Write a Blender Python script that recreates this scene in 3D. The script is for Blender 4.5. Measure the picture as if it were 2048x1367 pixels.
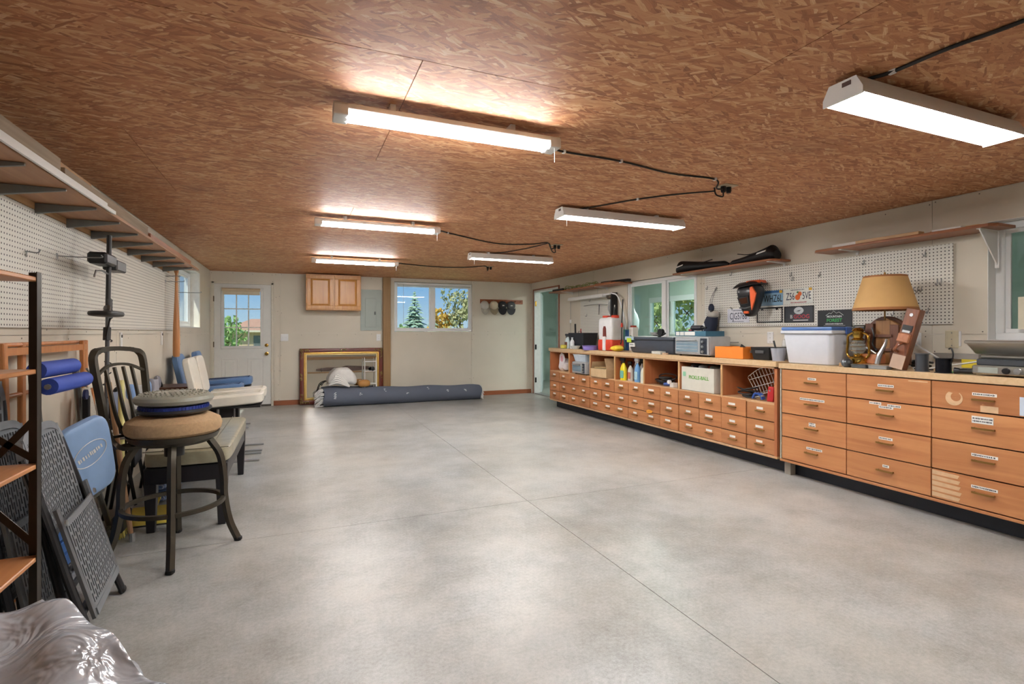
import bpy, bmesh, math, random
from mathutils import Vector, Matrix, Euler
random.seed(7)
for o in list(bpy.data.objects): bpy.data.objects.remove(o)
SC = bpy.context.scene
COL = SC.collection
pi = math.pi
# ------------------------------------------------------------------ camera
F_PX, HOR, EYE = 1037.0, 664.0, 1.25
YAW = math.atan(434 / F_PX)
cd = bpy.data.cameras.new('camera'); cam = bpy.data.objects.new('camera', cd); COL.objects.link(cam)
cd.sensor_width = 36; cd.lens = 36 * F_PX / 2048; cd.shift_y = -(683.5 - HOR) / 2048
cd.clip_start = 0.02; cd.clip_end = 400
cam.location = (0, 0, EYE); cam.rotation_euler = (pi / 2, 0, -YAW)
SC.camera = cam
# ------------------------------------------------------------------ sky, sun, exposure
W = bpy.data.worlds.new('sky'); SC.world = W; W.use_nodes = True
nt = W.node_tree; nt.nodes.clear()
wo = nt.nodes.new('ShaderNodeOutputWorld'); bg = nt.nodes.new('ShaderNodeBackground')
tc = nt.nodes.new('ShaderNodeTexCoord'); sp = nt.nodes.new('ShaderNodeSeparateXYZ'); rp = nt.nodes.new('ShaderNodeValToRGB')
nt.links.new(tc.outputs['Generated'], sp.inputs[0]); nt.links.new(sp.outputs['Z'], rp.inputs[0])
rp.color_ramp.elements[0].position = 0.0; rp.color_ramp.elements[0].color = (0.28, 0.35, 0.42, 1)
rp.color_ramp.elements[1].position = 0.5; rp.color_ramp.elements[1].color = (0.08, 0.18, 0.40, 1)
e = rp.color_ramp.elements.new(0.085); e.color = (0.135, 0.25, 0.42, 1)
nt.links.new(rp.outputs[0], bg.inputs[0]); bg.inputs[1].default_value = 0.85
nt.links.new(bg.outputs[0], wo.inputs[0])
sd = bpy.data.lights.new('sun', 'SUN'); sun = bpy.data.objects.new('sun', sd); COL.objects.link(sun)
sd.energy = 2.6; sd.angle = 0.01; sd.color = (1.0, 0.94, 0.84)
sun.rotation_euler = Vector((0.30, 0.42, -0.87)).to_track_quat('-Z', 'Y').to_euler()
sun.location = (-6, -6, 14)
vs = SC.view_settings
vs.view_transform = 'Standard'; vs.look = 'None'; vs.exposure = 1.35; vs.gamma = 1.0; vs.use_curve_mapping = False
LAMP = 36.0       # radiance of the fluorescent tubes
# ------------------------------------------------------------------ room constants
LX, RX, BY, FY, CZ = -1.28, 4.50, 9.72, -2.2, 2.257
# where a ray through a point of the photograph meets a plane of the room
_c, _s = math.cos(YAW), math.sin(YAW)
def _ray(u, v):
    a = (u - 1024) / F_PX
    return Vector((a * _c + _s, -a * _s + _c, -(v - HOR) / F_PX))
def PX(u, v, X): r = _ray(u, v); return Vector((0, 0, EYE)) + r * (X / r.x)
def PY(u, v, Y): r = _ray(u, v); return Vector((0, 0, EYE)) + r * (Y / r.y)
def PZ(u, v, Z): r = _ray(u, v); return Vector((0, 0, EYE)) + r * ((Z - EYE) / r.z)
# ------------------------------------------------------------------ mesh builder
def lin(c):
    if isinstance(c, str):
        c = c.lstrip('#'); c = [int(c[i:i + 2], 16) / 255 for i in (0, 2, 4)]
    return tuple(x / 12.92 if x <= 0.04045 else ((x + 0.055) / 1.055) ** 2.4 for x in c) + (1,)
def T(*v): return Matrix.Translation(v)
def Rz(a): return Matrix.Rotation(a, 4, 'Z')
def Rx(a): return Matrix.Rotation(a, 4, 'X')
def Ry(a): return Matrix.Rotation(a, 4, 'Y')
def D(a): return math.radians(a)
class MB:
    def __init__(s): s.v = []; s.f = []
    def add(s, vs, fs, M=None):
        o = len(s.v)
        for p in vs:
            p = Vector(p)
            s.v.append(tuple(M @ p) if M else tuple(p))
        s.f += [tuple(i + o for i in f) for f in fs]
        return s
    def box(s, x0, x1, y0, y1, z0, z1, M=None):
        return s.add([(x, y, z) for z in (z0, z1) for y in (y0, y1) for x in (x0, x1)],
                     [(0, 2, 3, 1), (4, 5, 7, 6), (0, 1, 5, 4), (2, 6, 7, 3), (0, 4, 6, 2), (1, 3, 7, 5)], M)
    def prism(s, pts, z0, z1, M=None):
        n = len(pts)
        vs = [(p[0], p[1], z0) for p in pts] + [(p[0], p[1], z1) for p in pts]
        fs = [tuple(range(n - 1, -1, -1)), tuple(range(n, 2 * n))] + [(i, (i + 1) % n, n + (i + 1) % n, n + i) for i in range(n)]
        return s.add(vs, fs, M)
    def loft(s, rings, closed=False, cap=True, M=None):
        n = len(rings[0]); vs = [p for r in rings for p in r]; fs = []
        m = len(rings)
        for k in range(m if closed else m - 1):
            a, b = k * n, ((k + 1) % m) * n
            fs += [(a + i, a + (i + 1) % n, b + (i + 1) % n, b + i) for i in range(n)]
        if cap and not closed:
            fs += [tuple(range(n - 1, -1, -1)), tuple(range((m - 1) * n, m * n))]
        return s.add(vs, fs, M)
    def sweep(s, pts, sec, closed=False, cap=True, M=None, up=None, scale=None):
        """sec: list of (a,b) in the frame normal to the path; up fixes the b axis"""
        P = [Vector(p) for p in pts]; n = len(P); rings = []
        prev = None
        for i in range(n):
            if closed: t = P[(i + 1) % n] - P[i - 1]
            elif i == 0: t = P[1] - P[0]
            elif i == n - 1: t = P[-1] - P[-2]
            else: t = (P[i + 1] - P[i]).normalized() + (P[i] - P[i - 1]).normalized()
            if t.length < 1e-9: t = P[min(i + 1, n - 1)] - P[i - 1]
            t.normalize()
            if up is not None:
                b = Vector(up) - t * t.dot(Vector(up))
                if b.length < 1e-5: b = t.orthogonal()
            elif prev is None:
                b = Vector((0, 0, 1)) - t * t.z
                if b.length < 1e-3: b = Vector((0, 1, 0)) - t * t.y
            else:
                b = prev - t * t.dot(prev)
            b.normalize(); prev = b; a = t.cross(b)
            k = scale[i] if scale else 1
            rings.append([P[i] + a * (q[0] * k) + b * (q[1] * k) for q in sec])
        return s.loft(rings, closed, cap, M)
    def tube(s, pts, r, n=8, closed=False, cap=True, M=None):
        rr = r if isinstance(r, (list, tuple)) else None
        R = 1.0 if rr else r
        return s.sweep(pts, [(R * math.cos(2 * pi * i / n), R * math.sin(2 * pi * i / n)) for i in range(n)], closed, cap, M, scale=rr)
    def cyl(s, p0, p1, r, r1=None, n=14, M=None):
        return s.tube([p0, p1], [r, r if r1 is None else r1], n, M=M)
    def bar(s, pts, w, h, up=(0, 0, 1), closed=False, M=None):
        return s.sweep(pts, [(-w / 2, -h / 2), (w / 2, -h / 2), (w / 2, h / 2), (-w / 2, h / 2)], closed, True, M, up)
    def lathe(s, prof, n=20, M=None, cap=True):
        rings = [[(r * math.cos(2 * pi * i / n), r * math.sin(2 * pi * i / n), z) for i in range(n)] for r, z in prof]
        return s.loft(rings, False, cap, M)
    def ell(s, c, rx, ry, rz, n=14, m=8, M=None):
        rings = []
        for k in range(m + 1):
            a = -pi / 2 + pi * k / m; q = max(math.cos(a), 0.02)
            rings.append([(c[0] + rx * q * math.cos(2 * pi * i / n), c[1] + ry * q * math.sin(2 * pi * i / n), c[2] + rz * math.sin(a)) for i in range(n)])
        return s.loft(rings, M=M)
    def sup(s, c, hx, hy, hz, e=4.0, n=24, m=12, M=None, fn=None):
        """superellipsoid: a cushion-like rounded box"""
        def pw(x): return math.copysign(abs(x) ** (2 / e), x)
        rings = []
        for k in range(m + 1):
            a = -pi / 2 + pi * k / m; ca = pw(max(math.cos(a), 1e-4)); sa = pw(math.sin(a))
            r = []
            for i in range(n):
                w = 2 * pi * (i + .5) / n
                p = Vector((hx * ca * pw(math.cos(w)), hy * ca * pw(math.sin(w)), hz * sa))
                if fn: p = fn(p)
                r.append(Vector(c) + p)
            rings.append(r)
        return s.loft(rings, M=M)
    def grid(s, fn, nu, nv, M=None):
        vs = [fn(i / nu, j / nv) for j in range(nv + 1) for i in range(nu + 1)]
        fs = [(j * (nu + 1) + i, j * (nu + 1) + i + 1, (j + 1) * (nu + 1) + i + 1, (j + 1) * (nu + 1) + i) for j in range(nv) for i in range(nu)]
        return s.add(vs, fs, M)
    def xf(s, M):
        s.v = [tuple(M @ Vector(p)) for p in s.v]; return s
    def mesh(s, name, bevel=0, smooth=35, fixn=True, seg=1):
        me = bpy.data.meshes.new(name); me.from_pydata(s.v, [], s.f); me.update()
        bm = bmesh.new(); bm.from_mesh(me)
        if fixn: bmesh.ops.recalc_face_normals(bm, faces=bm.faces)
        if bevel:
            ed = [q for q in bm.edges if len(q.link_faces) == 2 and q.calc_face_angle(0) > 0.6]
            bmesh.ops.bevel(bm, geom=ed, offset=bevel, segments=seg, profile=0.5, affect='EDGES', clamp_overlap=True)
        bm.to_mesh(me); bm.free()
        if smooth:
            me.polygons.foreach_set('use_smooth', [True] * len(me.polygons))
            me.set_sharp_from_angle(angle=D(smooth))
        return me
    def build(s, name, mat, parent=None, bevel=0, smooth=35, loc=None, rot=None, seg=1, kind=None):
        me = s.mesh(name, bevel, smooth, seg=seg)
        o = bpy.data.objects.new(name, me); COL.objects.link(o)
        me.materials.append(mat)
        if parent: o.parent = parent
        if loc is not None: o.location = loc
        if rot is not None: o.rotation_euler = rot
        if kind: o['kind'] = kind
        return o
def tag(o, label, cat, group=None):
    o['label'] = label; o['category'] = cat
    if group: o['group'] = group
    return o
def thing(name, label, cat, loc=(0, 0, 0), rz=0, group=None, rot=None):
    o = bpy.data.objects.new(name, None); COL.objects.link(o); o.empty_display_size = 0.05
    o.location = loc; o.rotation_euler = rot if rot else (0, 0, rz)
    return tag(o, label, cat, group)
def inst(src, parent=None, loc=None, rot=None):
    o = src.copy(); COL.objects.link(o)
    if parent: o.parent = parent
    if loc is not None: o.location = loc
    if rot is not None: o.rotation_euler = rot
    return o
def copy_tree(o, parent=None):
    c = o.copy(); COL.objects.link(c); c.parent = parent
    for ch in list(o.children): copy_tree(ch, c)
    return c
def text(name, string, size, mat, parent, M, depth=0.0006, align='CENTER', sx=1.0, bold=0.0):
    cu = bpy.data.curves.new(name, 'FONT'); cu.body = string; cu.size = size; cu.extrude = depth; cu.align_x = align; cu.align_y = 'CENTER'; cu.offset = bold
    cu.resolution_u = 2
    t = bpy.data.objects.new(name, cu); COL.objects.link(t)
    dg = bpy.context.evaluated_depsgraph_get(); dg.update()
    me = bpy.data.meshes.new_from_object(t.evaluated_get(dg)); bpy.data.objects.remove(t)
    me.transform(M @ Matrix.Diagonal((sx, 1, 1, 1))); me.materials.clear(); me.materials.append(mat); me.name = name
    o = bpy.data.objects.new(name, me); COL.objects.link(o); o.parent = parent
    return o
# ------------------------------------------------------------------ materials
MATS = {}
def _new(name):
    m = bpy.data.materials.new(name); m.use_nodes = True
    n = m.node_tree.nodes; b = n['Principled BSDF']
    return m, m.node_tree, n, b
def mat(name, col, rough=0.5, metal=0.0, var=0.06, scale=18.0, bump=0.0, emit=0, spec=0.5, trans=0.0, alpha=1, coat=0, sheen=0):
    """plain material with a little procedural unevenness in tone"""
    if name in MATS: return MATS[name]
    m, t, n, b = _new(name); c = lin(col)
    co = n.new('ShaderNodeTexCoord'); nz = n.new('ShaderNodeTexNoise'); nz.inputs['Scale'].default_value = scale; nz.inputs['Detail'].default_value = 3
    t.links.new(co.outputs['Object'], nz.inputs['Vector'])
    mx = n.new('ShaderNodeMix'); mx.data_type = 'RGBA'
    mx.inputs[6].default_value = tuple(x * (1 - var * 2) for x in c[:3]) + (1,); mx.inputs[7].default_value = tuple(min(1, x * (1 + var * 2)) for x in c[:3]) + (1,)
    t.links.new(nz.outputs['Fac'], mx.inputs[0]); t.links.new(mx.outputs[2], b.inputs['Base Color'])
    b.inputs['Roughness'].default_value = rough; b.inputs['Metallic'].default_value = metal
    b.inputs['Specular IOR Level'].default_value = spec; b.inputs['Transmission Weight'].default_value = trans
    b.inputs['Coat Weight'].default_value = coat; b.inputs['Sheen Weight'].default_value = sheen; b.inputs['Alpha'].default_value = alpha
    if bump:
        bp = n.new('ShaderNodeBump'); bp.inputs['Strength'].default_value = bump; bp.inputs['Distance'].default_value = 0.01
        n2 = n.new('ShaderNodeTexNoise'); n2.inputs['Scale'].default_value = scale * 6; t.links.new(co.outputs['Object'], n2.inputs['Vector'])
        t.links.new(n2.outputs['Fac'], bp.inputs['Height']); t.links.new(bp.outputs[0], b.inputs['Normal'])
    if emit:
        b.inputs['Emission Color'].default_value = c; b.inputs['Emission Strength'].default_value = emit
    MATS[name] = m; return m
def ramp(n, stops):
    r = n.new('ShaderNodeValToRGB'); el = r.color_ramp.elements
    el[0].position, el[0].color = stops[0][0], lin(stops[0][1]); el[1].position, el[1].color = stops[-1][0], lin(stops[-1][1])
    for p, c in stops[1:-1]:
        q = el.new(p); q.color = lin(c)
    return r
def wood(name, c0, c1, rough=0.45, axis='Y', grain=14.0, rand=0.25, wear=None, coat=0.15):
    """long grain along one axis, tone differing a little from board to board"""
    m, t, n, b = _new(name); L = t.links.new
    co = n.new('ShaderNodeTexCoord'); mp = n.new('ShaderNodeMapping'); oi = n.new('ShaderNodeObjectInfo')
    sc = {'X': (0.8, grain, grain), 'Y': (grain, 0.8, grain), 'Z': (grain, grain, 0.8)}[axis]
    mp.inputs['Scale'].default_value = sc
    cx = n.new('ShaderNodeCombineXYZ'); ml = n.new('ShaderNodeMath'); ml.operation = 'MULTIPLY'; ml.inputs[1].default_value = 37
    L(oi.outputs['Random'], ml.inputs[0])
    for i in range(3): L(ml.outputs[0], cx.inputs[i])
    L(cx.outputs[0], mp.inputs['Location']); L(co.outputs['Object'], mp.inputs['Vector'])
    nz = n.new('ShaderNodeTexNoise'); nz.inputs['Scale'].default_value = 1.6; nz.inputs['Detail'].default_value = 5; nz.inputs['Distortion'].default_value = 1.2
    L(mp.outputs[0], nz.inputs['Vector'])
    rp = ramp(n, [(0.25, c0), (0.75, c1)]); L(nz.outputs['Fac'], rp.inputs[0])
    hs = n.new('ShaderNodeHueSaturation'); mr = n.new('ShaderNodeMapRange')
    mr.inputs[3].default_value = 1 - rand; mr.inputs[4].default_value = 1 + rand * 0.6
    L(oi.outputs['Random'], mr.inputs[0]); L(mr.outputs[0], hs.inputs['Value']); L(rp.outputs[0], hs.inputs['Color'])
    out = hs.outputs[0]
    if wear:
        n3 = n.new('ShaderNodeTexNoise'); n3.inputs['Scale'].default_value = 7; n3.inputs['Detail'].default_value = 8; n3.inputs['Roughness'].default_value = 0.7
        L(mp.outputs[0], n3.inputs['Vector']); n3.inputs['Scale'].default_value = 3
        r3 = n.new('ShaderNodeValToRGB'); r3.color_ramp.elements[0].position = 0.66; r3.color_ramp.elements[1].position = 0.74
        L(n3.outputs['Fac'], r3.inputs[0]); mx = n.new('ShaderNodeMix'); mx.data_type = 'RGBA'
        L(r3.outputs[0], mx.inputs[0]); L(out, mx.inputs[6]); mx.inputs[7].default_value = lin(wear); out = mx.outputs[2]
    L(out, b.inputs['Base Color']); b.inputs['Roughness'].default_value = rough; b.inputs['Coat Weight'].default_value = coat; b.inputs['Coat Roughness'].default_value = 0.3
    MATS[name] = m; return m
def osb(name):
    """oriented strand board: three layers of long flakes, each flake its own tone"""
    m, t, n, b = _new(name); L = t.links.new
    co = n.new('ShaderNodeTexCoord'); oi = n.new('ShaderNodeObjectInfo')
    ofs = n.new('ShaderNodeVectorMath'); ofs.operation = 'SCALE'; ofs.inputs[0].default_value = (41, 67, 0); L(oi.outputs['Random'], ofs.inputs['Scale'])
    base = n.new('ShaderNodeVectorMath'); base.operation = 'ADD'; L(co.outputs['Object'], base.inputs[0]); L(ofs.outputs[0], base.inputs[1])
    warp = n.new('ShaderNodeTexNoise'); warp.inputs['Scale'].default_value = 9; warp.inputs['Detail'].default_value = 3
    L(base.outputs[0], warp.inputs['Vector'])
    wm = n.new('ShaderNodeVectorMath'); wm.operation = 'MULTIPLY_ADD'; wm.inputs[1].default_value = (0.025, 0.018, 0)
    L(warp.outputs['Color'], wm.inputs[0]); L(base.outputs[0], wm.inputs[2])
    cur = None; hcur = None
    for k, (ang, sx, sy) in enumerate(((8, 11, 66), (-30, 14, 78), (40, 15, 84), (-6, 9, 52))):
        rt = n.new('ShaderNodeMapping'); rt.inputs['Rotation'].default_value = (0, 0, D(ang)); L(wm.outputs[0], rt.inputs[0])
        mp = n.new('ShaderNodeMapping'); mp.inputs['Scale'].default_value = (sx, sy, 1); mp.inputs['Location'].default_value = (k * 3.7, k * 9.1, k)
        L(rt.outputs[0], mp.inputs[0])
        vo = n.new('ShaderNodeTexVoronoi'); vo.voronoi_dimensions = '2D'; vo.inputs['Scale'].default_value = 1; L(mp.outputs[0], vo.inputs['Vector'])
        se = n.new('ShaderNodeSeparateColor'); L(vo.outputs['Color'], se.inputs[0])
        # fine grain inside the flake
        gr = n.new('ShaderNodeTexNoise'); gr.inputs['Scale'].default_value = 1.0; gr.inputs['Detail'].default_value = 3
        m2 = n.new('ShaderNodeMapping'); m2.inputs['Scale'].default_value = (2.0, 7.0, 1); L(mp.outputs[0], m2.inputs[0]); L(m2.outputs[0], gr.inputs['Vector'])
        ad = n.new('ShaderNodeMath'); ad.operation = 'MULTIPLY_ADD'; ad.inputs[1].default_value = 0.45; L(gr.outputs['Fac'], ad.inputs[0])
        sb = n.new('ShaderNodeMath'); sb.operation = 'MULTIPLY_ADD'; sb.inputs[1].default_value = 0.62; sb.inputs[2].default_value = -0.05; L(se.outputs[1], sb.inputs[0])
        L(sb.outputs[0], ad.inputs[2])
        if cur is None: cur, hcur = ad.outputs[0], se.outputs[0]
        else:
            gt = n.new('ShaderNodeMath'); gt.operation = 'GREATER_THAN'; L(se.outputs[0], gt.inputs[0]); L(hcur, gt.inputs[1])
            mx = n.new('ShaderNodeMix'); mx.data_type = 'FLOAT'; L(gt.outputs[0], mx.inputs[0]); L(cur, mx.inputs[2]); L(ad.outputs[0], mx.inputs[3])
            mh = n.new('ShaderNodeMath'); mh.operation = 'MAXIMUM'; L(se.outputs[0], mh.inputs[0]); L(hcur, mh.inputs[1])
            cur, hcur = mx.outputs[0], mh.outputs[0]
    rp = ramp(n, [(0.02, '683821'), (0.2, 'a0653f'), (0.42, 'bb7d52'), (0.7, 'cf9a6c'), (0.94, 'ecd0a6')]); L(cur, rp.inputs[0])
    # water marks and dirt
    n4 = n.new('ShaderNodeTexNoise'); n4.inputs['Scale'].default_value = 1.3; n4.inputs['Detail'].default_value = 6; L(co.outputs['Object'], n4.inputs['Vector'])
    r4 = n.new('ShaderNodeValToRGB'); r4.color_ramp.elements[0].position = 0.62; r4.color_ramp.elements[1].position = 0.85
    L(n4.outputs['Fac'], r4.inputs[0]); mx = n.new('ShaderNodeMix'); mx.data_type = 'RGBA'
    sf = n.new('ShaderNodeMath'); sf.operation = 'MULTIPLY'; sf.inputs[1].default_value = 0.55; L(r4.outputs[0], sf.inputs[0]); L(sf.outputs[0], mx.inputs[0])
    L(rp.outputs[0], mx.inputs[6]); mx.inputs[7].default_value = lin('5f3a26'); L(mx.outputs[2], b.inputs['Base Color'])
    b.inputs['Roughness'].default_value = 0.62
    bp = n.new('ShaderNodeBump'); bp.inputs['Strength'].default_value = 0.35; bp.inputs['Distance'].default_value = 0.004
    L(cur, bp.inputs['Height']); L(bp.outputs[0], b.inputs['Normal'])
    MATS[name] = m; return m
def concrete(name):
    m, t, n, b = _new(name); L = t.links.new
    co = n.new('ShaderNodeTexCoord')
    def noise(sc, det, ro=0.55, vec=None):
        q = n.new('ShaderNodeTexNoise'); q.inputs['Scale'].default_value = sc; q.inputs['Detail'].default_value = det; q.inputs['Roughness'].default_value = ro
        L(vec or co.outputs['Object'], q.inputs['Vector']); return q.outputs['Fac']
    big = noise(0.55, 5, 0.6); mid = noise(1.9, 10, 0.74); fine = noise(60, 4, 0.7); sp = noise(210, 2)
    a = n.new('ShaderNodeMath'); a.operation = 'MULTIPLY_ADD'; a.inputs[1].default_value = 0.55; L(mid, a.inputs[0])
    a2 = n.new('ShaderNodeMath'); a2.operation = 'MULTIPLY'; a2.inputs[1].default_value = 0.45; L(big, a2.inputs[0]); L(a2.outputs[0], a.inputs[2])
    a3 = n.new('ShaderNodeMath'); a3.operation = 'MULTIPLY_ADD'; a3.inputs[1].default_value = 0.30; L(fine, a3.inputs[0]); L(a.outputs[0], a3.inputs[2])
    a4 = n.new('ShaderNodeMath'); a4.operation = 'MULTIPLY_ADD'; a4.inputs[1].default_value = 0.14; L(sp, a4.inputs[0]); L(a3.outputs[0], a4.inputs[2])
    rp = ramp(n, [(0.54, '7b7b76'), (0.65, '949591'), (0.72, 'a5a7a5'), (0.79, 'b4b5b3'), (0.92, 'c8c8c4')]); L(a4.outputs[0], rp.inputs[0])
    # rusty and muddy stains
    st = noise(1.1, 6, 0.7); rs = n.new('ShaderNodeValToRGB'); rs.color_ramp.elements[0].position = 0.40; rs.color_ramp.elements[1].position = 0.85
    L(st, rs.inputs[0]); mx = n.new('ShaderNodeMix'); mx.data_type = 'RGBA'; sf = n.new('ShaderNodeMath'); sf.operation = 'MULTIPLY'; sf.inputs[1].default_value = 0.35
    L(rs.outputs[0], sf.inputs[0]); L(sf.outputs[0], mx.inputs[0]); L(rp.outputs[0], mx.inputs[6]); mx.inputs[7].default_value = lin('b3a68e')
    # a few dark drips
    dk = noise(4.3, 3, 0.5); rd = n.new('ShaderNodeValToRGB'); rd.color_ramp.elements[0].position = 0.66; rd.color_ramp.elements[1].position = 0.9
    L(dk, rd.inputs[0]); m3 = n.new('ShaderNodeMix'); m3.data_type = 'RGBA'; s3 = n.new('ShaderNodeMath'); s3.operation = 'MULTIPLY'; s3.inputs[1].default_value = 0.18
    L(rd.outputs[0], s3.inputs[0]); L(s3.outputs[0], m3.inputs[0]); L(mx.outputs[2], m3.inputs[6]); m3.inputs[7].default_value = lin('7c7a74')
    L(m3.outputs[2], b.inputs['Base Color'])
    rr = n.new('ShaderNodeMapRange'); rr.inputs[1].default_value = 0.2; rr.inputs[2].default_value = 0.8; rr.inputs[3].default_value = 0.27; rr.inputs[4].default_value = 0.37
    L(mid, rr.inputs[0]); L(rr.outputs[0], b.inputs['Roughness']); b.inputs['Specular IOR Level'].default_value = 0.45
    bp = n.new('ShaderNodeBump'); bp.inputs['Strength'].default_value = 0.12; bp.inputs['Distance'].default_value = 0.004; L(fine, bp.inputs['Height']); L(bp.outputs[0], b.inputs['Normal'])
    MATS[name] = m; return m
def pegmat(name, col, hole, pitch=0.0254, plane='YZ', r=0.17):
    """hardboard drilled on a one inch pitch"""
    m, t, n, b = _new(name); L = t.links.new
    co = n.new('ShaderNodeTexCoord'); se = n.new('ShaderNodeSeparateXYZ'); L(co.outputs['Object'], se.inputs[0])
    dd = []
    for ax in plane:
        mm = n.new('ShaderNodeMath'); mm.operation = 'DIVIDE'; mm.inputs[1].default_value = pitch; L(se.outputs[ax], mm.inputs[0])
        fr = n.new('ShaderNodeMath'); fr.operation = 'FRACT'; L(mm.outputs[0], fr.inputs[0])
        sb = n.new('ShaderNodeMath'); sb.operation = 'SUBTRACT'; sb.inputs[1].default_value = 0.5; L(fr.outputs[0], sb.inputs[0])
        pw = n.new('ShaderNodeMath'); pw.operation = 'POWER'; pw.inputs[1].default_value = 2
        ab = n.new('ShaderNodeMath'); ab.operation = 'ABSOLUTE'; L(sb.outputs[0], ab.inputs[0]); L(ab.outputs[0], pw.inputs[0]); dd.append(pw.outputs[0])
    ad = n.new('ShaderNodeMath'); ad.operation = 'ADD'; L(dd[0], ad.inputs[0]); L(dd[1], ad.inputs[1])
    lt = n.new('ShaderNodeMath'); lt.operation = 'LESS_THAN'; lt.inputs[1].default_value = r * r; L(ad.outputs[0], lt.inputs[0])
    nz = n.new('ShaderNodeTexNoise'); nz.inputs['Scale'].default_value = 2.5; nz.inputs['Detail'].default_value = 4; L(co.outputs['Object'], nz.inputs['Vector'])
    c = lin(col); m0 = n.new('ShaderNodeMix'); m0.data_type = 'RGBA'; m0.inputs[6].default_value = tuple(x * .93 for x in c[:3]) + (1,); m0.inputs[7].default_value = c; L(nz.outputs['Fac'], m0.inputs[0])
    mx = n.new('ShaderNodeMix'); mx.data_type = 'RGBA'; L(lt.outputs[0], mx.inputs[0]); L(m0.outputs[2], mx.inputs[6]); mx.inputs[7].default_value = lin(hole)
    L(mx.outputs[2], b.inputs['Base Color']); b.inputs['Roughness'].default_value = 0.5
    MATS[name] = m; return m
def glass(name, tint='f2f8f6', refl=0.08):
    m, t, n, b = _new(name); n.remove(b); L = t.links.new
    tr = n.new('ShaderNodeBsdfTransparent'); tr.inputs[0].default_value = lin(tint); gl = n.new('ShaderNodeBsdfGlossy'); gl.inputs['Roughness'].default_value = 0.02
    lw = n.new('ShaderNodeLayerWeight'); lw.inputs[0].default_value = 0.5; mx = n.new('ShaderNodeMixShader')
    p5 = n.new('ShaderNodeMath'); p5.operation = 'POWER'; p5.inputs[1].default_value = 5; L(lw.outputs['Facing'], p5.inputs[0])
    fa = n.new('ShaderNodeMath'); fa.operation = 'MULTIPLY_ADD'; fa.inputs[1].default_value = 0.8; fa.inputs[2].default_value = refl * 0.5; L(p5.outputs[0], fa.inputs[0])
    L(fa.outputs[0], mx.inputs[0]); L(tr.outputs[0], mx.inputs[1]); L(gl.outputs[0], mx.inputs[2]); L(mx.outputs[0], n['Material Output'].inputs[0])
    MATS[name] = m; return m
def emat(name, col, s):
    m, t, n, b = _new(name); b.inputs['Base Color'].default_value = lin(col); b.inputs['Emission Color'].default_value = lin(col); b.inputs['Emission Strength'].default_value = s
    MATS[name] = m; return m
def stripes(name, cols, axis='X', scale=20, rough=0.7):
    m, t, n, b = _new(name); L = t.links.new
    co = n.new('ShaderNodeTexCoord'); wv = n.new('ShaderNodeTexWave'); wv.bands_direction = axis; wv.inputs['Scale'].default_value = scale; wv.inputs['Distortion'].default_value = 0.3
    L(co.outputs['Object'], wv.inputs['Vector']); rp = ramp(n, [(i / (len(cols) - 1), c) for i, c in enumerate(cols)]); L(wv.outputs['Fac'], rp.inputs[0])
    L(rp.outputs[0], b.inputs['Base Color']); b.inputs['Roughness'].default_value = rough
    MATS[name] = m; return m

OSB = osb('strand_board'); CONC = concrete('concrete')
WALL = mat('drywall_primer', 'dad3c3', 0.75, var=0.05, scale=1.7)
WALLE = mat('drywall_edge', 'e4e0d6', 0.7)
MINT = mat('mint_wall', 'c6d6cc', 0.7, var=0.03, scale=2)
WHITE = mat('white_paint', 'e9e9e6', 0.4, var=0.02)
VINYL = mat('white_vinyl', 'eef0f0', 0.3, var=0.01)
BLACK = mat('black_plastic', '17181a', 0.42)
BLACKM = mat('black_metal', '1c1c1e', 0.35, 0.3)
RUBBER = mat('black_rubber', '121213', 0.7)
STEEL = mat('steel', 'b9bcbe', 0.3, 0.9)
ZINC = mat('zinc_wire', '9a9c9c', 0.35, 0.8)
BRASS = mat('brass', 'c09a4a', 0.22, 1.0)
ABRASS = mat('aged_brass', 'a07c48', 0.35, 0.9)
GLASS = glass('window_glass')
PEGW = pegmat('pegboard_side', 'e6e4da', '26231f', r=.18)
TRIMW = wood('stained_trim', '8a4f2e', 'a86440', 0.4, 'X')
TRIMY = wood('stained_trim_side', '8a4f2e', 'a86440', 0.4, 'Y')
CABW = wood('birch_drawer', 'ad6c40', 'c98d5c', 0.42, 'X', 10, 0.14, wear='d2ae86')
CABIN = wood('cabinet_inside', 'a45f38', 'b97448', 0.5, 'Z', 8, 0.05)
TOPW = wood('laminate_top', 'c9a67c', 'd8bb94', 0.42, 'Y', 18, 0.04)
PINE = wood('pine', 'b98f60', 'd2ad7e', 0.6, 'Y', 20, 0.15)
PINEX = wood('pine_cross', 'b98f60', 'd2ad7e', 0.6, 'X', 20, 0.15)
POSTW = wood('fir_post', '8a6a42', 'ab8757', 0.6, 'Z', 16, 0.1)
CEDAR = wood('stained_board', '9b5f3e', 'b87a54', 0.45, 'Y', 14, 0.1)
OAK = wood('oak', 'b6742c', 'd39a4c', 0.35, 'Z', 16, 0.08)
ORWOOD = wood('orange_wood', 'b8713a', 'd08c50', 0.4, 'Z', 16, 0.1)
DKWOOD = wood('walnut', '4a2a1c', '6e412a', 0.4, 'Z', 16, 0.1)
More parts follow.
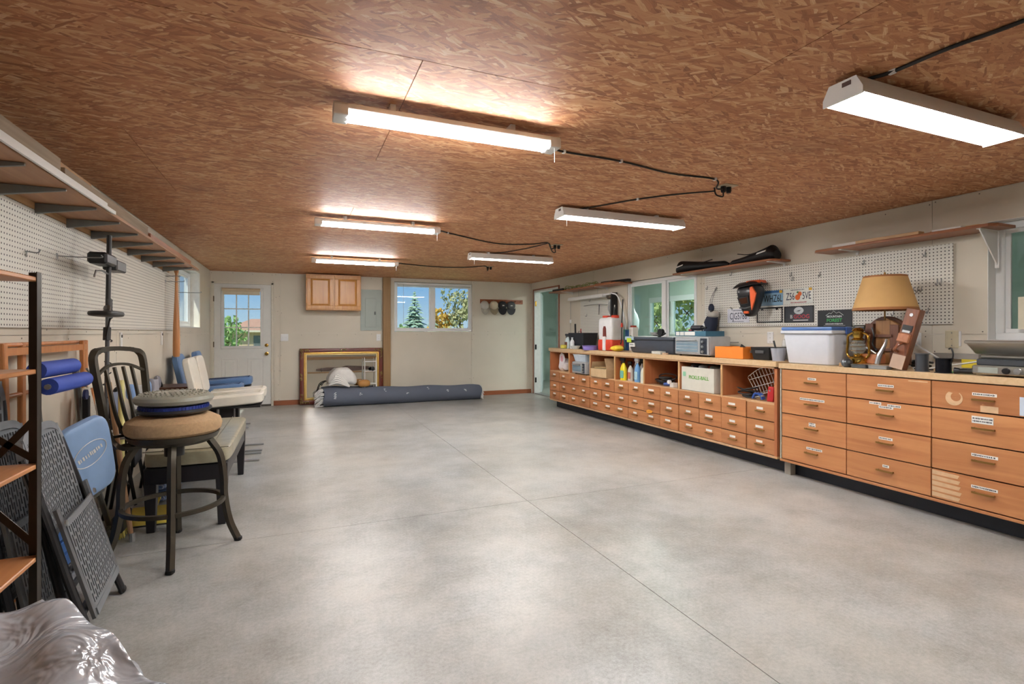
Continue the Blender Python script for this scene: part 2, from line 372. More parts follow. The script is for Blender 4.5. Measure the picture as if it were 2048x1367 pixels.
# ================================================================== the room
def st(o): o['kind'] = 'structure'; return o
def sthing(name, loc=(0, 0, 0)):
    o = bpy.data.objects.new(name, None); COL.objects.link(o); o.location = loc; o['kind'] = 'structure'; return o
def wb(m, side, a0, a1, z0, z1, t0, t1):
    """box on a wall: a along the wall, t from the room's surface (positive into the wall)"""
    if side == 'B': m.box(a0, a1, BY + t0, BY + t1, z0, z1)
    elif side == 'R': m.box(RX + t0, RX + t1, a0, a1, z0, z1)
    elif side == 'L': m.box(LX - t1, LX - t0, a0, a1, z0, z1)
    else: m.box(a0, a1, FY - t1, FY - t0, z0, z1)
    return m
def rects(r, holes):
    a0, a1, z0, z1 = r
    xs = sorted({a0, a1} | {x for h in holes for x in h[:2] if a0 < x < a1}); zs = sorted({z0, z1} | {z for h in holes for z in h[2:] if z0 < z < z1})
    out = []
    for i in range(len(xs) - 1):
        for j in range(len(zs) - 1):
            cx, cz = (xs[i] + xs[i + 1]) / 2, (zs[j] + zs[j + 1]) / 2
            if not any(h[0] < cx < h[1] and h[2] < cz < h[3] for h in holes): out.append((xs[i], xs[i + 1], zs[j], zs[j + 1]))
    return out
def wall(name, side, span, holes, sheets, thick):
    m = MB()
    for r in rects((span[0], span[1], -0.02, CZ + 0.05), holes): wb(m, side, *r, 0.0125, thick)
    w = st(m.build(name, WALLE, smooth=0))
    sc = MB(); rnd = random.Random(name)
    for sh in sheets:
        m = MB(); g = 0.0014
        rr = rects((sh[0] + g, sh[1] - g, sh[2] + g, sh[3] - g), holes)
        if not rr: continue
        for r in rr: wb(m, side, *r, 0, 0.012)
        m.build('drywall_sheet', WALL, w, smooth=0)
        pts = []
        for k in range(int((sh[1] - sh[0]) / 0.3) + 1):
            a = sh[0] + 0.03 + k * 0.3
            pts += [(a, sh[2] + 0.025), (a, sh[3] - 0.025)]
        for k in range(int((sh[3] - sh[2]) / 0.25) + 1):
            z = sh[2] + 0.1 + k * 0.25
            pts += [(sh[0] + 0.02, z), (sh[1] - 0.02, z)]
        for a, z in pts:
            a += rnd.uniform(-.02, .02); z += rnd.uniform(-.012, .012)
            if sh[0] < a < sh[1] and 0.02 < z < CZ - 0.01 and not any(h[0] - .01 < a < h[1] + .01 and h[2] - .01 < z < h[3] + .01 for h in holes) and rnd.random() < 0.6:
                q = 0.004; wb(sc, side, a - q, a + q, z - q, z + q, -0.0006, 0.002)
    if sc.v: sc.build('screw_heads', mat('screw', '6a655c', 0.5, 0.5), w, smooth=0, kind='stuff')
    return w
# floor: one slab with sawn control joints
JX, JY = 1.592, (0.20, 3.503, 6.81)
m = MB(); g = 0.002
xs = [LX - .2, JX - g, JX + g, RX + .12]; ys = [FY - .2] + [q for y in JY for q in (y - g, y + g)] + [BY + .2]
m.box(LX - .2, RX + .12, FY - .2, BY + .2, -0.12, -0.008)
for i in (0, 2):
    for j in range(0, len(ys) - 1, 2): m.box(xs[i], xs[i + 1], ys[j], ys[j + 1], -0.008, 0)
st(m.build('floor', CONC, smooth=0))
# ceiling of strand board sheets
ceil_o = st(MB().box(LX - .2, RX + .12, FY - .2, BY + .2, CZ + 0.0112, CZ + 0.06).build('ceiling', mat('joist_dark', '2a1c14', 0.9), smooth=0))
row = 0; y0 = 3.12 - 1.22 * 5
while y0 < BY:
    x0 = 0.437 - 2.44 * 2 + (1.22 if row % 2 == 1 else 0) - 2.44
    if row % 2 == 0: x0 += 0
    x0 = (0.437 if (row % 2 == 0) else -0.783) - 2.44 * 2
    while x0 < RX:
        a, b_, c_, d_ = max(x0, LX), min(x0 + 2.44, RX), max(y0, FY), min(y0 + 1.22, BY)
        if b_ - a > 0.02 and d_ - c_ > 0.02:
            g = 0.0016
            MB().box(a + g, b_ - g, c_ + g, d_ - g, CZ, CZ + 0.011).build('strand_board_sheet', OSB, ceil_o, smooth=0)
        x0 += 2.44
    y0 += 1.22; row += 1
SEAM = 1.235
HB = [(-1.262, -0.338, -1, 2.085), (1.70, 3.218, 1.262, 2.19)]
HR = [(8.51, 9.60, -1, 2.095), (4.94, 6.365, 1.12, 1.985), (0.55, 2.076, 1.19, 2.025)]
HL = [(7.26, 8.745, 1.316, 2.105)]
wall('wall_back', 'B', (LX - .2, RX + .12), HB, [(LX, -0.33, 0, CZ), (-0.33, -0.235, 0, CZ), (-0.235, 1.475, 0, SEAM), (-0.235, 1.475, SEAM, CZ), (1.475, 3.205, 0, SEAM), (1.475, 3.205, SEAM, CZ), (3.205, RX, 0, SEAM), (3.205, RX, SEAM, CZ)], 0.2)
def rows(y0, y1, k0): 
    o = []; y = k0
    while y > y0: y -= 2.44
    while y < y1:
        o += [(max(y, y0), min(y + 2.44, y1), 0, SEAM), (max(y, y0), min(y + 2.44, y1), SEAM, CZ)]; y += 2.44
    return o
wall('wall_right', 'R', (FY - .2, BY + .2), HR, rows(FY, BY, 4.86), 0.12)
wall('wall_left', 'L', (FY - .2, BY + .2), HL, rows(FY, BY, 4.9), 0.2)
wall('wall_front', 'F', (LX - .2, RX + .12), [], [(LX, 0.9, 0, SEAM), (LX, 0.9, SEAM, CZ), (0.9, 3.1, 0, SEAM), (0.9, 3.1, SEAM, CZ), (3.1, RX, 0, SEAM), (3.1, RX, SEAM, CZ)], 0.2)
# baseboards on the back wall
st(wb(MB(), 'B', -0.335, 0.10, 0, 0.083, -0.014, 0).build('baseboard_back', TRIMW, bevel=0.003))
st(wb(MB(), 'B', 1.63, 4.49, 0, 0.083, -0.014, 0).build('baseboard_back', TRIMW, bevel=0.003))
# corner bead strips where the drywall of the right window returns
m = MB()
wb(m, 'R', 2.0705, 2.0755, 1.196, 2.019, -0.003, 0.119); wb(m, 'R', 0.551, 2.0755, 2.0195, 2.0245, -0.003, 0.119); wb(m, 'R', 0.551, 2.0755, 1.1905, 1.1955, -0.003, 0.119)
st(m.build('trim_1', WHITE, bevel=0.001))
# ------------------------------------------------------------------ windows
def window(name, side, a0, a1, z0, z1, t0, t1, fw, mull, gt=GLASS, sash=None, mw=0.03):
    """vinyl slider: outer frame, a sash stile where the two sashes meet, panes"""
    w = sthing(name)
    m = MB()
    for r in ((a0, a1, z0, z0 + fw), (a0, a1, z1 - fw, z1), (a0, a0 + fw, z0 + fw, z1 - fw), (a1 - fw, a1, z0 + fw, z1 - fw)): wb(m, side, *r, t0, t1)
    m.build('window_frame', VINYL, w, bevel=0.003)
    xs = [a0 + fw] + mull + [a1 - fw]
    for i, x in enumerate(mull):
        wb(MB(), side, x - mw, x + mw, z0 + fw, z1 - fw, t0 + 0.012, t1 - 0.01).build('meeting_stile', VINYL, w, bevel=0.002)
    for i in range(len(xs) - 1):
        tt = t0 + (0.025 if i % 2 else 0.045)
        a, b_ = xs[i] + (mw if i else 0), xs[i + 1] - (mw if i < len(xs) - 2 else 0)
        sw = 0.028
        s_ = MB()
        for r in ((a, b_, z0 + fw, z0 + fw + sw), (a, b_, z1 - fw - sw, z1 - fw), (a, a + sw, z0 + fw + sw, z1 - fw - sw), (b_ - sw, b_, z0 + fw + sw, z1 - fw - sw)): wb(s_, side, *r, tt - 0.008, tt + 0.014)
        so = s_.build('sash', VINYL, w, bevel=0.002)
        wb(MB(), side, a + sw, b_ - sw, z0 + fw + sw, z1 - fw - sw, tt, tt + 0.004).build('pane', gt, so, smooth=0)
    return w
w1 = window('window_1', 'B', 1.705, 3.213, 1.267, 2.185, 0.03, 0.11, 0.035, [2.43])
# raised blind of window 1
bl = thing('window_blind', 'white mini blind drawn up at the top of the back wall window', 'blind', (2.46, BY - 0.03, 2.11))
MB().box(-.715, .715, -.018, .02, .03, .058).build('headrail', VINYL, bl, bevel=.002)
for k in range(7): MB().box(-.71, .71, -.013, .012, .0 + k * .0042, .0022 + k * .0042).build('slat', VINYL, bl, smooth=0)
MB().box(-.71, .71, -.012, .012, -.016, -.004).build('bottom_rail', VINYL, bl, bevel=.002)
MB().tube([(-.60, -.015, .03), (-.60, -.018, -.72)], .0028, 6).build('tilt_wand', mat('clear_wand', 'b8bcbc', .2), bl)
w2 = window('window_2', 'R', 4.95, 6.355, 1.13, 1.975, 0.0, 0.075, 0.04, [5.56])
w3 = window('window_3', 'R', 0.556, 2.07, 1.196, 2.019, 0.085, 0.14, 0.05, [1.3])
w4 = window('window_4', 'L', 7.27, 8.735, 1.33, 2.09, 0.12, 0.19, 0.045, [8.0])
st(MB().box(LX - .2, LX + .004, 7.255, 8.75, 1.31, 1.322).build('trim_2', WHITE, bevel=.001))
# ------------------------------------------------------------------ door 1: half-glazed entry door in the back wall
d1 = sthing('door_1', (0, BY, 0))
m = MB(); m.box(-1.262, -1.226, -.004, .14, 0, 2.085); m.box(-.374, -.338, -.004, .14, 0, 2.085); m.box(-1.262, -.338, -.004, .14, 2.055, 2.085)
m.build('jamb', mat('cream_trim', 'dcd6c6', .5), d1, bevel=.002)
MB().box(-1.226, -.374, .0, .15, -.01, .028).build('sill', mat('sill_dark', '4b463e', .5), d1, bevel=.004)
DX0, DX1, DZ0, DZ1 = -1.224, -.376, .03, 2.052
GX0, GX1, GZ0, GZ1 = -1.115, -.505, .985, 1.985
m = MB()
for r in rects((DX0, DX1, DZ0, DZ1), [(GX0, GX1, GZ0, GZ1)]): m.box(r[0], r[1], .012, .056, r[2], r[3])
leaf = m.build('door_leaf', mat('door_white', 'dfe0dc', .4, var=.02), d1, smooth=0)
DW = MATS['door_white']
m = MB(); q = .035
for r in ((GX0 - .01, GX1 + .01, GZ0 - .01, GZ0 + q), (GX0 - .01, GX1 + .01, GZ1 - q, GZ1 + .01), (GX0 - .01, GX0 + q, GZ0 + q, GZ1 - q), (GX1 - q, GX1 + .01, GZ0 + q, GZ1 - q)): m.box(r[0], r[1], -.002, .066, r[2], r[3])
lf = m.build('lite_frame', DW, d1, bevel=.004)
ix0, ix1, iz0, iz1 = GX0 + q, GX1 - q, GZ0 + q, GZ1 - q
for k in (1, 2):
    x = ix0 + (ix1 - ix0) * k / 3; MB().box(x - .008, x + .008, .008, .06, iz0, iz1).build('muntin', DW, lf)
    z = iz0 + (iz1 - iz0) * k / 3; MB().box(ix0, ix1, .009, .059, z - .008, z + .008).build('muntin', DW, lf)
for i in range(3):
    for j in range(3):
        MB().box(ix0 + (ix1 - ix0) * i / 3, ix0 + (ix1 - ix0) * (i + 1) / 3, .03, .034, iz0 + (iz1 - iz0) * j / 3, iz0 + (iz1 - iz0) * (j + 1) / 3).build('pane', GLASS, lf, smooth=0)
for x0, x1 in ((-1.115, -.87), (-.73, -.485)):
    m = MB(); a0, a1, c0, c1 = x0, x1, .24, .82
    for r in ((a0, a1, c0, c0 + .02), (a0, a1, c1 - .02, c1), (a0, a0 + .02, c0 + .02, c1 - .02), (a1 - .02, a1, c0 + .02, c1 - .02)): m.box(r[0], r[1], .006, .014, r[2], r[3])
    m.box(a0 + .05, a1 - .05, .007, .014, c0 + .05, c1 - .05); m.build('raised_panel', DW, d1, bevel=.003)
for z, k in ((1.03, 0), (.885, 1)):
    m = MB(); Mz = T(-.445, .012, z) @ Rx(pi / 2)
    if k: m.lathe([(.0, 0), (.03, 0), (.03, .006), (.012, .012), (.012, .03), (.026, .045), (.027, .058), (.018, .066), (0, .068)], 16, Mz)
    else: m.lathe([(.0, 0), (.029, 0), (.029, .012), (.018, .018), (0, .018)], 16, Mz); m.box(-.45, -.44, -.03, -.004, z - .014, z + .014)
    m.build('door_knob' if k else 'deadbolt', BRASS, d1)
for z in (.3, 1.05, 1.8): MB().cyl((-1.228, -.008, z - .045), (-1.228, -.008, z + .045), .008, n=8).build('hinge', mat('hinge_bronze', '54452e', .4, .7), d1)
# rolled shade on the door
rs = thing('roller_shade', 'cream roller shade rolled up above the glass of the entry door', 'shade', (-.81, BY - .03, 1.955))
MB().cyl((-.30, 0, 0), (.27, 0, 0), .026, n=14).build('roll', mat('shade_cloth', 'cdbb9d', .8), rs)
MB().box(-.285, .265, -.002, .002, -.085, -.01).build('shade_hem', mat('shade_cloth_light', 'd8cbb2', .8), rs, smooth=0)
MB().box(.27, .29, -.02, .03, -.022, .022).build('bracket', WHITE, rs, bevel=.003)
MB().tube([(.28, -.02, 0), (.29, -.025, -.4), (.30, -.02, -.86)], .0016, 5).build('pull_cord', WHITE, rs)
# ------------------------------------------------------------------ door 2: doorway to the next room, leaf standing open beyond
d2 = sthing('door_2', (RX, 9.05, 0))
m = MB(); m.box(-.002, .13, .505, .55, 0, 2.095); m.box(-.002, .13, -.54, -.505, 0, 2.095); m.box(-.002, .13, -.54, .55, 2.06, 2.095); m.build('jamb', mat('jamb_white', 'd9dcd8', .45), d2, bevel=.002)
m = MB(); m.box(-.014, 0, .548, .572, 0, 2.12); m.box(-.014, 0, -.575, -.538, 0, 2.12); m.box(-.014, 0, -.575, .572, 2.093, 2.12); m.build('casing', TRIMY, d2, bevel=.003)
MB().box(0, .14, -.505, .505, -.006, .02).build('threshold', mat('aluminium_sill', 'a9adad', .35, .7), d2, bevel=.004)
leafd = MB().box(0, .80, -.018, .018, .03, 2.04).build('door_leaf', mat('door_pale', 'cfdedd', .4, var=.02), d2, loc=(.14, .50, 0), rot=(0, 0, D(62)))
for z in (.28, .95, 1.83): MB().box(.005, .035, .485, .507, z - .05, z + .05).build('hinge', BLACKM if z < 1.5 else BRASS, d2, bevel=.002)
# ------------------------------------------------------------------ the next room beyond the right wall
NX, NY0, NY1 = 7.4, 0.2, 12.2
AX = RX + .12
def nroom():
    holes = [(8.10, 9.62, 1.2, 2.02), (6.1, 7.7, 1.2, 2.02)]
    m = MB()
    for r in rects((NY0, NY1, -.02, 2.5), holes): m.box(NX, NX + .12, r[0], r[1], r[2], r[3])
    st(m.build('wall_next_room_far', MINT, smooth=0))
    st(MB().box(AX, NX, NY1, NY1 + .1, -.02, 2.5).build('wall_next_room_end', MINT, smooth=0))
    st(MB().box(AX, NX, NY0 - .1, NY0, -.02, 2.5).build('wall_next_room_near', MINT, smooth=0))
    st(MB().box(AX + .001, AX + .1, BY + .2, NY1, -.02, 2.5).build('wall_next_room_return', MINT, smooth=0))
    st(MB().box(RX + .121, NX, NY0, NY1, -.12, -.004).build('floor_next_room', mat('pale_floor', 'b9bcb4', .4), smooth=0))
    st(MB().box(RX + .121, NX + .1, NY0, NY1, 2.45, 2.5).build('ceiling_next_room', mat('pale_ceiling', 'c6d2c8', .8), smooth=0))
    st(MB().box(NX - .01, NX, 9.75, NY1, .0, .09).build('baseboard_next_room', WHITE, smooth=0))
    for i, h_ in enumerate(holes):
        w = sthing('window_%d' % (5 + i)); m = MB(); a0, a1, z0, z1 = h_; fw = .05
        for r in ((a0, a1, z0, z0 + fw), (a0, a1, z1 - .11, z1), (a0, a0 + fw, z0 + fw, z1 - .11), (a1 - fw, a1, z0 + fw, z1 - .11), ((a0 + a1) / 2 - .035, (a0 + a1) / 2 + .035, z0 + fw, z1 - .11)): m.box(NX - .02, NX + .06, r[0], r[1], r[2], r[3])
        m.build('window_frame', VINYL, w, bevel=.003)
        MB().box(NX + .02, NX + .024, a0, a1, z0, z1).build('pane', GLASS, w, smooth=0)
nroom()
# added ceiling lamp that brightens the next room; no such fixture is known there
nl = thing('added_fill_lamp', 'white ceiling lamp of the pale green room beyond the right wall', 'lamp', (6.0, 7.2, 2.45))
MB().box(-.1, .1, -.65, .65, -.06, 0).build('lamp_base', WHITE, nl, bevel=.006)
MB().box(-.08, .08, -.62, .62, -.085, -.062).build('diffuser', emat('fill_lamp_diffuser', 'f4fbf8', 42.0), nl, bevel=.01)
# white shelving with jars in the next room, seen through the interior window
sh = thing('white_shelf_unit', 'white shelf unit with jars seen through left pane of interior window', 'shelf', (6.55, 11.4, 0))
for x in (-.5, .5): MB().box(x - .012, x + .012, -.16, .16, 0, 2.1).build('side_panel', WHITE, sh)
for z in (.5, .95, 1.38, 1.78, 2.08): MB().box(-.49, .49, -.16, .16, z, z + .02).build('shelf', WHITE, sh)
JARC = ['8fb0a2', '6f8f86', 'c8d6cf', '4f6b60', 'a7b9ae', '7a9a8c']
for k, (z, n_) in enumerate(((1.40, 5), (1.80, 6), (.97, 4))):
    for i in range(n_):
        hh = .12 + .08 * ((i * 7 + k * 3) % 4) / 3
        jo = thing('storage_jar', ['squat', 'tall', 'wide', 'slim', 'round', 'pale'][i] + ' jar on the ' + ['middle', 'top', 'lower'][k] + ' board of the white shelf unit', 'jar', (6.55 - .38 + i * .76 / (n_ - 1), 11.38, z + .001), group='jars on the white shelf unit')
        MB().lathe([(0, 0), (.045, 0), (.05, .01), (.05, hh * .8), (.035, hh * .9), (.035, hh)], 14).build('jar_body', mat('jar_%d' % ((i + k) % 6), JARC[(i + k) % 6], .2), jo)
        MB().lathe([(0, hh), (.038, hh), (.038, hh + .02), (0, hh + .02)], 14).build('lid', WHITE, jo)
pb = thing('plastic_bag', 'clear plastic bag hanging behind the left pane of the interior window', 'bag', (5.45, 7.65, 1.46), -.6)
MB().cyl((0, 0, .25), (0, 0, .99), .003, n=5).build('hanging_cord', WHITE, pb)
(MB().sup((0, 0, 0), .17, .05, .27, 3, fn=lambda p: Vector((p.x * (1 - .5 * max(0, p.z) / .27) + .012 * math.sin(p.z * 60), p.y + .012 * math.sin(p.x * 55 + p.z * 30), p.z))).build('bag_body', mat('clear_poly', 'cfd9da', .15, spec=.8), pb))
# ------------------------------------------------------------------ outdoors
st(MB().box(-90, 90, BY + .25, 160, -1.3, -1.2).build('lawn', mat('lawn', '8c9a5c', .9, var=.2, scale=.4), smooth=0))
st(MB().box(NX + .3, 120, -60, BY + .24, -1.3, -1.2).build('lawn', MATS['lawn'], smooth=0))
hs = thing('neighbour_house', 'tan house with brown hip roof seen through the entry door glass', 'house', (-3.0, 62, -1.2))
MB().box(-3.4, 7, -3, 5, 0, 2.65).build('wall', mat('tan_siding', 'cbb094', .8), hs, smooth=0)
MB().add([(-3.9, -3.5, 2.6), (7.5, -3.5, 2.6), (7.5, 5.5, 2.6), (-3.9, 5.5, 2.6), (-1.4, 1, 3.9), (5, 1, 3.9)], [(0, 1, 5, 4), (1, 2, 5), (2, 3, 4, 5), (3, 0, 4), (3, 2, 1, 0)]).build('roof', mat('brown_shingle', 'a77f6a', .8, var=.1, scale=3), hs, smooth=0)
MB().box(-3.9, 7.5, -3.6, -3.5, 2.45, 2.65).build('fascia', mat('cream_fascia', 'd9cbb8', .6), hs)
MB().box(-.9, .9, -3.05, -2.98, .9, 2.1).build('window', mat('dark_glass', '6b6f72', .2), hs)
MB().box(1.9, 4.4, -3.05, -2.98, 0, 2.1).build('garage_door', mat('cream_door', 'e0d2bd', .6), hs)
def spruce(label, loc, H, R, col, seed):
    rnd = random.Random(seed); t = thing('spruce_tree', label, 'tree', loc, group='trees behind the garage')
    MB().cyl((0, 0, 0), (0, 0, H), .12, .02, 6).build('trunk', mat('bark', '5b4a3a', .9), t)
    m = MB(); z = .1 * H
    while z < H * .98:
        r = R * (1 - z / H) ** .85 + .05; n_ = max(5, int(9 * r / R + 4))
        for i in range(n_):
            a = 2 * pi * i / n_ + rnd.uniform(0, .8); rr = r * rnd.uniform(.75, 1.1); w = .16 * rr + .05; dz = -.22 * rr + rnd.uniform(-.05, .1)
            for sgn in (-1, 0, 1):
                aa = a + sgn * .28; r2 = rr * (1 if sgn == 0 else .7)
                c_, s_ = math.cos(aa), math.sin(aa)
                m.add([(0, 0, z), (c_ * r2 * .5 - s_ * w, s_ * r2 * .5 + c_ * w, z + dz * .4), (c_ * r2, s_ * r2, z + dz), (c_ * r2 * .5 + s_ * w, s_ * r2 * .5 - c_ * w, z + dz * .4), (c_ * r2 * .5, s_ * r2 * .5, z + dz * .4 + .1)], [(0, 1, 4), (1, 2, 4), (2, 3, 4), (3, 0, 4)])
        z += H * .035
    m.build('foliage', mat('spruce_' + col, col, .8, var=.25, scale=2.5), t, smooth=0)
def leafy(label, loc, H, R, col, seed, n=900, name='leafy_tree'):
    rnd = random.Random(seed); t = thing(name, label, 'tree', loc, group='trees behind the garage')
    m = MB(); m.cyl((0, 0, 0), (0, 0, H * .6), .14, .05, 7)
    for k in range(5):
        a = k * 1.3; m.cyl((0, 0, H * (.3 + .05 * k)), (R * .6 * math.cos(a), R * .6 * math.sin(a), H * (.55 + .05 * k)), .05, .02, 5)
    m.build('trunk', mat('bark', '5b4a3a', .9), t)
    m = MB(); blobs = [(rnd.uniform(-.55, .55) * R, rnd.uniform(-.55, .55) * R, H * rnd.uniform(.35, .88), R * rnd.uniform(.3, .55)) for _ in range(11)]
    for i in range(n):
        bx, by, bz, br = blobs[i % 11]; d = Vector((rnd.gauss(0, 1), rnd.gauss(0, 1), rnd.gauss(0, 1))).normalized() * br * rnd.uniform(.55, 1)
        p = Vector((bx, by, bz)) + d; s_ = rnd.uniform(.09, .2); Mx = T(*p) @ Euler((rnd.uniform(0, 6), rnd.uniform(0, 6), rnd.uniform(0, 6))).to_matrix().to_4x4()
        m.add([(-s_, 0, 0), (0, -s_ * .6, .02), (s_, 0, 0), (0, s_ * .6, .02)], [(0, 1, 2, 3)], Mx)
    m.build('foliage', mat('leaves_' + col, col, .7, var=.3, scale=1.2), t, smooth=0)
spruce('blue green spruce left of the window stile in back wall window', (7.7, 36, -1.2), 5.3, 2.0, '8fa892', 1)
spruce('small spruce right beside the tall blue green spruce', (9.2, 37, -1.2), 3.9, 1.5, '93aa90', 2)
spruce('broad pale spruce at the right edge of back wall window', (12.4, 35, -1.2), 4.2, 1.8, '9fb59c', 3)
leafy('tree with turning green and orange crown at right of back wall window', (11.3, 37, -1.2), 6.2, 1.7, 'a9a678', 4)
leafy('golden autumn tree low in the right sash of back wall window', (10.2, 38, -1.2), 4.2, 1.2, 'd8a545', 5)
leafy('low green bush along bottom of back wall window, left', (6.1, 34, -1.2), 2.9, 1.5, '8fa873', 6, 700, 'green_bush')
leafy('low green bush along bottom of back wall window, middle', (8.9, 33, -1.2), 2.6, 1.5, '93ad78', 7, 700, 'green_bush')
leafy('low green bush along bottom of back wall window, right', (11.4, 33, -1.2), 2.7, 1.6, '97b07d', 8, 700, 'green_bush')
leafy('bright green tree at left of the entry door glass', (-4.3, 40, -1.2), 4.2, 1.7, '8fae68', 9)
for i, (x, y, c_) in enumerate(((15, 15.5, 'a8b98a'), (15.5, 18.5, 'b5bd82'), (16, 21, '9db08c'), (14.5, 13, 'b9bd7c'))):
    leafy(['first', 'second', 'third', 'fourth'][i] + ' pale green tree outside the far window of the next room', (x, y, -1.2), 5.2, 2.0, c_, 20 + i, 1100)
# ================================================================== shop lights, cords, ceiling outlets
TUBE = emat('fluorescent_tube', 'fdfcfb', LAMP)
def shop_light(kind, label, x0, x1, yc, zb):
    """kind 'strip': bare tubes under a narrow channel with end caps; kind 'hood': tubes under a reflector"""
    Lh = (x1 - x0) / 2
    t = thing('shop_light', label, 'light', ((x0 + x1) / 2, yc, zb), group='fluorescent shop lights on the ceiling')
    if kind == 'strip':
        MB().box(-Lh + .05, Lh - .05, -.052, .052, .024, .05).build('channel', WHITE, t, bevel=.004)
        for s in (-1, 1):
            MB().prism([(-.055, -.004), (.055, -.004), (.055, .04), (.04, .054), (-.04, .054), (-.055, .04)], 0, .06, T(s * Lh - (.06 if s > 0 else 0), 0, 0) @ Matrix(((0, 0, 1, 0), (1, 0, 0, 0), (0, 1, 0, 0), (0, 0, 0, 1)))).build('end_cap', WHITE, t, bevel=.003)
            MB().box(-.012, .012, -.03, .03, .05, CZ - zb, T(s * (Lh - .25), 0, 0)).build('mount', WHITE, t)
        for s in (-1, 1): MB().cyl((-Lh + .055, s * .024, .008), (Lh - .055, s * .024, .008), .0145, n=12).build('tube', TUBE, t)
    else:
        sec = [(-.078, 0), (-.072, .006), (-.05, .055), (.05, .055), (.072, .006), (.078, 0), (.078, .02), (.06, .068), (-.06, .068), (-.078, .02)]
        M_ = Matrix(((0, 0, 1, 0), (1, 0, 0, 0), (0, 1, 0, 0), (0, 0, 0, 1)))
        MB().prism(sec, -Lh + .006, Lh - .006, M_).build('reflector', WHITE, t)
        for s in (-1, 1):
            MB().prism([(-.081, -.006), (.081, -.006), (.081, .022), (.055, .072), (-.055, .072), (-.081, .022)], 0, .006, T(s * Lh - (.006 if s > 0 else 0), 0, 0) @ M_).build('end_plate', WHITE, t)
            MB().box(-.012, .012, -.02, .02, .066, CZ - zb, T(s * (Lh - .25), 0, 0)).build('mount', WHITE, t)
        for s in (-1, 1): MB().cyl((-Lh + .02, s * .034, .018), (Lh - .02, s * .034, .018), .019, n=12).build('tube', TUBE, t)
        MB().box(-Lh + .02, Lh - .02, -.008, .008, .02, .05).build('ballast_cover', WHITE, t)
        MB().box(-Lh - .002, -Lh, -.035, .0, .045, .062).build('rating_label', mat('label_brown', '5a4038', .6), t)
    px = Lh - .03 if kind == 'strip' else -Lh + .05
    MB().tube([(px, -.04, 0), (px, -.04, -.075)], .0012, 5).build('pull_cord', WHITE, t)
    return t
shop_light('strip', 'long strip light nearest the camera, left row, bare tubes and white end caps', 0.15, 1.225, 2.345, 2.172)
shop_light('strip', 'second strip light of the left row, in line with oak wall cabinet', 0.155, 1.245, 4.74, 2.172)
shop_light('strip', 'farthest strip light of the left row, just in front of oak wall cabinet', 0.20, 1.32, 7.26, 2.172)
shop_light('hood', 'hooded shop light nearest the camera at upper right', 1.985, 3.13, 1.38, 2.165)
shop_light('hood', 'hooded shop light in the middle of right row', 1.935, 3.135, 3.66, 2.165)
shop_light('hood', 'farthest hooded shop light of right row, nearest back wall window', 2.0, 3.13, 6.15, 2.165)
CORD = mat('black_cord', '161412', .5)
def smooth_path(pts, n=6):
    P = [Vector(p) for p in pts]; P = [P[0] * 2 - P[1]] + P + [P[-1] * 2 - P[-2]]; out = []
    for i in range(1, len(P) - 2):
        for k in range(n):
            t = k / n; a, b_, c_, d_ = P[i - 1], P[i], P[i + 1], P[i + 2]
            out.append(.5 * ((2 * b_) + (c_ - a) * t + (2 * a - 5 * b_ + 4 * c_ - d_) * t * t + (3 * b_ - a - 3 * c_ + d_) * t ** 3))
    out.append(P[-2]); return out
def cord(label, pts, r=.0055, mat_=None, name='power_cord', cat='cord', staples=()):
    p = [Vector(q) for q in smooth_path(pts)]
    c = p[0]; t = thing(name, label, cat, c)
    MB().tube([q - c for q in p], r, 7).build('cable', mat_ or CORD, t)
    for q in staples:
        q = Vector(q) - c; MB().box(q.x - .006, q.x + .006, q.y - .012, q.y + .012, q.z - .008, CZ - c.z).build('staple', WHITE, t)
    return t
zc = CZ - .008
cord('black cord from the nearest strip light to the nearest ceiling outlet', [(1.225, 2.36, 2.2), (1.29, 2.47, 2.235), (1.375, 2.539, zc), (1.759, 2.551, zc), (2.176, 2.625, zc), (2.532, 2.614, zc), (2.62, 2.69, zc - .03), (2.70, 2.715, zc - .02)], staples=[(1.375, 2.539, zc), (1.759, 2.551, zc), (2.532, 2.614, zc)])
cord('black cord from the middle hooded light to the nearest ceiling outlet', [(1.97, 3.7, 2.235), (2.056, 3.75, zc), (2.186, 3.58, zc), (2.376, 3.232, zc), (2.559, 3.0, zc), (2.70, 2.79, zc - .015)], staples=[(2.376, 3.232, zc)])
cord('black cord running from the hooded light at upper right out of the picture', [(2.05, 1.4, 2.235), (2.09, 1.34, zc), (2.116, 1.272, zc), (2.124, 1.087, zc), (2.16, 0.88, zc), (2.2, .3, zc)], .007, staples=[(2.116, 1.272, zc)])
cord('black cord from the second strip light to the middle ceiling outlet', [(1.245, 4.74, 2.2), (1.36, 4.95, 2.235), (1.42, 5.06, zc), (2.073, 5.448, zc), (2.463, 5.356, zc), (2.603, 5.191, zc), (2.69, 5.27, zc - .05), (2.76, 5.30, zc - .02)], .0065, staples=[(1.42, 5.06, zc)])
cord('black cord from the farthest hooded light to the middle ceiling outlet', [(2.03, 6.17, 2.235), (2.085, 6.38, zc), (2.379, 6.075, zc), (2.541, 5.668, zc), (2.617, 5.23, zc)], .0055)
cord('black cord from the farthest strip light to the farthest ceiling outlet', [(1.32, 7.24, 2.2), (1.40, 7.45, 2.235), (1.445, 7.6, zc), (2.058, 7.76, zc), (2.484, 7.6, zc), (2.65, 7.38, zc), (2.70, 7.42, zc - .06), (2.735, 7.47, zc - .02)], .007)
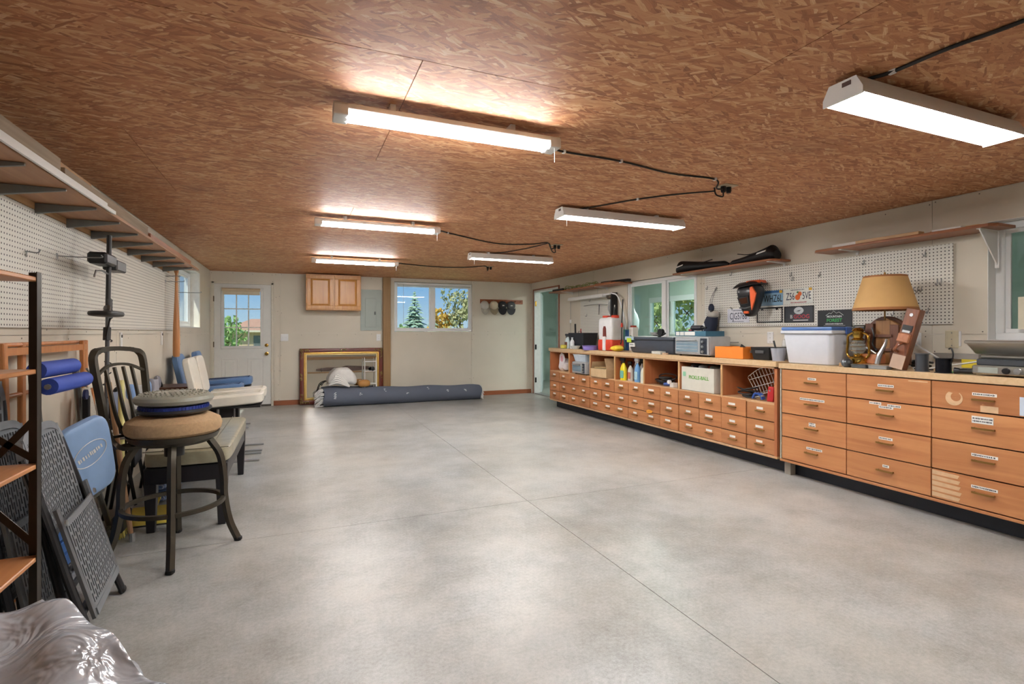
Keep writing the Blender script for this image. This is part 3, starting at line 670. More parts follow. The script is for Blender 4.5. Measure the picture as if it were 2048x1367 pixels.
for i, (x, y) in enumerate(((2.742, 2.729), (2.787, 5.32), (2.751, 7.48))):
    t = thing('ceiling_outlet', ['ceiling outlet with two black plugs nearest the camera', 'ceiling outlet with a hanging cord loop in the middle of the ceiling', 'ceiling outlet nearest the back wall window'][i], 'outlet', (x, y, CZ), group='outlets on the ceiling')
    MB().box(-.057, .057, -.057, .057, -.006, 0).build('cover_plate', mat('galv_plate', 'b9ac92', .5, .4), t, bevel=.002)
    for k in (-1, 1): MB().lathe([(0, -.045), (.014, -.045), (.018, -.03), (.018, -.006), (0, -.006)], 10, T(k * .024, 0, 0)).build('plug', RUBBER, t)
    if i == 0: MB().tube(smooth_path([(-.024, 0, -.045), (-.03, .0, -.075), (-.07, .02, -.06), (-.075, .03, -.012)]), .005, 6).build('cord_loop', CORD, t)
    if i == 1: MB().tube(smooth_path([(-.024, 0, -.045), (-.03, -.02, -.09), (-.09, -.06, -.09), (-.16, -.12, -.02)]), .006, 6).build('cord_loop', CORD, t)
# ================================================================== along the back wall
# oak cabinet
t = thing('wall_cabinet', 'oak wall cabinet with two raised panel doors hung under the ceiling', 'cabinet', (.62, BY - .31, 1.628))
MB().box(-.448, .448, .02, .31, 0, .61).build('body', OAK, t, bevel=.003)
m = MB()
for r in ((-.448, .448, 0, .035), (-.448, .448, .575, .61), (-.448, -.41, .035, .575), (.41, .448, .035, .575), (-.022, .022, .035, .575)): m.box(r[0], r[1], 0, .02, r[2], r[3])
m.build('face_frame', OAK, t, bevel=.002)
def raised_door(parent, x0, x1, z0, z1, y, fw=.058, hinge=1):
    m = MB()
    for r in ((x0, x1, z0, z0 + fw), (x0, x1, z1 - fw, z1), (x0, x0 + fw, z0 + fw, z1 - fw), (x1 - fw, x1, z0 + fw, z1 - fw)): m.box(r[0], r[1], y - .019, y, r[2], r[3])
    d = m.build('door', OAK, parent, bevel=.003)
    a, b_, c_, d_ = x0 + fw, x1 - fw, z0 + fw, z1 - fw; q = .03
    MB().add([(a, y - .008, c_), (b_, y - .008, c_), (b_, y - .008, d_), (a, y - .008, d_), (a + q, y - .018, c_ + q), (b_ - q, y - .018, c_ + q), (b_ - q, y - .018, d_ - q), (a + q, y - .018, d_ - q)], [(4, 5, 6, 7), (0, 1, 5, 4), (1, 2, 6, 5), (2, 3, 7, 6), (3, 0, 4, 7)]).build('panel', OAK, d, smooth=0)
    for z in (z0 + .07, z1 - .07): MB().box((x0 - .012) if hinge < 0 else x1, x0 if hinge < 0 else x1 + .012, y - .012, y + .002, z - .025, z + .025).build('hinge', ABRASS, d)
raised_door(t, -.432, -.012, .018, .592, 0, hinge=-1); raised_door(t, .012, .432, .018, .592, 0)
# breaker panel
t = thing('breaker_panel', 'grey green electrical panel beside the oak cabinet', 'electrical panel', (1.28, BY, 1.28))
MB().box(-.187, .187, -.012, 0, 0, .745).build('cover', mat('panel_grey', 'a7b1aa', .45, .1, var=.02), t, bevel=.003)
d = MB().box(-.105, .09, -.02, -.011, .06, .585).build('door', MATS['panel_grey'], t, bevel=.003)
MB().box(.055, .082, -.027, -.02, .29, .345).build('latch', mat('latch_grey', '5e6462', .5), d, bevel=.002)
# post
tag(MB().box(-.068, .068, -.1, 0, 0, CZ).build('wooden_post', POSTW, bevel=.006, loc=(1.55, BY, 0)), 'rough fir post standing against the back wall beside the mirror', 'post')
# switch and outlet
def plate(name, label, cat, side, a, z, w, h_, kind, mt=VINYL):
    p = {'B': ((a, BY, z), 0), 'R': ((RX, a, z), -pi / 2), 'L': ((LX, a, z), pi / 2)}[side]
    t = thing(name, label, cat, p[0], p[1])
    MB().box(-w / 2, w / 2, -.006, 0, -h_ / 2, h_ / 2).build('cover_plate', mt, t, bevel=.003)
    if kind == 'switch2':
        for k in (-1, 1): MB().box(k * .023 - .005, k * .023 + .005, -.018, -.005, -.012, .012).build('toggle', mt, t, bevel=.002)
    elif kind == 'outlet':
        for k in (-1, 1):
            q = MB().lathe([(0, .0), (.016, 0), (.016, .003), (0, .003)], 12, T(0, -.006, k * .02) @ Rx(pi / 2)).build('receptacle', mt, t)
            m = MB(); m.box(-.007, -.005, -.0105, -.0085, k * .02 - .002, k * .02 + .007); m.box(.005, .007, -.0105, -.0085, k * .02 - .002, k * .02 + .007); m.build('slots', BLACK, q)
    elif kind == 'blank':
        for k in (-1, 0, 1): MB().lathe([(0, 0), (.004, 0), (.003, .002), (0, .002)], 8, T(0, -.006, k * h_ * .36) @ Rx(pi / 2)).build('screw', ZINC, t)
    return t
plate('light_switch', 'white double light switch plate beside the entry door', 'switch', 'B', -.166, 1.16, .122, .122, 'switch2')
plate('wall_outlet', 'white outlet plate between switch and post, over mirror corner', 'outlet', 'B', 1.415, 1.155, .078, .122, 'outlet')
# hat rack and caps
t = thing('hat_rack', 'wooden peg rail on the back wall with caps on it', 'rack', (3.84, BY, 1.862))
MB().box(-.46, .46, -.018, 0, -.042, .042).build('board', CEDAR if False else TRIMW, t, bevel=.003)
for k in range(8): MB().tube([(-.40 + k * .114, -.016, .0), (-.40 + k * .114, -.075, .012)], .008, 8).build('peg', TRIMW, t)
def cap(label, x, col, brim, rz):
    t = thing('baseball_hat', label, 'hat', (x, BY - .045, 1.86), rz, group='caps on the peg rail'); cm = mat('cap_' + col, col, .85, var=.08, bump=.3)
    def f(p): return Vector((p.x, p.y if p.y < 0 else p.y * .3, p.z))
    m = MB().sup((0, -.045, -.075), .088, .075, .085, 2.3, 18, 10, fn=f); m.build('crown', cm, t)
    m = MB(); n_ = 14
    top = [(.085 * math.cos(pi + pi * i / n_), -.05, -.13 - .012 * math.sin(pi * i / n_)) for i in range(n_ + 1)]
    bot = [(.09 * math.cos(pi + pi * i / n_), -.062 - .02 * math.sin(pi * i / n_), -.14 - .125 * math.sin(pi * i / n_)) for i in range(n_ + 1)]
    vs_ = top + bot + [(p[0], p[1] - .006, p[2]) for p in top] + [(p[0], p[1] - .006, p[2]) for p in bot]; N = n_ + 1; fs_ = []
    for i in range(n_): fs_ += [(i, i + 1, N + i + 1, N + i), (2 * N + i, 3 * N + i, 3 * N + i + 1, 2 * N + i + 1), (N + i, N + i + 1, 3 * N + i + 1, 3 * N + i), (i, 2 * N + i, 2 * N + i + 1, i + 1)]
    MB().add(vs_, fs_).build('brim', mat('cap_' + brim, brim, .85, var=.08), t)
    MB().ell((0, -.045, .012), .008, .008, .005, 8, 4).build('button', cm, t)
    if col in ('2b2b2e', '56595b'): MB().box(-.02, .02, -.128, -.122, -.09, -.07).build('badge', mat('badge_pale', 'c9c7bf', .7), t)
    return t
cap('pale grey cap, leftmost on the peg rail', 3.43, 'c9c5bb', 'a9a397', .25)
cap('cream cap with a dark edged brim, second on the peg rail', 3.63, 'cbbda3', '8d8068', .15)
cap('black cap, third on the peg rail', 3.825, '2b2b2e', '222225', -.1)
cap('dark grey cap, rightmost on the peg rail', 4.015, '56595b', '4b4e52', -.2)
# gilt mirror leaning on the wall
t = thing('framed_mirror', 'large mirror in a red and gilt ornate frame leaning on the back wall', 'mirror', (.775, BY - .085, 0.002), rot=(D(-3.6), 0, 0))
REDW = mat('red_lacquer', '6b2c1e', .35, var=.12, scale=9); GILT = mat('gilt', 'c6a052', .35, .7, var=.1); GILTD = mat('dark_gilt', '8c7746', .45, .6, var=.2, scale=40)
def fr(x, z0, z1, fw, y0, y1):
    m = MB()
    o = [(-x, z0), (x, z0), (x, z1), (-x, z1)]; i_ = [(-x + fw, z0 + fw), (x - fw, z0 + fw), (x - fw, z1 - fw), (-x + fw, z1 - fw)]
    v = [(a, y0, b_) for a, b_ in o] + [(a, y0 - .0, b_) for a, b_ in i_] + [(a, y1, b_) for a, b_ in o] + [(a, y1, b_) for a, b_ in i_]; f_ = []
    for k in range(4):
        n_ = (k + 1) % 4; f_ += [(k, n_, 4 + n_, 4 + k), (8 + k, 12 + k, 12 + n_, 8 + n_), (k, 8 + k, 8 + n_, n_), (4 + k, 4 + n_, 12 + n_, 12 + k)]
    return m.add(v, f_)
fr(.703, 0, .965, .068, -.05, 0).build('outer_moulding', REDW, t, bevel=.012, seg=2)
fr(.64, .063, .902, .035, -.038, 0).build('inner_moulding', GILT, t, bevel=.008, seg=2)
fr(.607, .096, .869, .022, -.026, 0).build('liner', mat('pale_gilt', 'd8c38c', .4, .5), t, bevel=.004)
m, tt, nn, bb = _new('mirror_silver'); bb.inputs['Metallic'].default_value = 1; bb.inputs['Roughness'].default_value = .015; bb.inputs['Base Color'].default_value = (.86, .87, .85, 1); MATS['mirror_silver'] = m
MB().box(-.59, .59, -.014, -.004, .11, .855).build('mirror_glass', m, t, smooth=0)
def orn(m, cx, cz, w, h_, seed):
    r = random.Random(seed)
    for k in range(14):
        a = r.uniform(0, 6.28); q = r.uniform(.1, 1) ** .6
        m.ell((cx + w * q * math.cos(a), -.053 - r.uniform(0, .012), cz + h_ * q * math.sin(a)), r.uniform(.006, .013), .009, r.uniform(.006, .016), 7, 4)
for cx, cz in ((-.67, .035), (.67, .035), (-.67, .93), (.67, .93)):
    m = MB(); s_, z_ = (1 if cx < 0 else -1), (1 if cz < .5 else -1)
    orn(m, cx, cz, .03, .03, cx + cz); orn(m, cx + s_ * .075, cz, .05, .018, cx); orn(m, cx, cz + z_ * .09, .018, .07, cz); m.build('corner_ornament', GILTD, t)
for cx, cz, w, h_ in ((0, .932, .07, .02), (-.67, .48, .02, .07), (.67, .48, .02, .07)):
    m = MB(); orn(m, cx, cz, w, h_, cx + 3); m.build('side_ornament', GILTD, t)
# rolled carpet
def rug():
    t = thing('rolled_carpet', 'long blue grey carpet rolled up on the floor under the window', 'carpet', (1.80, 9.25, 0))
    RUGM = stripes('carpet_back', ['535966', '666d7b', '5b6270'], 'X', 55, .95)
    x0, x1 = -1.36, 1.40; rings = []; n_ = 26
    for k in range(25):
        x = x0 + (x1 - x0) * k / 24; r = .162 - .022 * k / 24 + .004 * math.sin(k * .9); q = [0.012 * math.sin(k * .45), 0]
        if k in (0, 24): r *= .97
        rings.append([(x + .012 * math.sin(3 * a), q[0] + r * 1.03 * math.cos(a), max(0, r * .97 + r * .97 * math.sin(a))) for a in [2 * pi * i / n_ for i in range(n_)]])
    MB().loft(rings).build('carpet_roll', RUGM, t)
    FR = mat('fringe', 'd9d8d6', .9, var=.1, scale=60)
    r_ = random.Random(3)
    for s_, xe, rr, ln in ((-1, x0, .152, .13), (1, x1, .132, .05)):
        m = MB()
        for i in range(90 if s_ < 0 else 60):
            a = r_.uniform(0, 6.28); q = rr * r_.uniform(.35, 1.0); y, z = q * math.cos(a), rr + .005 + q * math.sin(a)
            L_ = ln * r_.uniform(.6, 1.15); p = [(xe - s_ * .01, y, z), (xe + s_ * L_ * .5, y * 1.03, z - .01), (xe + s_ * L_, y * 1.05 + r_.uniform(-.02, .02), max(.008, z - .05 - r_.uniform(0, .05)))]
            m.tube(p, [.011, .012, .006], 5)
        m.build('fringe', FR, t, kind='stuff')
    MK = mat('stitch_white', 'c9cdd0', .9)
    for x, zz in ((-1.18, .2), (-1.18, .165), (-1.18, .235), (-.77, .21), (-.36, .25), (.02, .19), (.39, .25), (.75, .20), (1.08, .2)):
        m = MB(); a = math.asin(max(-1, min(1, (zz - .155) / .155))); y = -math.cos(a) * .166
        r2 = random.Random(x)
        for k in range(4):
            da = r2.uniform(-.16, .16); dx = r2.uniform(-.018, .018); yy, z2 = -math.cos(a + da) * .1655, .155 + .155 * math.sin(a + da)
            m.box(x + dx - .010, x + dx + .010, yy - .004, yy + .006, z2 - .005, z2 + .005)
        m.build('stitch_mark', MK, t, smooth=0)
rug()
# bundle of white blanket, brown cushion and wire stand on top of / behind the carpet
def lump(p): return Vector((p.x * (1 + .12 * math.sin(9 * p.z + 3)), p.y + .015 * math.sin(26 * p.x), p.z + .05 * (1 - abs(p.x) / .24) + .012 * math.sin(31 * p.x + 5) + .01 * math.sin(24 * p.z)))
t = thing('white_blanket', 'white blanket bundled up on the rolled carpet in front of mirror', 'blanket', (.75, 9.27, .312))
MB().sup((0, 0, .15), .225, .13, .155, 2.2, 28, 16, fn=lump).build('blanket_bundle', mat('white_fleece', 'e6e5e1', .95, bump=.5, scale=12), t)
m = MB()
for k in range(5): m.tube(smooth_path([(-.22 + .02 * k, -.06 - .012 * k, .05 + .03 * k), (-.10, -.125, .09 + .035 * k), (.02, -.128, .05 + .02 * k), (.10, -.105, .02)]), [.014] * 19, 7)
m.build('fold', MATS['white_fleece'], t)
t = thing('brown_cushion', 'round tan leather cushion beside the white blanket on the carpet', 'cushion', (1.10, 9.27, .308))
MB().sup((0, 0, .06), .105, .085, .062, 3, 20, 10).build('cushion_body', mat('tan_leather', 'b98545', .5), t); MB().tube([(.1 * math.cos(a), .08 * math.sin(a), .06) for a in [2 * pi * i / 20 for i in range(20)]], .004, 5, True).build('seam', mat('tan_seam', '8f6434', .6), t)
t = thing('wire_stand', 'white wire stand behind the rolled carpet, in front of mirror right side', 'stand', (1.24, 9.49, 0))
for x in (-.1, .1):
    for y in (-.05, .05): MB().cyl((x, y, 0), (x, y * .6, .80 if y > 0 else .74), .006, n=6).build('leg', WHITE, t)
for z in (.34, .56, .73): MB().tube([(-.1, -.045, z), (.1, -.045, z), (.1, .045, z), (-.1, .045, z)], .005, 6, True).build('rung', WHITE, t)
m = MB(); m.box(-.09, .09, -.04, .04, .553, .562); m.build('tray', WHITE, t)
MB().ell((.04, 0, .60), .035, .03, .04, 8, 6).build('clamp', BLACK, t)
cord('black cord looping up behind left end of the rolled carpet', [(.32, 9.46, .008), (.35, 9.47, .2), (.40, 9.47, .36), (.50, 9.48, .41), (.45, 9.48, .38), (.42, 9.47, .33)], .007)
# things on the front wall behind the camera: they show in the mirror
t = thing('lumber_rack', 'long brown timber lying on wall hooks, seen only in the mirror', 'timber', (1.75, FY + .08, 1.28))
MB().prism([(-1.0, -.03), (-.55, -.05), (-.1, .0), (.2, -.07), (.95, -.02), (1.2, .03), (.95, .09), (.1, .13), (-.08, .07), (-.6, .08), (-1.0, .02)], -.03, .03, Rx(pi / 2)).build('timber_body', DKWOOD, t, bevel=.006)
for x in (-.8, .8): MB().tube([(x, -.078, -.08), (x, .0, -.085), (x, .05, -.08), (x, .05, .06)], .008, 6).build('hook', BLACKM, t)
MB().box(-1.3, 1.4, -.078, -.06, -.14, -.08).build('backing_board', PINEX, t, bevel=.003)
t = tag(MB().box(-1.6, 2.0, 0, .06, -.05, .05).build('header_board', PINEX, bevel=.003, loc=(1.6, FY, 1.72)), 'pale timber header on the front wall, seen only in the mirror', 'board')
# ================================================================== cabinets along the right wall
FX = 3.94
def Yu(u, X): return PX(u, HOR, X).y
def Zv(u, v, X): return PX(u, v, X).z
Y0, Y1, NC = 3.353, 7.747, 14
CW = (Y1 - Y0) / NC
ZR = (.148, .288, .446, .612)
LT, RT = .99, .978              # worktop heights
TOE = mat('toe_kick', '1e2430', .5); DARK = mat('gap_dark', '2c1a10', .9); PAPER = mat('paper_label', 'ecebe6', .7, var=.02); INK = mat('ink', '3b3c44', .7)
EDGE = wood('edge_band', 'c79a6c', 'd8b088', .45, 'Y', 12, .05)
EDGEZ = wood('edge_band_upright', 'c4935f', 'd8ae80', .45, 'Z', 12, .05)
# shared drawer hardware, local frame: x right, -y to the room, z up
def pull_mesh(w):
    m = MB()
    for s in (-1, 1): m.cyl((s * w / 2, 0, 0), (s * w / 2, -.016, 0), .006, .004, 8)
    m.sweep([(-w / 2 - .008, -.018, 0), (-w / 4, -.021, 0), (w / 4, -.021, 0), (w / 2 + .008, -.018, 0)], [(-.0035, -.006), (.0035, -.006), (.0035, .006), (-.0035, .006)], up=(0, 0, 1))
    return m.mesh('pull')
PULL_S = pull_mesh(.085); PULL_S.materials.append(ABRASS)
PULL_L = pull_mesh(.10); PULL_L.materials.append(ABRASS)
def lab_mesh(w, h_, marks=0):
    m = MB().box(-w / 2, w / 2, -.0012, 0, -h_ / 2, h_ / 2); me = m.mesh('paper_label', smooth=0); me.materials.append(PAPER); return me
LABS = [lab_mesh(w, .022) for w in (.07, .085, .10, .14)]
def put(name, me, parent, loc):
    o = bpy.data.objects.new(name, me); COL.objects.link(o); o.parent = parent; o.location = loc; return o
c1 = thing('drawer_cabinet', 'long wooden cabinet of small drawers with open cubbies above', 'cabinet', (FX, (Y0 + Y1) / 2, 0), -pi / 2)
HW = (Y1 - Y0) / 2 + .022
MB().box(-HW, HW, .13, .54, 0, .138).build('toe_kick', TOE, c1)
MB().box(-HW, HW, -.002, .55, .125, .146).build('bottom_rail', EDGE, c1, bevel=.002)
MB().box(-HW + .01, HW - .01, .03, .53, .146, .598).build('drawer_carcass', DARK, c1, smooth=0)
MB().box(-HW, -HW + .018, 0, .54, .146, LT - .05).build('side_panel', CABIN, c1, bevel=.001)
MB().box(HW - .03, HW, 0, .54, .146, LT - .05).build('side_panel', CABIN, c1, bevel=.001)
MB().box(-HW + .018, HW - .03, .52, .535, .598, LT - .05).build('back_panel', CABIN, c1, smooth=0)
MB().box(-HW + .018, HW - .03, .0, .52, .598, .618).build('cubby_floor', EDGE, c1, bevel=.001)
for k in range(1, 7):
    x = -HW + .02 + k * 2 * CW
    MB().box(x - .009, x + .009, .014, .52, .618, LT - .05).build('partition', CABIN, c1, bevel=.001)
    MB().box(x - .010, x + .010, .0, .014, .618, LT - .05).build('partition_edge', EDGEZ, c1, bevel=.001)
MB().box(-HW, HW, .0, .02, LT - .065, LT - .05).build('top_rail', EDGE, c1, bevel=.001)
rd = random.Random(11)
fmesh = {}
def front(parent, x0, x1, z0, z1, y, key):
    w, h_ = x1 - x0, z1 - z0; k = (round(w, 3), round(h_, 3), key)
    if k not in fmesh:
        me = MB().box(-w / 2, w / 2, 0, .018, -h_ / 2, h_ / 2).mesh('drawer', .0015); me.materials.append(CABW); fmesh[k] = me
    return put('drawer', fmesh[k], parent, ((x0 + x1) / 2, y, (z0 + z1) / 2))
merge = {0: {4, 7, 10}, 1: {1}}          # double fronts with two pulls
for r in range(3):
    c = 0
    while c < NC:
        dbl = c in merge.get(r, ())
        x0 = -HW + .02 + c * CW + .004; x1 = x0 + CW * (2 if dbl else 1) - .008
        d = front(c1, x0, x1, ZR[r] + .004, ZR[r + 1] - .004, .0 + rd.uniform(-.005, .004), 0)
        for k in range(2 if dbl else 1):
            xc = (-(CW / 2) + k * CW) if dbl else 0
            xc += rd.uniform(-.012, .012); zc_ = rd.uniform(-.01, .004)
            put('pull', PULL_S, d, (xc, 0, zc_))
            put('paper_label', LABS[rd.choice((0, 0, 1, 1, 2))], d, (xc - .01, 0, zc_ + .026))
        c += 2 if dbl else 1
# worktop of the small drawer cabinet
tag(MB().box(-HW - .03, HW - .001, -.012, .558, LT - .05, LT).build('worktop', TOPW, bevel=.003, loc=(FX, (Y0 + Y1) / 2, 0), rot=(0, 0, -pi / 2)), 'tan laminate worktop over the small drawer cabinet', 'worktop')
# ---- large drawers
GY1, GW = 3.286, .5815
c2 = thing('large_drawer_cabinet', 'wooden cabinet of large labelled drawers nearest the camera', 'cabinet', (FX, GY1 - 2 * GW, 0), -pi / 2)
H2 = 2 * GW + .018
MB().box(-H2, H2, .13, .54, 0, .138).build('toe_kick', TOE, c2)
MB().box(-H2, H2, .0, .55, .122, .142).build('bottom_rail', CABW, c2, bevel=.002)
MB().box(-H2 + .01, H2 - .01, .03, .53, .142, RT - .045).build('drawer_carcass', DARK, c2, smooth=0)
MB().box(-H2, -H2 + .012, .004, .54, .142, RT - .045).build('side_panel', mat('pale_edge', 'b9b2a2', .6), c2, bevel=.001)
MB().box(H2 - .012, H2, .0, .54, .142, RT - .045).build('side_panel', CABIN, c2, bevel=.001)
MB().box(-H2 + .0, -H2 + .06, .06, .12, 0, .122).build('foot', mat('foot_grey', '9c968c', .7), c2)
ZB = (.146, .342, .545, .748, .93)
BL = {(0, 3): [(.0, .03, .075)], (0, 2): [(.0, .036, .22)], (0, 1): [(0, .028, .06, .03)], (0, 0): [(.02, .034, .14)],
      (1, 3): [(.0, .03, .11)], (1, 2): [(-.075, .075, .085), (.055, .068, .09), (.0, .052, .10)], (1, 1): [(0, .03, .095)], (1, 0): [(0, .03, .045)],
      (2, 3): [(.0, .03, .125)], (2, 2): [(-.01, .036, .11, .045)], (2, 1): [(0, .03, .135)], (2, 0): [(0, .03, .135)],
      (3, 3): [(.0, .03, .12)], (3, 2): [(.0, .03, .12)], (3, 1): [(.0, .03, .12)], (3, 0): [(.0, .03, .12)]}
SCRAPE = mat('scraped_veneer', 'd3b08a', .6, var=.12, scale=25)
for c in range(4):
    for r in range(4):
        x0 = -2 * GW + c * GW + .004; x1 = x0 + GW - .008
        d = front(c2, x0, x1, ZB[r] + .004, ZB[r + 1] - .004, rd.uniform(-.004, .003), 1)
        pz = .008 if r < 3 else -.006
        put('pull', PULL_L, d, (0, 0, pz - .004))
        for lb in BL[(c, r)]:
            h_ = lb[3] if len(lb) > 3 else .019
            l_ = MB().box(-lb[2] / 2, lb[2] / 2, -.0012, 0, -h_ / 2, h_ / 2).build('paper_label', PAPER, d, smooth=0, loc=(lb[0], 0, pz + lb[1] + (h_ - .02) / 2))
            m = MB(); xx = -lb[2] / 2 + .006; q = random.Random(c * 7 + r + lb[0])
            for row in range(2 if h_ > .025 else 1):
                xx = -lb[2] / 2 + .006; zz = (.008 - row * .017) if h_ > .025 else 0
                while xx < lb[2] / 2 - .01:
                    w_ = q.uniform(.003, .007); hh = q.uniform(.003, .0055); m.box(xx, xx + w_, -.0017, -.0011, zz - hh, zz + hh); xx += w_ + q.uniform(.0015, .004)
            m.build('handwriting', INK, l_, smooth=0, kind='stuff')
        if (c, r) == (2, 0):
            m = MB(); q = random.Random(5)
            for k in range(5):
                z = .075 - k * .036; a, b_ = -.285, -.285 + .15 + q.uniform(-.02, .02); m.prism([(a, z - .014), (b_ - .01, z - .015), (b_, z + .008), (a, z + .014)], 0, .0008, Rx(pi / 2))
            m.build('scraped_patch', SCRAPE, d, smooth=0)
        if (c, r) == (2, 3):
            ring = [(.048 * math.cos(a) - .16, .048 * math.sin(a) - .015) for a in [2.2 + 5.0 * i / 18 for i in range(19)]] + [(.028 * math.cos(a) - .15, .028 * math.sin(a) - .006) for a in [7.2 - 5.0 * i / 18 for i in range(19)]]
            m = MB().prism(ring, 0, .0008, Rx(pi / 2)); m.build('scraped_patch', SCRAPE, d, smooth=0)
            MB().box(-.02, .07, -.0006, 0, -.085, -.045).build('scraped_patch', SCRAPE, d, smooth=0)
            MB().box(.17, .23, -.0012, 0, -.08, .03).build('sticker', mat('blue_white_sticker', 'c9d6e6', .6), d, smooth=0)
        if (c, r) == (1, 3): MB().box(.15, .27, -.0006, 0, .07, .078).build('scraped_patch', SCRAPE, d, smooth=0)
tag(MB().box(-H2 - .004, H2 + .4, -.012, .558, RT - .045, RT).build('worktop', TOPW, bevel=.003, loc=(FX, GY1 - 2 * GW, 0), rot=(0, 0, -pi / 2)), 'tan wooden worktop over the large drawer cabinet', 'worktop')
def marks(parent, w, h_, M, mt, seed=1, name='small_print'):
    m = MB(); q = random.Random(seed); x = -w / 2
    while x < w / 2 - .002:
        ww = q.uniform(.18, .4) * h_; m.box(x, min(w / 2, x + ww), -h_ / 2 * q.uniform(.6, 1), h_ / 2 * q.uniform(.6, 1), 0, .0006); x += ww + h_ * q.uniform(.12, .3)
    o = m.xf(M).build(name, mt, parent, smooth=0, kind='stuff'); return o
# ================================================================== in the cubbies
CB = .6185
def rthing(name, label, cat, u, X, z, ang=0, group=None, xf=None):
    """a thing on the right-hand side, front turned to the room, its foot centre seen at column u"""
    return thing(name, label, cat, (X, Yu(u, xf or X), z), -pi / 2 + ang, group)
SILV = mat('silver_plastic', 'c3c6c8', .35, .5); DGLASS = mat('oven_glass', '7f97a6', .12, .2, var=.2, scale=8); DKB = mat('dark_blue_cloth', '20283c', .8)
def toaster(label, u, X, z, w, h_, d_, ang=0):
    t = rthing('toaster_oven', label, 'oven', u, X, z, ang, xf=X - d_ / 2)
    MB().box(-w / 2, w / 2, -d_ / 2 + .02, d_ / 2, .015, h_).build('body', SILV, t, bevel=.012, seg=2)
    MB().box(-w / 2 + .005, w / 2 - .005, -d_ / 2, -d_ / 2 + .022, .02, h_ - .005).build('front_panel', SILV, t, bevel=.005)
    dr = MB().box(-w / 2 + .02, w * .24, -d_ / 2 - .008, -d_ / 2, .035, h_ - .025).build('oven_door', SILV, t, bevel=.004)
    MB().box(-w / 2 + .035, w * .24 - .015, -d_ / 2 - .010, -d_ / 2 - .007, .05, h_ - .055).build('oven_window', DGLASS, dr, smooth=0)
    for k in range(3): MB().cyl((-w / 2 + .04, -d_ / 2 - .011, .075 + k * .035), (w * .24 - .02, -d_ / 2 - .011, .075 + k * .035), .0025, n=6).build('rack_bar', STEEL, dr)
    MB().tube([(-w / 2 + .05, -d_ / 2 - .006, h_ - .04), (-w / 2 + .05, -d_ / 2 - .03, h_ - .04), (w * .24 - .03, -d_ / 2 - .03, h_ - .04), (w * .24 - .03, -d_ / 2 - .006, h_ - .04)], .006, 8).build('door_handle', STEEL, dr)
    cp = MB().box(w * .27, w / 2 - .025, -d_ / 2 - .003, -d_ / 2, .03, h_ - .02).build('control_panel', mat('navy_panel', '252c38', .4), t)
    for k in range(3): MB().lathe([(0, 0), (.016, 0), (.014, .014), (0, .015)], 14, T(w * .345, -d_ / 2 - .003, .055 + k * (h_ - .1) / 2.2) @ Rx(pi / 2)).build('knob', STEEL, cp)
    for x in (-1, 1):
        for y in (-1, 1): MB().cyl((x * (w / 2 - .04), y * (d_ / 2 - .05), 0), (x * (w / 2 - .04), y * (d_ / 2 - .05), .016), .012, n=8).build('foot', BLACK, t)
    return t
# cubby 1: bag
t = rthing('shopping_bag', 'white plastic bag with pink print in the farthest cubby', 'bag', 1120, 4.08, CB, xf=3.99)
MB().sup((.0, 0, .10), .12, .09, .10, 2.4, fn=lambda p: Vector((p.x + .012 * math.sin(p.z * 50), p.y + .01 * math.sin(p.x * 60), p.z + .01 * math.sin(p.x * 40)))).build('bag_body', mat('white_poly', 'e6dfe0', .3), t)
m = MB().prism([(-.06, .1), (.10, .08), (.12, .2), (.06, .28), (-.02, .30), (-.07, .26)], -.006, .006, T(0, -.08, 0) @ Rx(pi / 2 - .1)); m.build('bag_flap', MATS['white_poly'], t, bevel=.003)
MB().prism([(-.02, .14), (.06, .13), (.07, .2), (.03, .25), (-.02, .24)], .006, .008, T(0, -.082, 0) @ Rx(pi / 2 - .1)).build('pink_print', mat('pink_print', 'd8a0aa', .5), t)
# cubby 2: toaster oven with a plastic bin on it
toaster('silver toaster oven standing in the second cubby', 1157, 4.03, CB, .40, .19, .26)
t = rthing('plastic_bin', 'clear plastic bin on top of the cubby toaster oven', 'bin', 1157, 4.06, CB + .192, xf=3.93)
MB().add([(-.15, -.10, 0), (.15, -.10, 0), (.15, .10, 0), (-.15, .10, 0), (-.18, -.12, .10), (.18, -.12, .10), (.18, .12, .10), (-.18, .12, .10)], [(3, 2, 1, 0), (0, 1, 5, 4), (1, 2, 6, 5), (2, 3, 7, 6), (3, 0, 4, 7)]).build('bin_body', mat('clear_tub', 'c4d0da', .25), t, smooth=0)
MB().tube([(-.18, -.12, .10), (.18, -.12, .10), (.18, .12, .10), (-.18, .12, .10)], .006, 6, True).build('rim', mat('clear_rim', 'd9e0e6', .3), t)
MB().box(-.12, .12, -.08, .08, .002, .03).build('contents', PAPER, t)
# cubby 3: carton with papers
CARD = mat('cardboard', 'c2a57e', .8, var=.08)
t = rthing('open_carton', 'open cardboard carton stuffed with paper in the third cubby', 'box', 1199, 4.08, CB, .0, xf=3.93)
m = MB()
for r in ((-.20, .20, -.17, -.166), (-.20, .20, .166, .17), (-.20, -.196, -.166, .166), (.196, .20, -.166, .166)): m.box(r[0], r[1], r[2], r[3], 0, .12)
m.box(-.2, .2, -.17, .17, 0, .004); m.build('carton_body', CARD, t)
MB().box(-.002, .002, -.16, .16, 0, .17, T(.2, 0, .11) @ Ry(-.35)).build('flap', CARD, t)
MB().box(-.002, .002, -.16, .16, 0, .10, T(-.2, 0, .115) @ Ry(.25)).build('flap', CARD, t)
for k in range(6): MB().box(-.15, .12, -.13, .13, .03 + k * .02, .04 + k * .02, Rz(.12 * (k - 2))).build('folded_paper', [PAPER, mat('tan_paper', 'd2bf94', .8), mat('kraft_paper', 'b79b6c', .8)][k % 3], t)
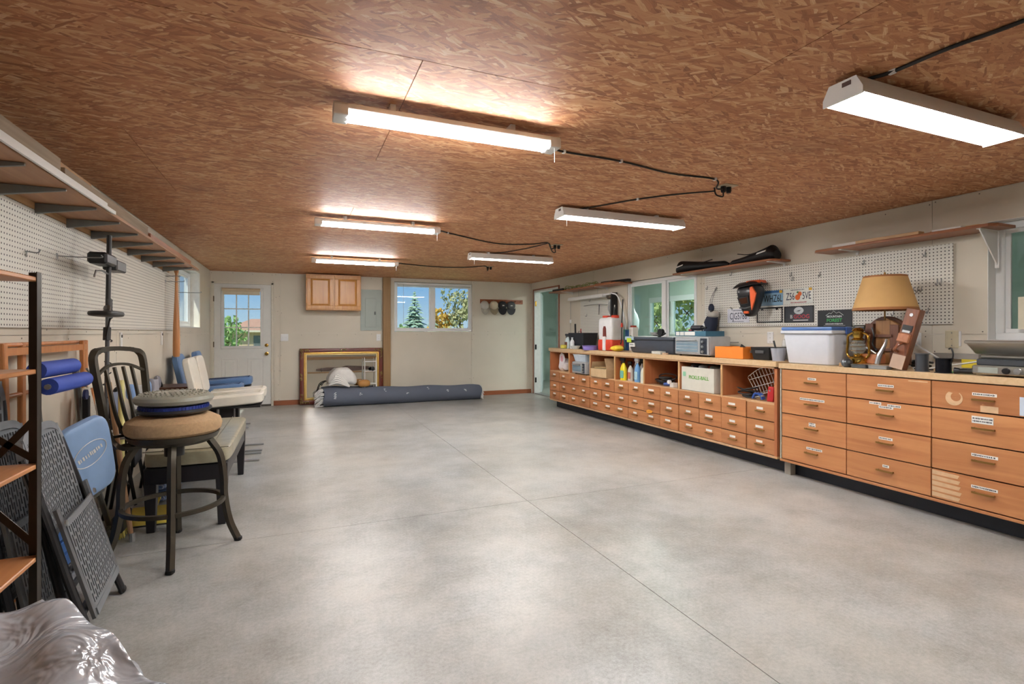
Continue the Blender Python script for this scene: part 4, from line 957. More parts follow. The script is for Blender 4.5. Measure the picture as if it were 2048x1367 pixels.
# cubby 4: spray bottles
def bottle(label, u, X, z, w, d_, h_, col, trig, labc=None, ang=0, name='spray_bottle'):
    t = rthing(name, label, 'bottle', u, X, z, ang, group='bottles on the right-hand cabinets', xf=X - .04); bm_ = mat('bottle_' + col, col, .3)
    prof = [(1, 0), (1, .45), (.96, .55), (.62, .68), (.34, .76), (.30, .80)]
    rings = []
    for f_, zz in [(.9, 0)] + prof[1:] if False else prof:
        rings.append([(w / 2 * f_ * math.copysign(abs(math.cos(a)) ** .7, math.cos(a)), d_ / 2 * f_ * math.copysign(abs(math.sin(a)) ** .7, math.sin(a)), zz * h_) for a in [2 * pi * (i + .5) / 16 for i in range(16)]])
    MB().loft(rings).build('bottle_body', bm_, t)
    tm = mat('trigger_' + trig, trig, .4)
    if name == 'spray_bottle':
        m = MB(); m.lathe([(0, .79 * h_), (w * .2, .79 * h_), (w * .2, .85 * h_), (0, .85 * h_)], 10)
        m.box(-w * .62, w * .3, -.013, .013, .86 * h_, h_); m.box(-w * .7, -w * .6, -.009, .009, .9 * h_, .96 * h_); m.build('spray_head', tm, t, bevel=.004)
        MB().sweep([(-w * .42, 0, .87 * h_), (-w * .5, 0, .8 * h_), (-w * .42, 0, .72 * h_)], [(-.006, -.004), (.006, -.004), (.006, .004), (-.006, .004)], up=(0, 1, 0)).build('trigger', tm, t)
    else:
        MB().lathe([(0, .79 * h_), (w * .2, .79 * h_), (w * .18, h_ * .9), (0, h_ * .9)], 12).build('cap', tm, t)
    if labc: MB().box(-w * .36, w * .36, -d_ / 2 - .0015, -d_ / 2 + .004, h_ * .1, h_ * .44).build('label', mat('lab_' + labc, labc, .5, var=.3, scale=45), t, bevel=.001)
    return t
bottle('yellow spray bottle with black trigger and green label', 1242, 4.0, CB, .105, .06, .29, 'e8d62a', '1c1c1e', '6fb0a0')
bottle('small clear spray bottle with amber neck beside the yellow one', 1256, 4.05, CB, .085, .055, .25, 'cfc9bc', '2a2320', 'b3675c')
bottle('blue glass cleaner bottle with white trigger', 1270, 4.02, CB, .085, .06, .30, '6fa4d8', 'e8e8ea', 'a9cdf0')
bottle('clear bottle with dark red trigger behind the blue glass cleaner', 1266, 4.14, CB, .08, .05, .285, 'c8c4c6', '7a2430', 'b8b0b4')
bottle('grey bottle with black trigger right of the blue glass cleaner', 1279, 4.12, CB, .08, .05, .29, 'b9bcbc', '1d1d20', '8e9492')
bottle('cream jug with a sloping shoulder at the cubby partition', 1284, 4.0, CB, .08, .10, .26, 'dcdccc', 'c9c9bd', None, 0, 'cleaner_jug')
# cubby 5: cords
def coil(label, u, X, z, R_, n_, col, seed, name='coiled_cord'):
    t = rthing(name, label, 'cord', u, X, z, xf=X - .12 if z < .7 else X); r_ = random.Random(seed)
    for k in range(n_):
        ph = r_.uniform(0, 6); a, b_ = R_ * r_.uniform(.5, 1), R_ * r_.uniform(.35, .75); cx, cy = r_.uniform(-.06, .06), r_.uniform(-.03, .03)
        zz = .012 + k * .012; tl = r_.uniform(-.25, .25)
        MB().tube([(cx + a * math.cos(w), cy + b_ * math.sin(w), max(.008, zz + tl * a * math.cos(w + ph) + abs(tl) * a)) for w in [2 * pi * i / 22 for i in range(22)]], .007, 6, True).build('cord_loop', mat('cord_' + col, col, .5), t)
    return t
coil('tangle of black extension cords in the fifth cubby', 1316, 4.10, CB, .14, 7, '1d1b1a', 3)
t = rthing('caulk_tool', 'blue plastic tool with a white tube end in the fifth cubby', 'tool', 1338, 4.02, CB)
MB().cyl((-.08, 0, .02), (.05, .02, .03), .02, n=10).build('barrel', mat('tool_blue', '3355a0', .4), t); MB().cyl((.05, .02, .03), (.09, .03, .04), .008, n=8).build('nozzle', WHITE, t); MB().lathe([(.012, 0), (.022, 0), (.022, .03), (.012, .03)], 14, T(.06, -.03, .06) @ Rx(pi / 2)).build('roll', WHITE, t); MB().box(.03, .09, -.03, .03, 0, .05, T(.02, .0, 0)).build('carton', PAPER, t)
# cubby 6: white box
t = rthing('cardboard_box', 'white box with green lettering filling the sixth cubby', 'box', 1395, 4.12, CB, 0, xf=3.955)
WBX = mat('white_card', 'd6d3c6', .7, var=.04)
m = MB()
for r in ((-.24, .24, -.17, -.166), (-.24, .24, .166, .17), (-.24, -.236, -.166, .166), (.236, .24, -.166, .166)): m.box(r[0], r[1], r[2], r[3], 0, .255)
m.box(-.24, .24, -.17, .17, 0, .004); m.build('box_body', WBX, t)
text('lettering', 'PICKLE-BALL', .052, mat('green_ink', '5aa02c', .6), t, T(.02, -.1705, .145) @ Rx(pi / 2), bold=.0008)
MB().prism([(-.215, .15), (-.175, .15), (-.17, .17), (-.175, .20), (-.215, .20), (-.22, .17)], 0, .0006, T(0, -.1702, 0) @ Rx(pi / 2)).build('logo', mat('mint_ink', '8fc9a4', .6), t, smooth=0)
r_ = random.Random(9)
for k in range(9): MB().sup((-.2 + k * .05, r_.uniform(-.08, .08), .255), .04, .06, .028, 2.5, 12, 8).build('packed_cloth', mat('cloth_%d' % (k % 4), ['8a8a8a', '8d3b34', '23252b', '5d625c'][k % 4], .9), t)
# cubby 7: wire basket and tools
t = rthing('wire_basket', 'white wire basket tilted in the nearest cubby', 'basket', 1512, 4.16, CB, xf=4.02)
M_ = T(0, .0, .16) @ Ry(-.30) @ Rx(.12)
for k in range(11): MB().tube([(-.17 + .034 * k, 0, -.10), (-.17 + .036 * k, -.01, 0), (-.18 + .038 * k, -.02, .135 - .002 * (k - 5) ** 2)], .003, 5, M=M_).build('upright_wire', WHITE, t)
for z, w in ((-.10, .175), (-.02, .18), (.06, .19), (.135, .19)): MB().tube(smooth_path([(-w, -.0, z - (.04 if z > .1 else 0)), (0, -.018, z), (w, -.0, z - (.04 if z > .1 else 0))]), .0035, 5, M=M_).build('rail_wire', WHITE, t)
MB().tube([(-.17, 0, -.10), (.17, 0, -.10), (.17, .14, -.08), (-.17, .14, -.08)], .004, 5, True, M=M_).build('base_wire', WHITE, t)
coil('black cord heap in front of the white wire basket', 1482, 4.06, CB, .09, 6, '19191b', 8)
t = rthing('blue_clamp', 'blue clamp lying beside the white wire basket', 'clamp', 1516, 3.98, CB); 
MB().sweep(smooth_path([(-.05, 0, .012), (-.02, 0, .06), (.04, 0, .05), (.06, 0, .012)]), [(-.02, -.008), (.02, -.008), (.02, .008), (-.02, .008)]).build('jaw', mat('tool_blue', '3355a0', .4), t); MB().cyl((-.06, .01, .02), (.08, -.02, .05), .008, n=8).build('screw', STEEL, t)
t = rthing('red_tool_case', 'red plastic tool holder at the near end of the cubbies', 'case', 1543, 4.0, CB); MB().prism([(-.04, 0), (.03, 0), (.04, .13), (-.02, .14)], -.02, .02, Rx(pi / 2)).build('case_body', mat('tool_red', 'b3262a', .4), t, bevel=.006); MB().lathe([(0, 0), (.008, 0), (.008, .004), (0, .004)], 10, T(0, -.02, .1) @ Rx(pi / 2)).build('button', STEEL, t)
# orange strap hanging from a drawer edge
t = thing('orange_strap', 'orange strap lying on the edge of a lower drawer front', 'strap', (FX - .012, Yu(1300, FX), Zv(1300, 822, FX)), -pi / 2)
MB().sweep(smooth_path([(-.05, 0, -.01), (0, -.006, .012), (.05, 0, .0), (.02, -.008, -.012), (-.03, -.004, -.012)]), [(-.003, -.01), (.003, -.01), (.003, .01), (-.003, .01)]).build('webbing', mat('orange_web', 'e8a23a', .7), t)
# ================================================================== on the left worktop
SB = mat('sky_blue_plastic', '5fa0cf', .35)
bottle('spray bottle with blue collar and brown label at the far worktop end', 1131, 4.05, LT, .11, .07, .235, 'cfe0e2', '22262b', '7a4a36')
bottle('small white bottle beside the black fabric bin', 1140, 4.02, LT, .08, .06, .20, 'dfe3e4', 'c9d0d4', None, 0, 'lotion_bottle')
t = rthing('yellow_sponge', 'yellow sponge at the far end of the worktop', 'sponge', 1127, 3.97, LT); MB().sup((0, 0, .03), .06, .035, .03, 4).build('sponge_body', mat('sponge', 'e4d65c', .95, bump=.6), t); MB().box(-.05, .05, -.03, .03, .0, .006).build('scour_pad', mat('scour_green', '6f8a4a', .95), t)
t = rthing('clear_dish', 'small clear dish in front of the black fabric bin', 'dish', 1151, 4.0, LT); MB().lathe([(0, 0), (.05, 0), (.08, .05), (.075, .05), (.045, .006), (0, .006)], 18).build('dish_body', mat('clear_dish', 'ccd3d2', .15), t)
t = rthing('fabric_bin', 'black fabric storage bin at the far end of the worktop', 'bin', 1166, 4.22, LT, .25); BF = mat('black_fabric', '23262c', .85, var=.1)
MB().add([(-.14, -.13, 0), (.14, -.13, 0), (.14, .13, 0), (-.14, .13, 0), (-.17, -.16, .25), (.17, -.16, .25), (.17, .16, .25), (-.17, .16, .25), (-.155, -.145, .25), (.155, -.145, .25), (.155, .145, .25), (-.155, .145, .25), (-.12, -.11, .03), (.12, -.11, .03), (.12, .11, .03), (-.12, .11, .03)], [(3, 2, 1, 0), (0, 1, 5, 4), (1, 2, 6, 5), (2, 3, 7, 6), (3, 0, 4, 7), (4, 5, 9, 8), (5, 6, 10, 9), (6, 7, 11, 10), (7, 4, 8, 11), (8, 9, 13, 12), (9, 10, 14, 13), (10, 11, 15, 14), (11, 8, 12, 15), (12, 13, 14, 15)]).build('bin_body', BF, t, smooth=0)
MB().box(-.178, -.150, -.01, .01, .2, .40, Ry(-.03)).build('tall_handle', BLACK, t, bevel=.003); MB().tube([(.07, -.162, .25), (.07, -.168, .275), (.13, -.168, .275), (.13, -.162, .25)], .004, 6).build('strap_handle', BF, t)
t = rthing('purple_tub', 'flat purple plastic tub in front of the black bin', 'tub', 1181, 4.0, LT); MB().lathe([(0, 0), (.11, 0), (.12, .06), (.115, .065), (0, .062)], 26).build('tub_body', mat('purple', '7e72b8', .4), t); MB().tube([(.12 * math.cos(a), .12 * math.sin(a), .06) for a in [2 * pi * i / 26 for i in range(26)]], .006, 5, True).build('rim', mat('purple_dark', '675ca3', .4), t)
# backpack sprayer
t = rthing('backpack_sprayer', 'white tank backpack sprayer with red caps and red base', 'sprayer', 1212, 4.16, LT, .08, xf=4.08)
WT = mat('tank_white', 'dedede', .35); RD = mat('sprayer_red', 'd2452c', .4)
MB().sup((0, 0, .30), .165, .11, .17, 7, 28, 12).build('tank', WT, t)
MB().sup((0, 0, .08), .165, .12, .08, 9, 28, 10).build('base', RD, t)
MB().box(-.035, .035, -.128, -.10, 0, .20).build('pump_column', WT, t, bevel=.008)
MB().prism([(-.04, .19), (.04, .19), (.035, .31), (.02, .345), (-.02, .345), (-.035, .31)], 0, .004, T(0, -.109, 0) @ Rx(pi / 2)).build('label', mat('sprayer_label', '6e2a22', .5, var=.4, scale=60), t)
for x in (-.1, .1): MB().lathe([(0, .46), (.05, .46), (.056, .47), (.056, .495), (.05, .50), (0, .50)], 18, T(x, 0, 0)).build('filler_cap', RD, t)
MB().lathe([(.0, .455), (.05, .455), (.045, .475), (0, .48)], 18).build('tank_neck', WT, t)
MB().cyl((-.0, .06, .45), (-.01, .07, .62), .008, n=8).build('pump_rod', BLACK, t); MB().cyl((-.01, .07, .50), (-.01, .07, .55), .016, n=8).build('pump_grip', BLACK, t)
MB().tube(smooth_path([(.165, .02, .06), (.20, .03, .15), (.195, .04, .40), (.205, .05, .72)]), .009, 7).build('spray_wand', BLACK, t); MB().lathe([(0, .33), (.016, .33), (.018, .36), (.012, .39), (0, .39)], 10, T(.197, .04, 0)).build('wand_valve', RD, t); MB().box(.165, .19, .0, .06, 0, .10).build('hose_clip', RD, t, bevel=.004)
t = rthing('yellow_cloth', 'crumpled yellow cloth beside the sprayer', 'cloth', 1234, 4.02, LT); MB().sup((0, 0, .043), .13, .07, .032, 2.3, 24, 10, fn=lambda p: Vector((p.x, p.y + .012 * math.sin(p.x * 50), p.z * (1 + .3 * math.sin(p.x * 33 + 1))))).build('cloth_heap', mat('yellow_cloth', 'e3c63a', .9), t); MB().tube(smooth_path([(-.10, -.05, .03), (0, -.06, .05), (.1, -.045, .03)]), .006, 6).build('hem', mat('yellow_hem', 'd0b02c', .9), t)
# grey tote with lime latch
t = rthing('storage_tote', 'low grey lidded tote with lime green latch on the worktop', 'tote', 1297, 4.22, LT, 0, xf=4.0); GT = mat('tote_grey', '454b56', .45)
MB().add([(-.40, -.18, 0), (.40, -.18, 0), (.40, .2, 0), (-.40, .2, 0), (-.45, -.22, .17), (.45, -.22, .17), (.45, .24, .17), (-.45, .24, .17)], [(3, 2, 1, 0), (0, 1, 5, 4), (1, 2, 6, 5), (2, 3, 7, 6), (3, 0, 4, 7), (4, 5, 6, 7)]).build('tote_body', GT, t, bevel=.02, seg=2)
MB().box(-.47, .47, -.235, .255, .165, .20).build('lid', mat('tote_lid', '3f4550', .45), t, bevel=.008)
MB().box(-.47, -.28, -.238, -.20, .16, .205).build('clear_lid_corner', mat('lid_blue', '9fb4c4', .3), t, bevel=.004)
MB().box(-.42, -.33, -.245, -.23, .13, .185).build('latch', mat('lime', 'b6cf3e', .4), t, bevel=.004)
MB().box(-.40, -.29, -.222, -.205, .075, .125).build('label', PAPER, t); marks(t, .08, .018, T(-.345, -.2222, .10) @ Rx(pi / 2), INK, 3)
coil('small coil of pale cable lying on the grey tote lid', 1310, 4.22, LT + .202, .07, 4, 'a8a8a4', 15)
t = rthing('tape_dispenser', 'black tape dispenser on top of the grey tote', 'dispenser', 1322, 4.13, LT + .208); MB().lathe([(.02, -.02), (.045, -.02), (.045, .02), (.02, .02)], 18, T(0, 0, .05) @ Rx(pi / 2)).build('tape_roll', BLACK, t); MB().box(-.05, .09, -.012, .012, 0, .02, Ry(-.35)).build('handle', BLACK, t, bevel=.004)
t = rthing('teal_carton', 'teal and blue carton standing behind the grey tote', 'box', 1255, 4.42, LT); MB().box(-.05, .0, -.04, .04, 0, .30).build('carton_left', mat('teal_card', '6fb5ae', .5), t, bevel=.002); MB().box(.0, .055, -.04, .04, 0, .29).build('carton_right', mat('blue_card', '3f6fb0', .5), t, bevel=.002)
t = rthing('white_carton', 'white carton with green swirl and red top behind the grey tote', 'box', 1267, 4.40, LT); MB().box(-.045, .045, -.045, .045, 0, .33).build('carton_body', PAPER, t, bevel=.002); MB().tube(smooth_path([(-.02, 0, .16), (-.01, 0, .19), (.02, 0, .18), (.01, 0, .14)]), .006, 5, M=T(0, -.047, .02)).build('swirl', mat('swirl_green', '2f8f5a', .5), t); MB().box(-.035, .035, -.03, .03, .33, .355).build('cap', mat('cap_red', 'b8442e', .5), t, bevel=.004)
t = rthing('white_tray', 'low white tray with tape in front of the grey tote', 'tray', 1323, 3.975, LT); MB().box(-.14, .02, -.04, .05, 0, .035).build('tray_body', mat('tray_white', 'd8d6cd', .5), t, bevel=.006); MB().lathe([(.018, 0), (.035, 0), (.035, .02), (.018, .02)], 16, T(.07, 0, .0)).build('tape_roll', mat('tan_tape', 'c8a98c', .5), t)
# second toaster oven, flat box and drill
toaster('silver toaster oven on the worktop under the flat teal box', 1382, 4.10, LT, .52, .215, .30)
t = rthing('flat_box', 'flat teal box with white labels on the worktop toaster oven', 'box', 1378, 4.12, LT + .217, xf=3.98); MB().box(-.24, .24, -.13, .13, 0, .055).build('box_body', mat('teal_box', '3b6a80', .5), t, bevel=.003)
for k, (a, b_) in enumerate(((-.22, -.165), (-.155, -.09), (-.08, .08))): MB().box(a, b_, -.1315, -.13, .008, .048).build('label', PAPER, t, smooth=0)
t = rthing('cordless_drill', 'dark cordless drill lying on the flat teal box', 'drill', 1388, 4.12, LT + .273, xf=4.05); MB().cyl((-.10, 0, .035), (.05, 0, .035), .03, .028, 12).build('motor_housing', mat('drill_dark', '2b2630', .5), t); MB().cyl((.05, 0, .035), (.11, 0, .035), .02, .01, 10).build('chuck', BLACK, t); MB().box(-.11, -.07, .0, .09, .005, .04).build('handle', MATS['drill_dark'], t, bevel=.006); MB().box(-.15, -.10, -.02, .02, .0, .02).build('battery', mat('drill_red', '9c2f3a', .5), t, bevel=.004)
t = rthing('amber_bottle', 'small amber bottle behind the toaster oven', 'bottle', 1411, 4.455, LT); MB().lathe([(0, 0), (.03, 0), (.03, .21), (.012, .24), (.012, .27), (0, .27)], 14).build('bottle_body', mat('amber', '7a5a1e', .25), t); MB().lathe([(0, .27), (.015, .27), (.015, .29), (0, .29)], 12).build('cap', BLACK, t)
# orange box, black bin, cup, spray can, big tote
t = rthing('orange_tool_box', 'orange metal box with a clasp on the worktop', 'box', 1457, 4.10, LT, .0, xf=3.98); OR = mat('orange_paint', 'e8832e', .45)
m = MB()
for r in ((-.18, .18, -.12, -.116), (-.18, .18, .116, .12), (-.18, -.176, -.116, .116), (.176, .18, -.116, .116)): m.box(r[0], r[1], r[2], r[3], 0, .115)
m.box(-.18, .18, -.12, .12, 0, .004); m.build('box_body', OR, t, bevel=.001)
MB().box(-.175, .175, -.115, .115, .06, .07).build('contents', mat('box_grey', '77736c', .8), t); MB().box(.18, .192, -.03, .0, .06, .085).build('clasp', STEEL, t, bevel=.002); MB().box(-.02, .06, -.01, .0, .07, .15, Ry(.5)).build('dark_tool', BLACK, t)
t = rthing('wire_tray', 'grey wire tray behind the orange metal box', 'tray', 1442, 4.36, LT)
for z in (.03, .15): MB().tube([(-.17, -.08, z), (.17, -.08, z), (.17, .08, z), (-.17, .08, z)], .004, 5, True).build('rail_wire', ZINC, t)
for k in range(9): MB().tube([(-.16 + .04 * k, -.08, .0), (-.16 + .04 * k, -.08, .15)], .0025, 5).build('upright_wire', ZINC, t)
MB().box(-.16, .16, -.07, .07, .0, .006).build('tray_base', ZINC, t)
t = rthing('black_crate', 'black plastic crate between orange box and clear cup', 'crate', 1522, 4.14, LT, xf=4.04); MB().add([(-.11, -.10, 0), (.11, -.10, 0), (.11, .10, 0), (-.11, .10, 0), (-.13, -.12, .12), (.13, -.12, .12), (.13, .12, .12), (-.13, .12, .12)], [(3, 2, 1, 0), (0, 1, 5, 4), (1, 2, 6, 5), (2, 3, 7, 6), (3, 0, 4, 7), (4, 5, 6, 7)]).build('crate_body', BLACK, t, bevel=.004); MB().box(-.06, .06, -.125, -.11, .06, .09, Rz(0)).build('grip', mat('crate_grey', '4a4a4c', .6), t, bevel=.004); t.scale = (.82, 1, 1)
t = rthing('clear_cup', 'clear plastic tub holding a black brush', 'tub', 1557, 4.06, LT); MB().lathe([(0, 0), (.05, 0), (.066, .115), (.062, .115), (.047, .005), (0, .005)], 20).build('tub_body', mat('clear_tub2', 'a3a7b2', .2), t); MB().cyl((.0, .0, .01), (-.06, .01, .18), .008, n=8).build('brush', BLACK, t)
t = rthing('white_spray_can', 'white spray can behind the clear tub', 'can', 1572, 4.30, LT); MB().lathe([(0, 0), (.034, 0), (.034, .17), (.026, .19), (.018, .195), (.018, .215), (0, .215)], 18).build('can_body', mat('can_white', 'd9d9d4', .35), t); MB().box(-.025, .025, -.0345, -.03, .05, .13).build('label', mat('can_label', 'c2c2bd', .5, var=.3, scale=60), t)
t = rthing('plastic_tote', 'large translucent storage tote with a blue lid', 'tote', 1613, 4.19, RT + .0015, .0, xf=3.99); TW = mat('tote_frost', 'd3d6de', .35, var=.03)
MB().add([(-.20, -.17, 0), (.17, -.17, 0), (.20, -.14, 0), (.20, .2, 0), (-.20, .2, 0), (-.225, -.20, .265), (.19, -.20, .265), (.225, -.165, .265), (.225, .23, .265), (-.225, .23, .265)], [(4, 3, 2, 1, 0), (0, 1, 6, 5), (1, 2, 7, 6), (2, 3, 8, 7), (3, 4, 9, 8), (4, 0, 5, 9), (5, 6, 7, 8, 9)]).build('tote_body', TW, t, bevel=.012, seg=2)
MB().box(-.24, .24, -.222, .25, .258, .285).build('rim', TW, t, bevel=.006)
MB().box(-.235, .235, -.218, .246, .285, .315).build('lid', mat('lid_navy', '4a6ea8', .4), t, bevel=.01, seg=2)
MB().box(.235, .25, -.06, .08, .255, .312).build('latch', mat('latch_blue', '3f62a8', .4), t, bevel=.004)
for x in (-.12, .14): MB().cyl((x - .02, -.15, -.0), (x - .02, -.12, .0), .001, n=6).build('foot', TW, t)
# hurricane lantern
t = rthing('hurricane_lantern', 'brass hurricane lantern with glass globe beside the lamp', 'lantern', 1716, 4.08, RT + .0285)
MB().lathe([(0, 0), (.06, 0), (.066, .01), (.066, .045), (.05, .055), (.03, .062), (.03, .075), (0, .075)], 22).build('font', BRASS, t)
MB().lathe([(.032, .075), (.05, .10), (.054, .13), (.045, .165), (.035, .18)], 22, cap=False).build('globe', mat('lantern_glass', 'dfe5e2', .05, trans=.85, var=.01), t)
MB().lathe([(.04, .18), (.046, .185), (.03, .20), (.036, .215), (.036, .25), (.045, .255), (.03, .275), (.018, .28), (0, .28)], 22).build('chimney', BRASS, t)
for s in (-1, 1): MB().tube(smooth_path([(s * .045, 0, .03), (s * .085, 0, .07), (s * .082, 0, .15), (s * .078, 0, .215), (s * .04, 0, .24)]), .009, 8).build('side_tube', BRASS, t)
MB().tube([(-.05, .0, .27), (-.04, .02, .295), (.04, .02, .295), (.05, .0, .27)], .006, 6).build('bail_handle', mat('bail_dark', '3b3f38', .4, .5), t)
for z in (.10, .13, .16): MB().tube([(.056 * math.cos(a), .056 * math.sin(a), z) for a in [2 * pi * i / 20 for i in range(20)]], .0018, 5, True).build('guard_wire', BRASS, t)
t = rthing('shoe_last', 'small grey metal shoe last beside the lantern', 'shoe last', 1694, 3.965, RT); MB().sup((0, 0, .035), .03, .05, .035, 2.4).build('last_body', mat('pewter', '70757a', .3, .7), t); MB().box(-.012, .012, -.02, .04, 0, .006).build('last_base', mat('pewter', '70757a', .3, .7), t)
# table lamp made of old tools
t = rthing('table_lamp', 'table lamp with parchment shade on an arched base of old wooden tools', 'lamp', 1762, 4.14, RT)
MB().box(-.25, .10, -.12, .10, 0, .028).build('base_board', PINEX, t, bevel=.004)
LW = wood('lamp_oak', '7a5128', '9c7040', .45, 'Z', 14, .05)
arch = [(-.165, .03), (.165, .03), (.165, .22)] + [(.165 * math.cos(a), .22 + .175 * math.sin(a)) for a in [pi * i / 20 for i in range(1, 20)]] + [(-.165, .22)]
MB().prism(arch, -.03, .0, T(0, .06, 0) @ Rx(pi / 2)).build('arched_back', DKWOOD, t, bevel=.004)
MB().box(-.055, .055, .02, .062, .03, .365).build('upright', LW, t, bevel=.004)
MB().prism([(.02, .385), (.12, .325), (.155, .24), (.13, .22), (.10, .29), (.02, .345)], -.01, .012, T(0, .035, 0) @ Rx(pi / 2)).build('arched_rib', LW, t, bevel=.003)
MB().box(-.12, .02, -.05, .03, .03, .105).build('tool_block', CEDAR, t, bevel=.004); MB().box(.055, .12, .01, .05, .05, .33).build('side_slat', DKWOOD, t, bevel=.004); MB().box(-.13, -.065, .01, .05, .1, .34).build('side_slat', DKWOOD, t, bevel=.004)
MB().box(-.075, .075, .0, .03, .235, .255).build('cross_slat', DKWOOD, t); MB().box(-.075, .075, .0, .03, .13, .15).build('cross_slat', DKWOOD, t)
MB().cyl((-.105, -.02, .13), (-.085, -.0, .255), .012, .008, 10).build('chisel_handle', CEDAR, t); MB().tube(smooth_path([(-.06, -.01, .31), (-.04, -.02, .24), (-.05, -.02, .18), (-.01, -.03, .13)]), .007, 7).build('iron_brace', BLACKM, t)
MB().cyl((-.08, -.05, .155), (-.0, -.055, .11), .007, n=8).build('iron_bolt', STEEL, t)
MB().tube(smooth_path([(.015, -.07, .03), (.03, -.065, .10), (.06, -.05, .18), (.07, -.05, .22)]), [.018] * 7 + [.016, .014, .013, .012, .012, .011, .011, .010, .010, .009, .009, .009], 8).build('wrench', STEEL, t)
MB().cyl((0, .045, .36), (0, .045, .64), .006, n=8).build('stem', ABRASS, t); MB().lathe([(0, .60), (.02, .60), (.02, .66), (0, .66)], 12, T(0, .045, 0)).build('socket', ABRASS, t)
shm = mat('parchment', 'c99f63', .7, var=.10, scale=5); SHE = mat('parchment_edge', '9a6436', .7, var=.1)
zb_, zt_ = .44, .705
def shade_ring(r0, r1, z0, z1): return [(r0, z0), (r1, z1), (r1 - .003, z1), (r0 - .003, z0)]
MB().lathe([(.209, zb_ + .02), (.144, zt_ - .014), (.141, zt_ - .014), (.206, zb_ + .02), (.209, zb_ + .02)], 40, T(0, .045, 0), cap=False).build('lamp_shade', shm, t)
MB().lathe([(.214, zb_), (.209, zb_ + .02), (.206, zb_ + .02), (.211, zb_), (.214, zb_)], 40, T(0, .045, 0), cap=False).build('shade_lower_band', SHE, t)
MB().lathe([(.144, zt_ - .014), (.140, zt_), (.137, zt_), (.141, zt_ - .014), (.144, zt_ - .014)], 40, T(0, .045, 0), cap=False).build('shade_upper_band', SHE, t)
MB().lathe([(0, .70), (.006, .70), (.010, .715), (.004, .735), (0, .736)], 10, T(0, .045, 0)).build('finial', ABRASS, t)
for a in (0, 2.1, 4.2): MB().cyl((0, .045, .70), (.137 * math.cos(a), .045 + .137 * math.sin(a), .70), .002, n=5).build('spider_arm', ABRASS, t)
t = rthing('wooden_plane', 'old wooden jointer plane leaning against the tool lamp', 'hand plane', 1803, 3.985, RT + .0)
M_ = T(-.025, 0, .012) @ Ry(.22) @ Rx(-.10)
PW = wood('plane_wood', '5f3420', '8a5030', .4, 'Z', 16, .05)
MB().box(-.045, .045, -.03, .035, 0, .435, M_).build('plane_body', PW, t, bevel=.004)
MB().box(-.033, .033, -.034, -.028, .27, .315, M_).build('throat', BLACK, t); MB().box(-.025, .025, -.036, -.03, .262, .278, M_).build('iron', STEEL, t); MB().box(-.04, .04, -.05, -.03, .19, .255, M_).build('wedge', CEDAR, t, bevel=.006)
MB().tube(smooth_path([(-.02, -.03, .12), (-.02, -.07, .13), (.0, -.07, .17), (.0, -.03, .19)]), .010, 7, M=M_).build('tote_handle', PW, t); MB().lathe([(0, 0), (.012, 0), (.012, .003), (0, .003)], 12, M_ @ T(0, -.03, .39) @ Rx(pi / 2)).build('strike_button', STEEL, t); MB().box(-.044, .044, -.031, -.02, .0, .10, M_).build('pale_scrape', mat('bare_wood', 'b59a86', .6), t)
for i, (u, X, c_, w) in enumerate(((1722, 3.975, '6b7178', .11), (1760, 3.975, 'b4b8ba', .13))):
    t = rthing('metal_tin', ['dark grey flat tin in front of the lantern', 'silver flat tin in front of the tool lamp'][i], 'tin', u, X, RT); MB().box(-w / 2, w / 2, -.035, .035, 0, .026).build('tin_body', mat('tin_' + c_, c_, .3, .7), t, bevel=.005); MB().box(-w / 2 - .002, w / 2 + .002, -.037, .037, .016, .028).build('tin_lid', mat('tin_' + c_, c_, .3, .7), t, bevel=.004)
# wire spools
def spool(label, u, X, r, h_, col):
    t = rthing('wire_spool', label, 'spool', u, X, RT); cm = mat('spool_' + col, col, .45, .2)
    MB().lathe([(.012, 0), (r * 1.15, 0), (r * 1.15, .004), (r * .4, .004), (r * .4, h_ - .004), (r * 1.2, h_ - .004), (r * 1.2, h_), (.012, h_)], 26).build('reel', cm, t)
    MB().lathe([(r * .4, .005), (r, .005), (r, h_ - .005), (r * .4, h_ - .005)], 26).build('wire', mat('wire_' + col, col, .3, .6), t)
    return t
spool('grey wire spool standing on the worktop edge', 1844, 4.02, .038, .125, '5c6066')
t = spool('black wire spool with its tail sticking up', 1887, 4.0, .043, .10, '1a1b22')
MB().tube(smooth_path([(.04, 0, .06), (.055, 0, .12), (.045, 0, .165), (.03, 0, .16)]), .0045, 6).build('wire_tail', BLACK, t)
# things lying behind the spools
t = rthing('tape_strip_pack', 'red and white striped packet lying behind the black spool', 'packet', 1925, 4.25, RT + .02); MB().box(-.20, .16, -.04, .04, 0, .008, T(0, 0, .03) @ Ry(-.22)).build('packet_body', PAPER, t); MB().box(-.20, .16, -.015, .005, .008, .0095, T(0, 0, .03) @ Ry(-.22)).build('red_stripe', mat('red_stripe', 'b83a36', .5), t)
t = rthing('green_packet', 'bright green packet flat on the worktop near the grill', 'packet', 1915, 4.105, RT); MB().box(-.10, .10, -.045, .045, 0, .006).build('packet_body', mat('packet_green', '5fb85a', .4, var=.25, scale=40), t); MB().box(-.09, .09, -.04, -.02, .006, .007).build('print', mat('packet_dark', '2c5a34', .5), t)
t = rthing('black_flashlight', 'black flashlight lying beside the steel grill', 'flashlight', 1926, 3.985, RT); MB().cyl((-.02, 0, .02), (.06, .02, .02), .016, n=12).build('barrel', BLACK, t); MB().cyl((-.045, -.006, .022), (-.02, 0, .021), .021, .018, n=12).build('head', BLACK, t)
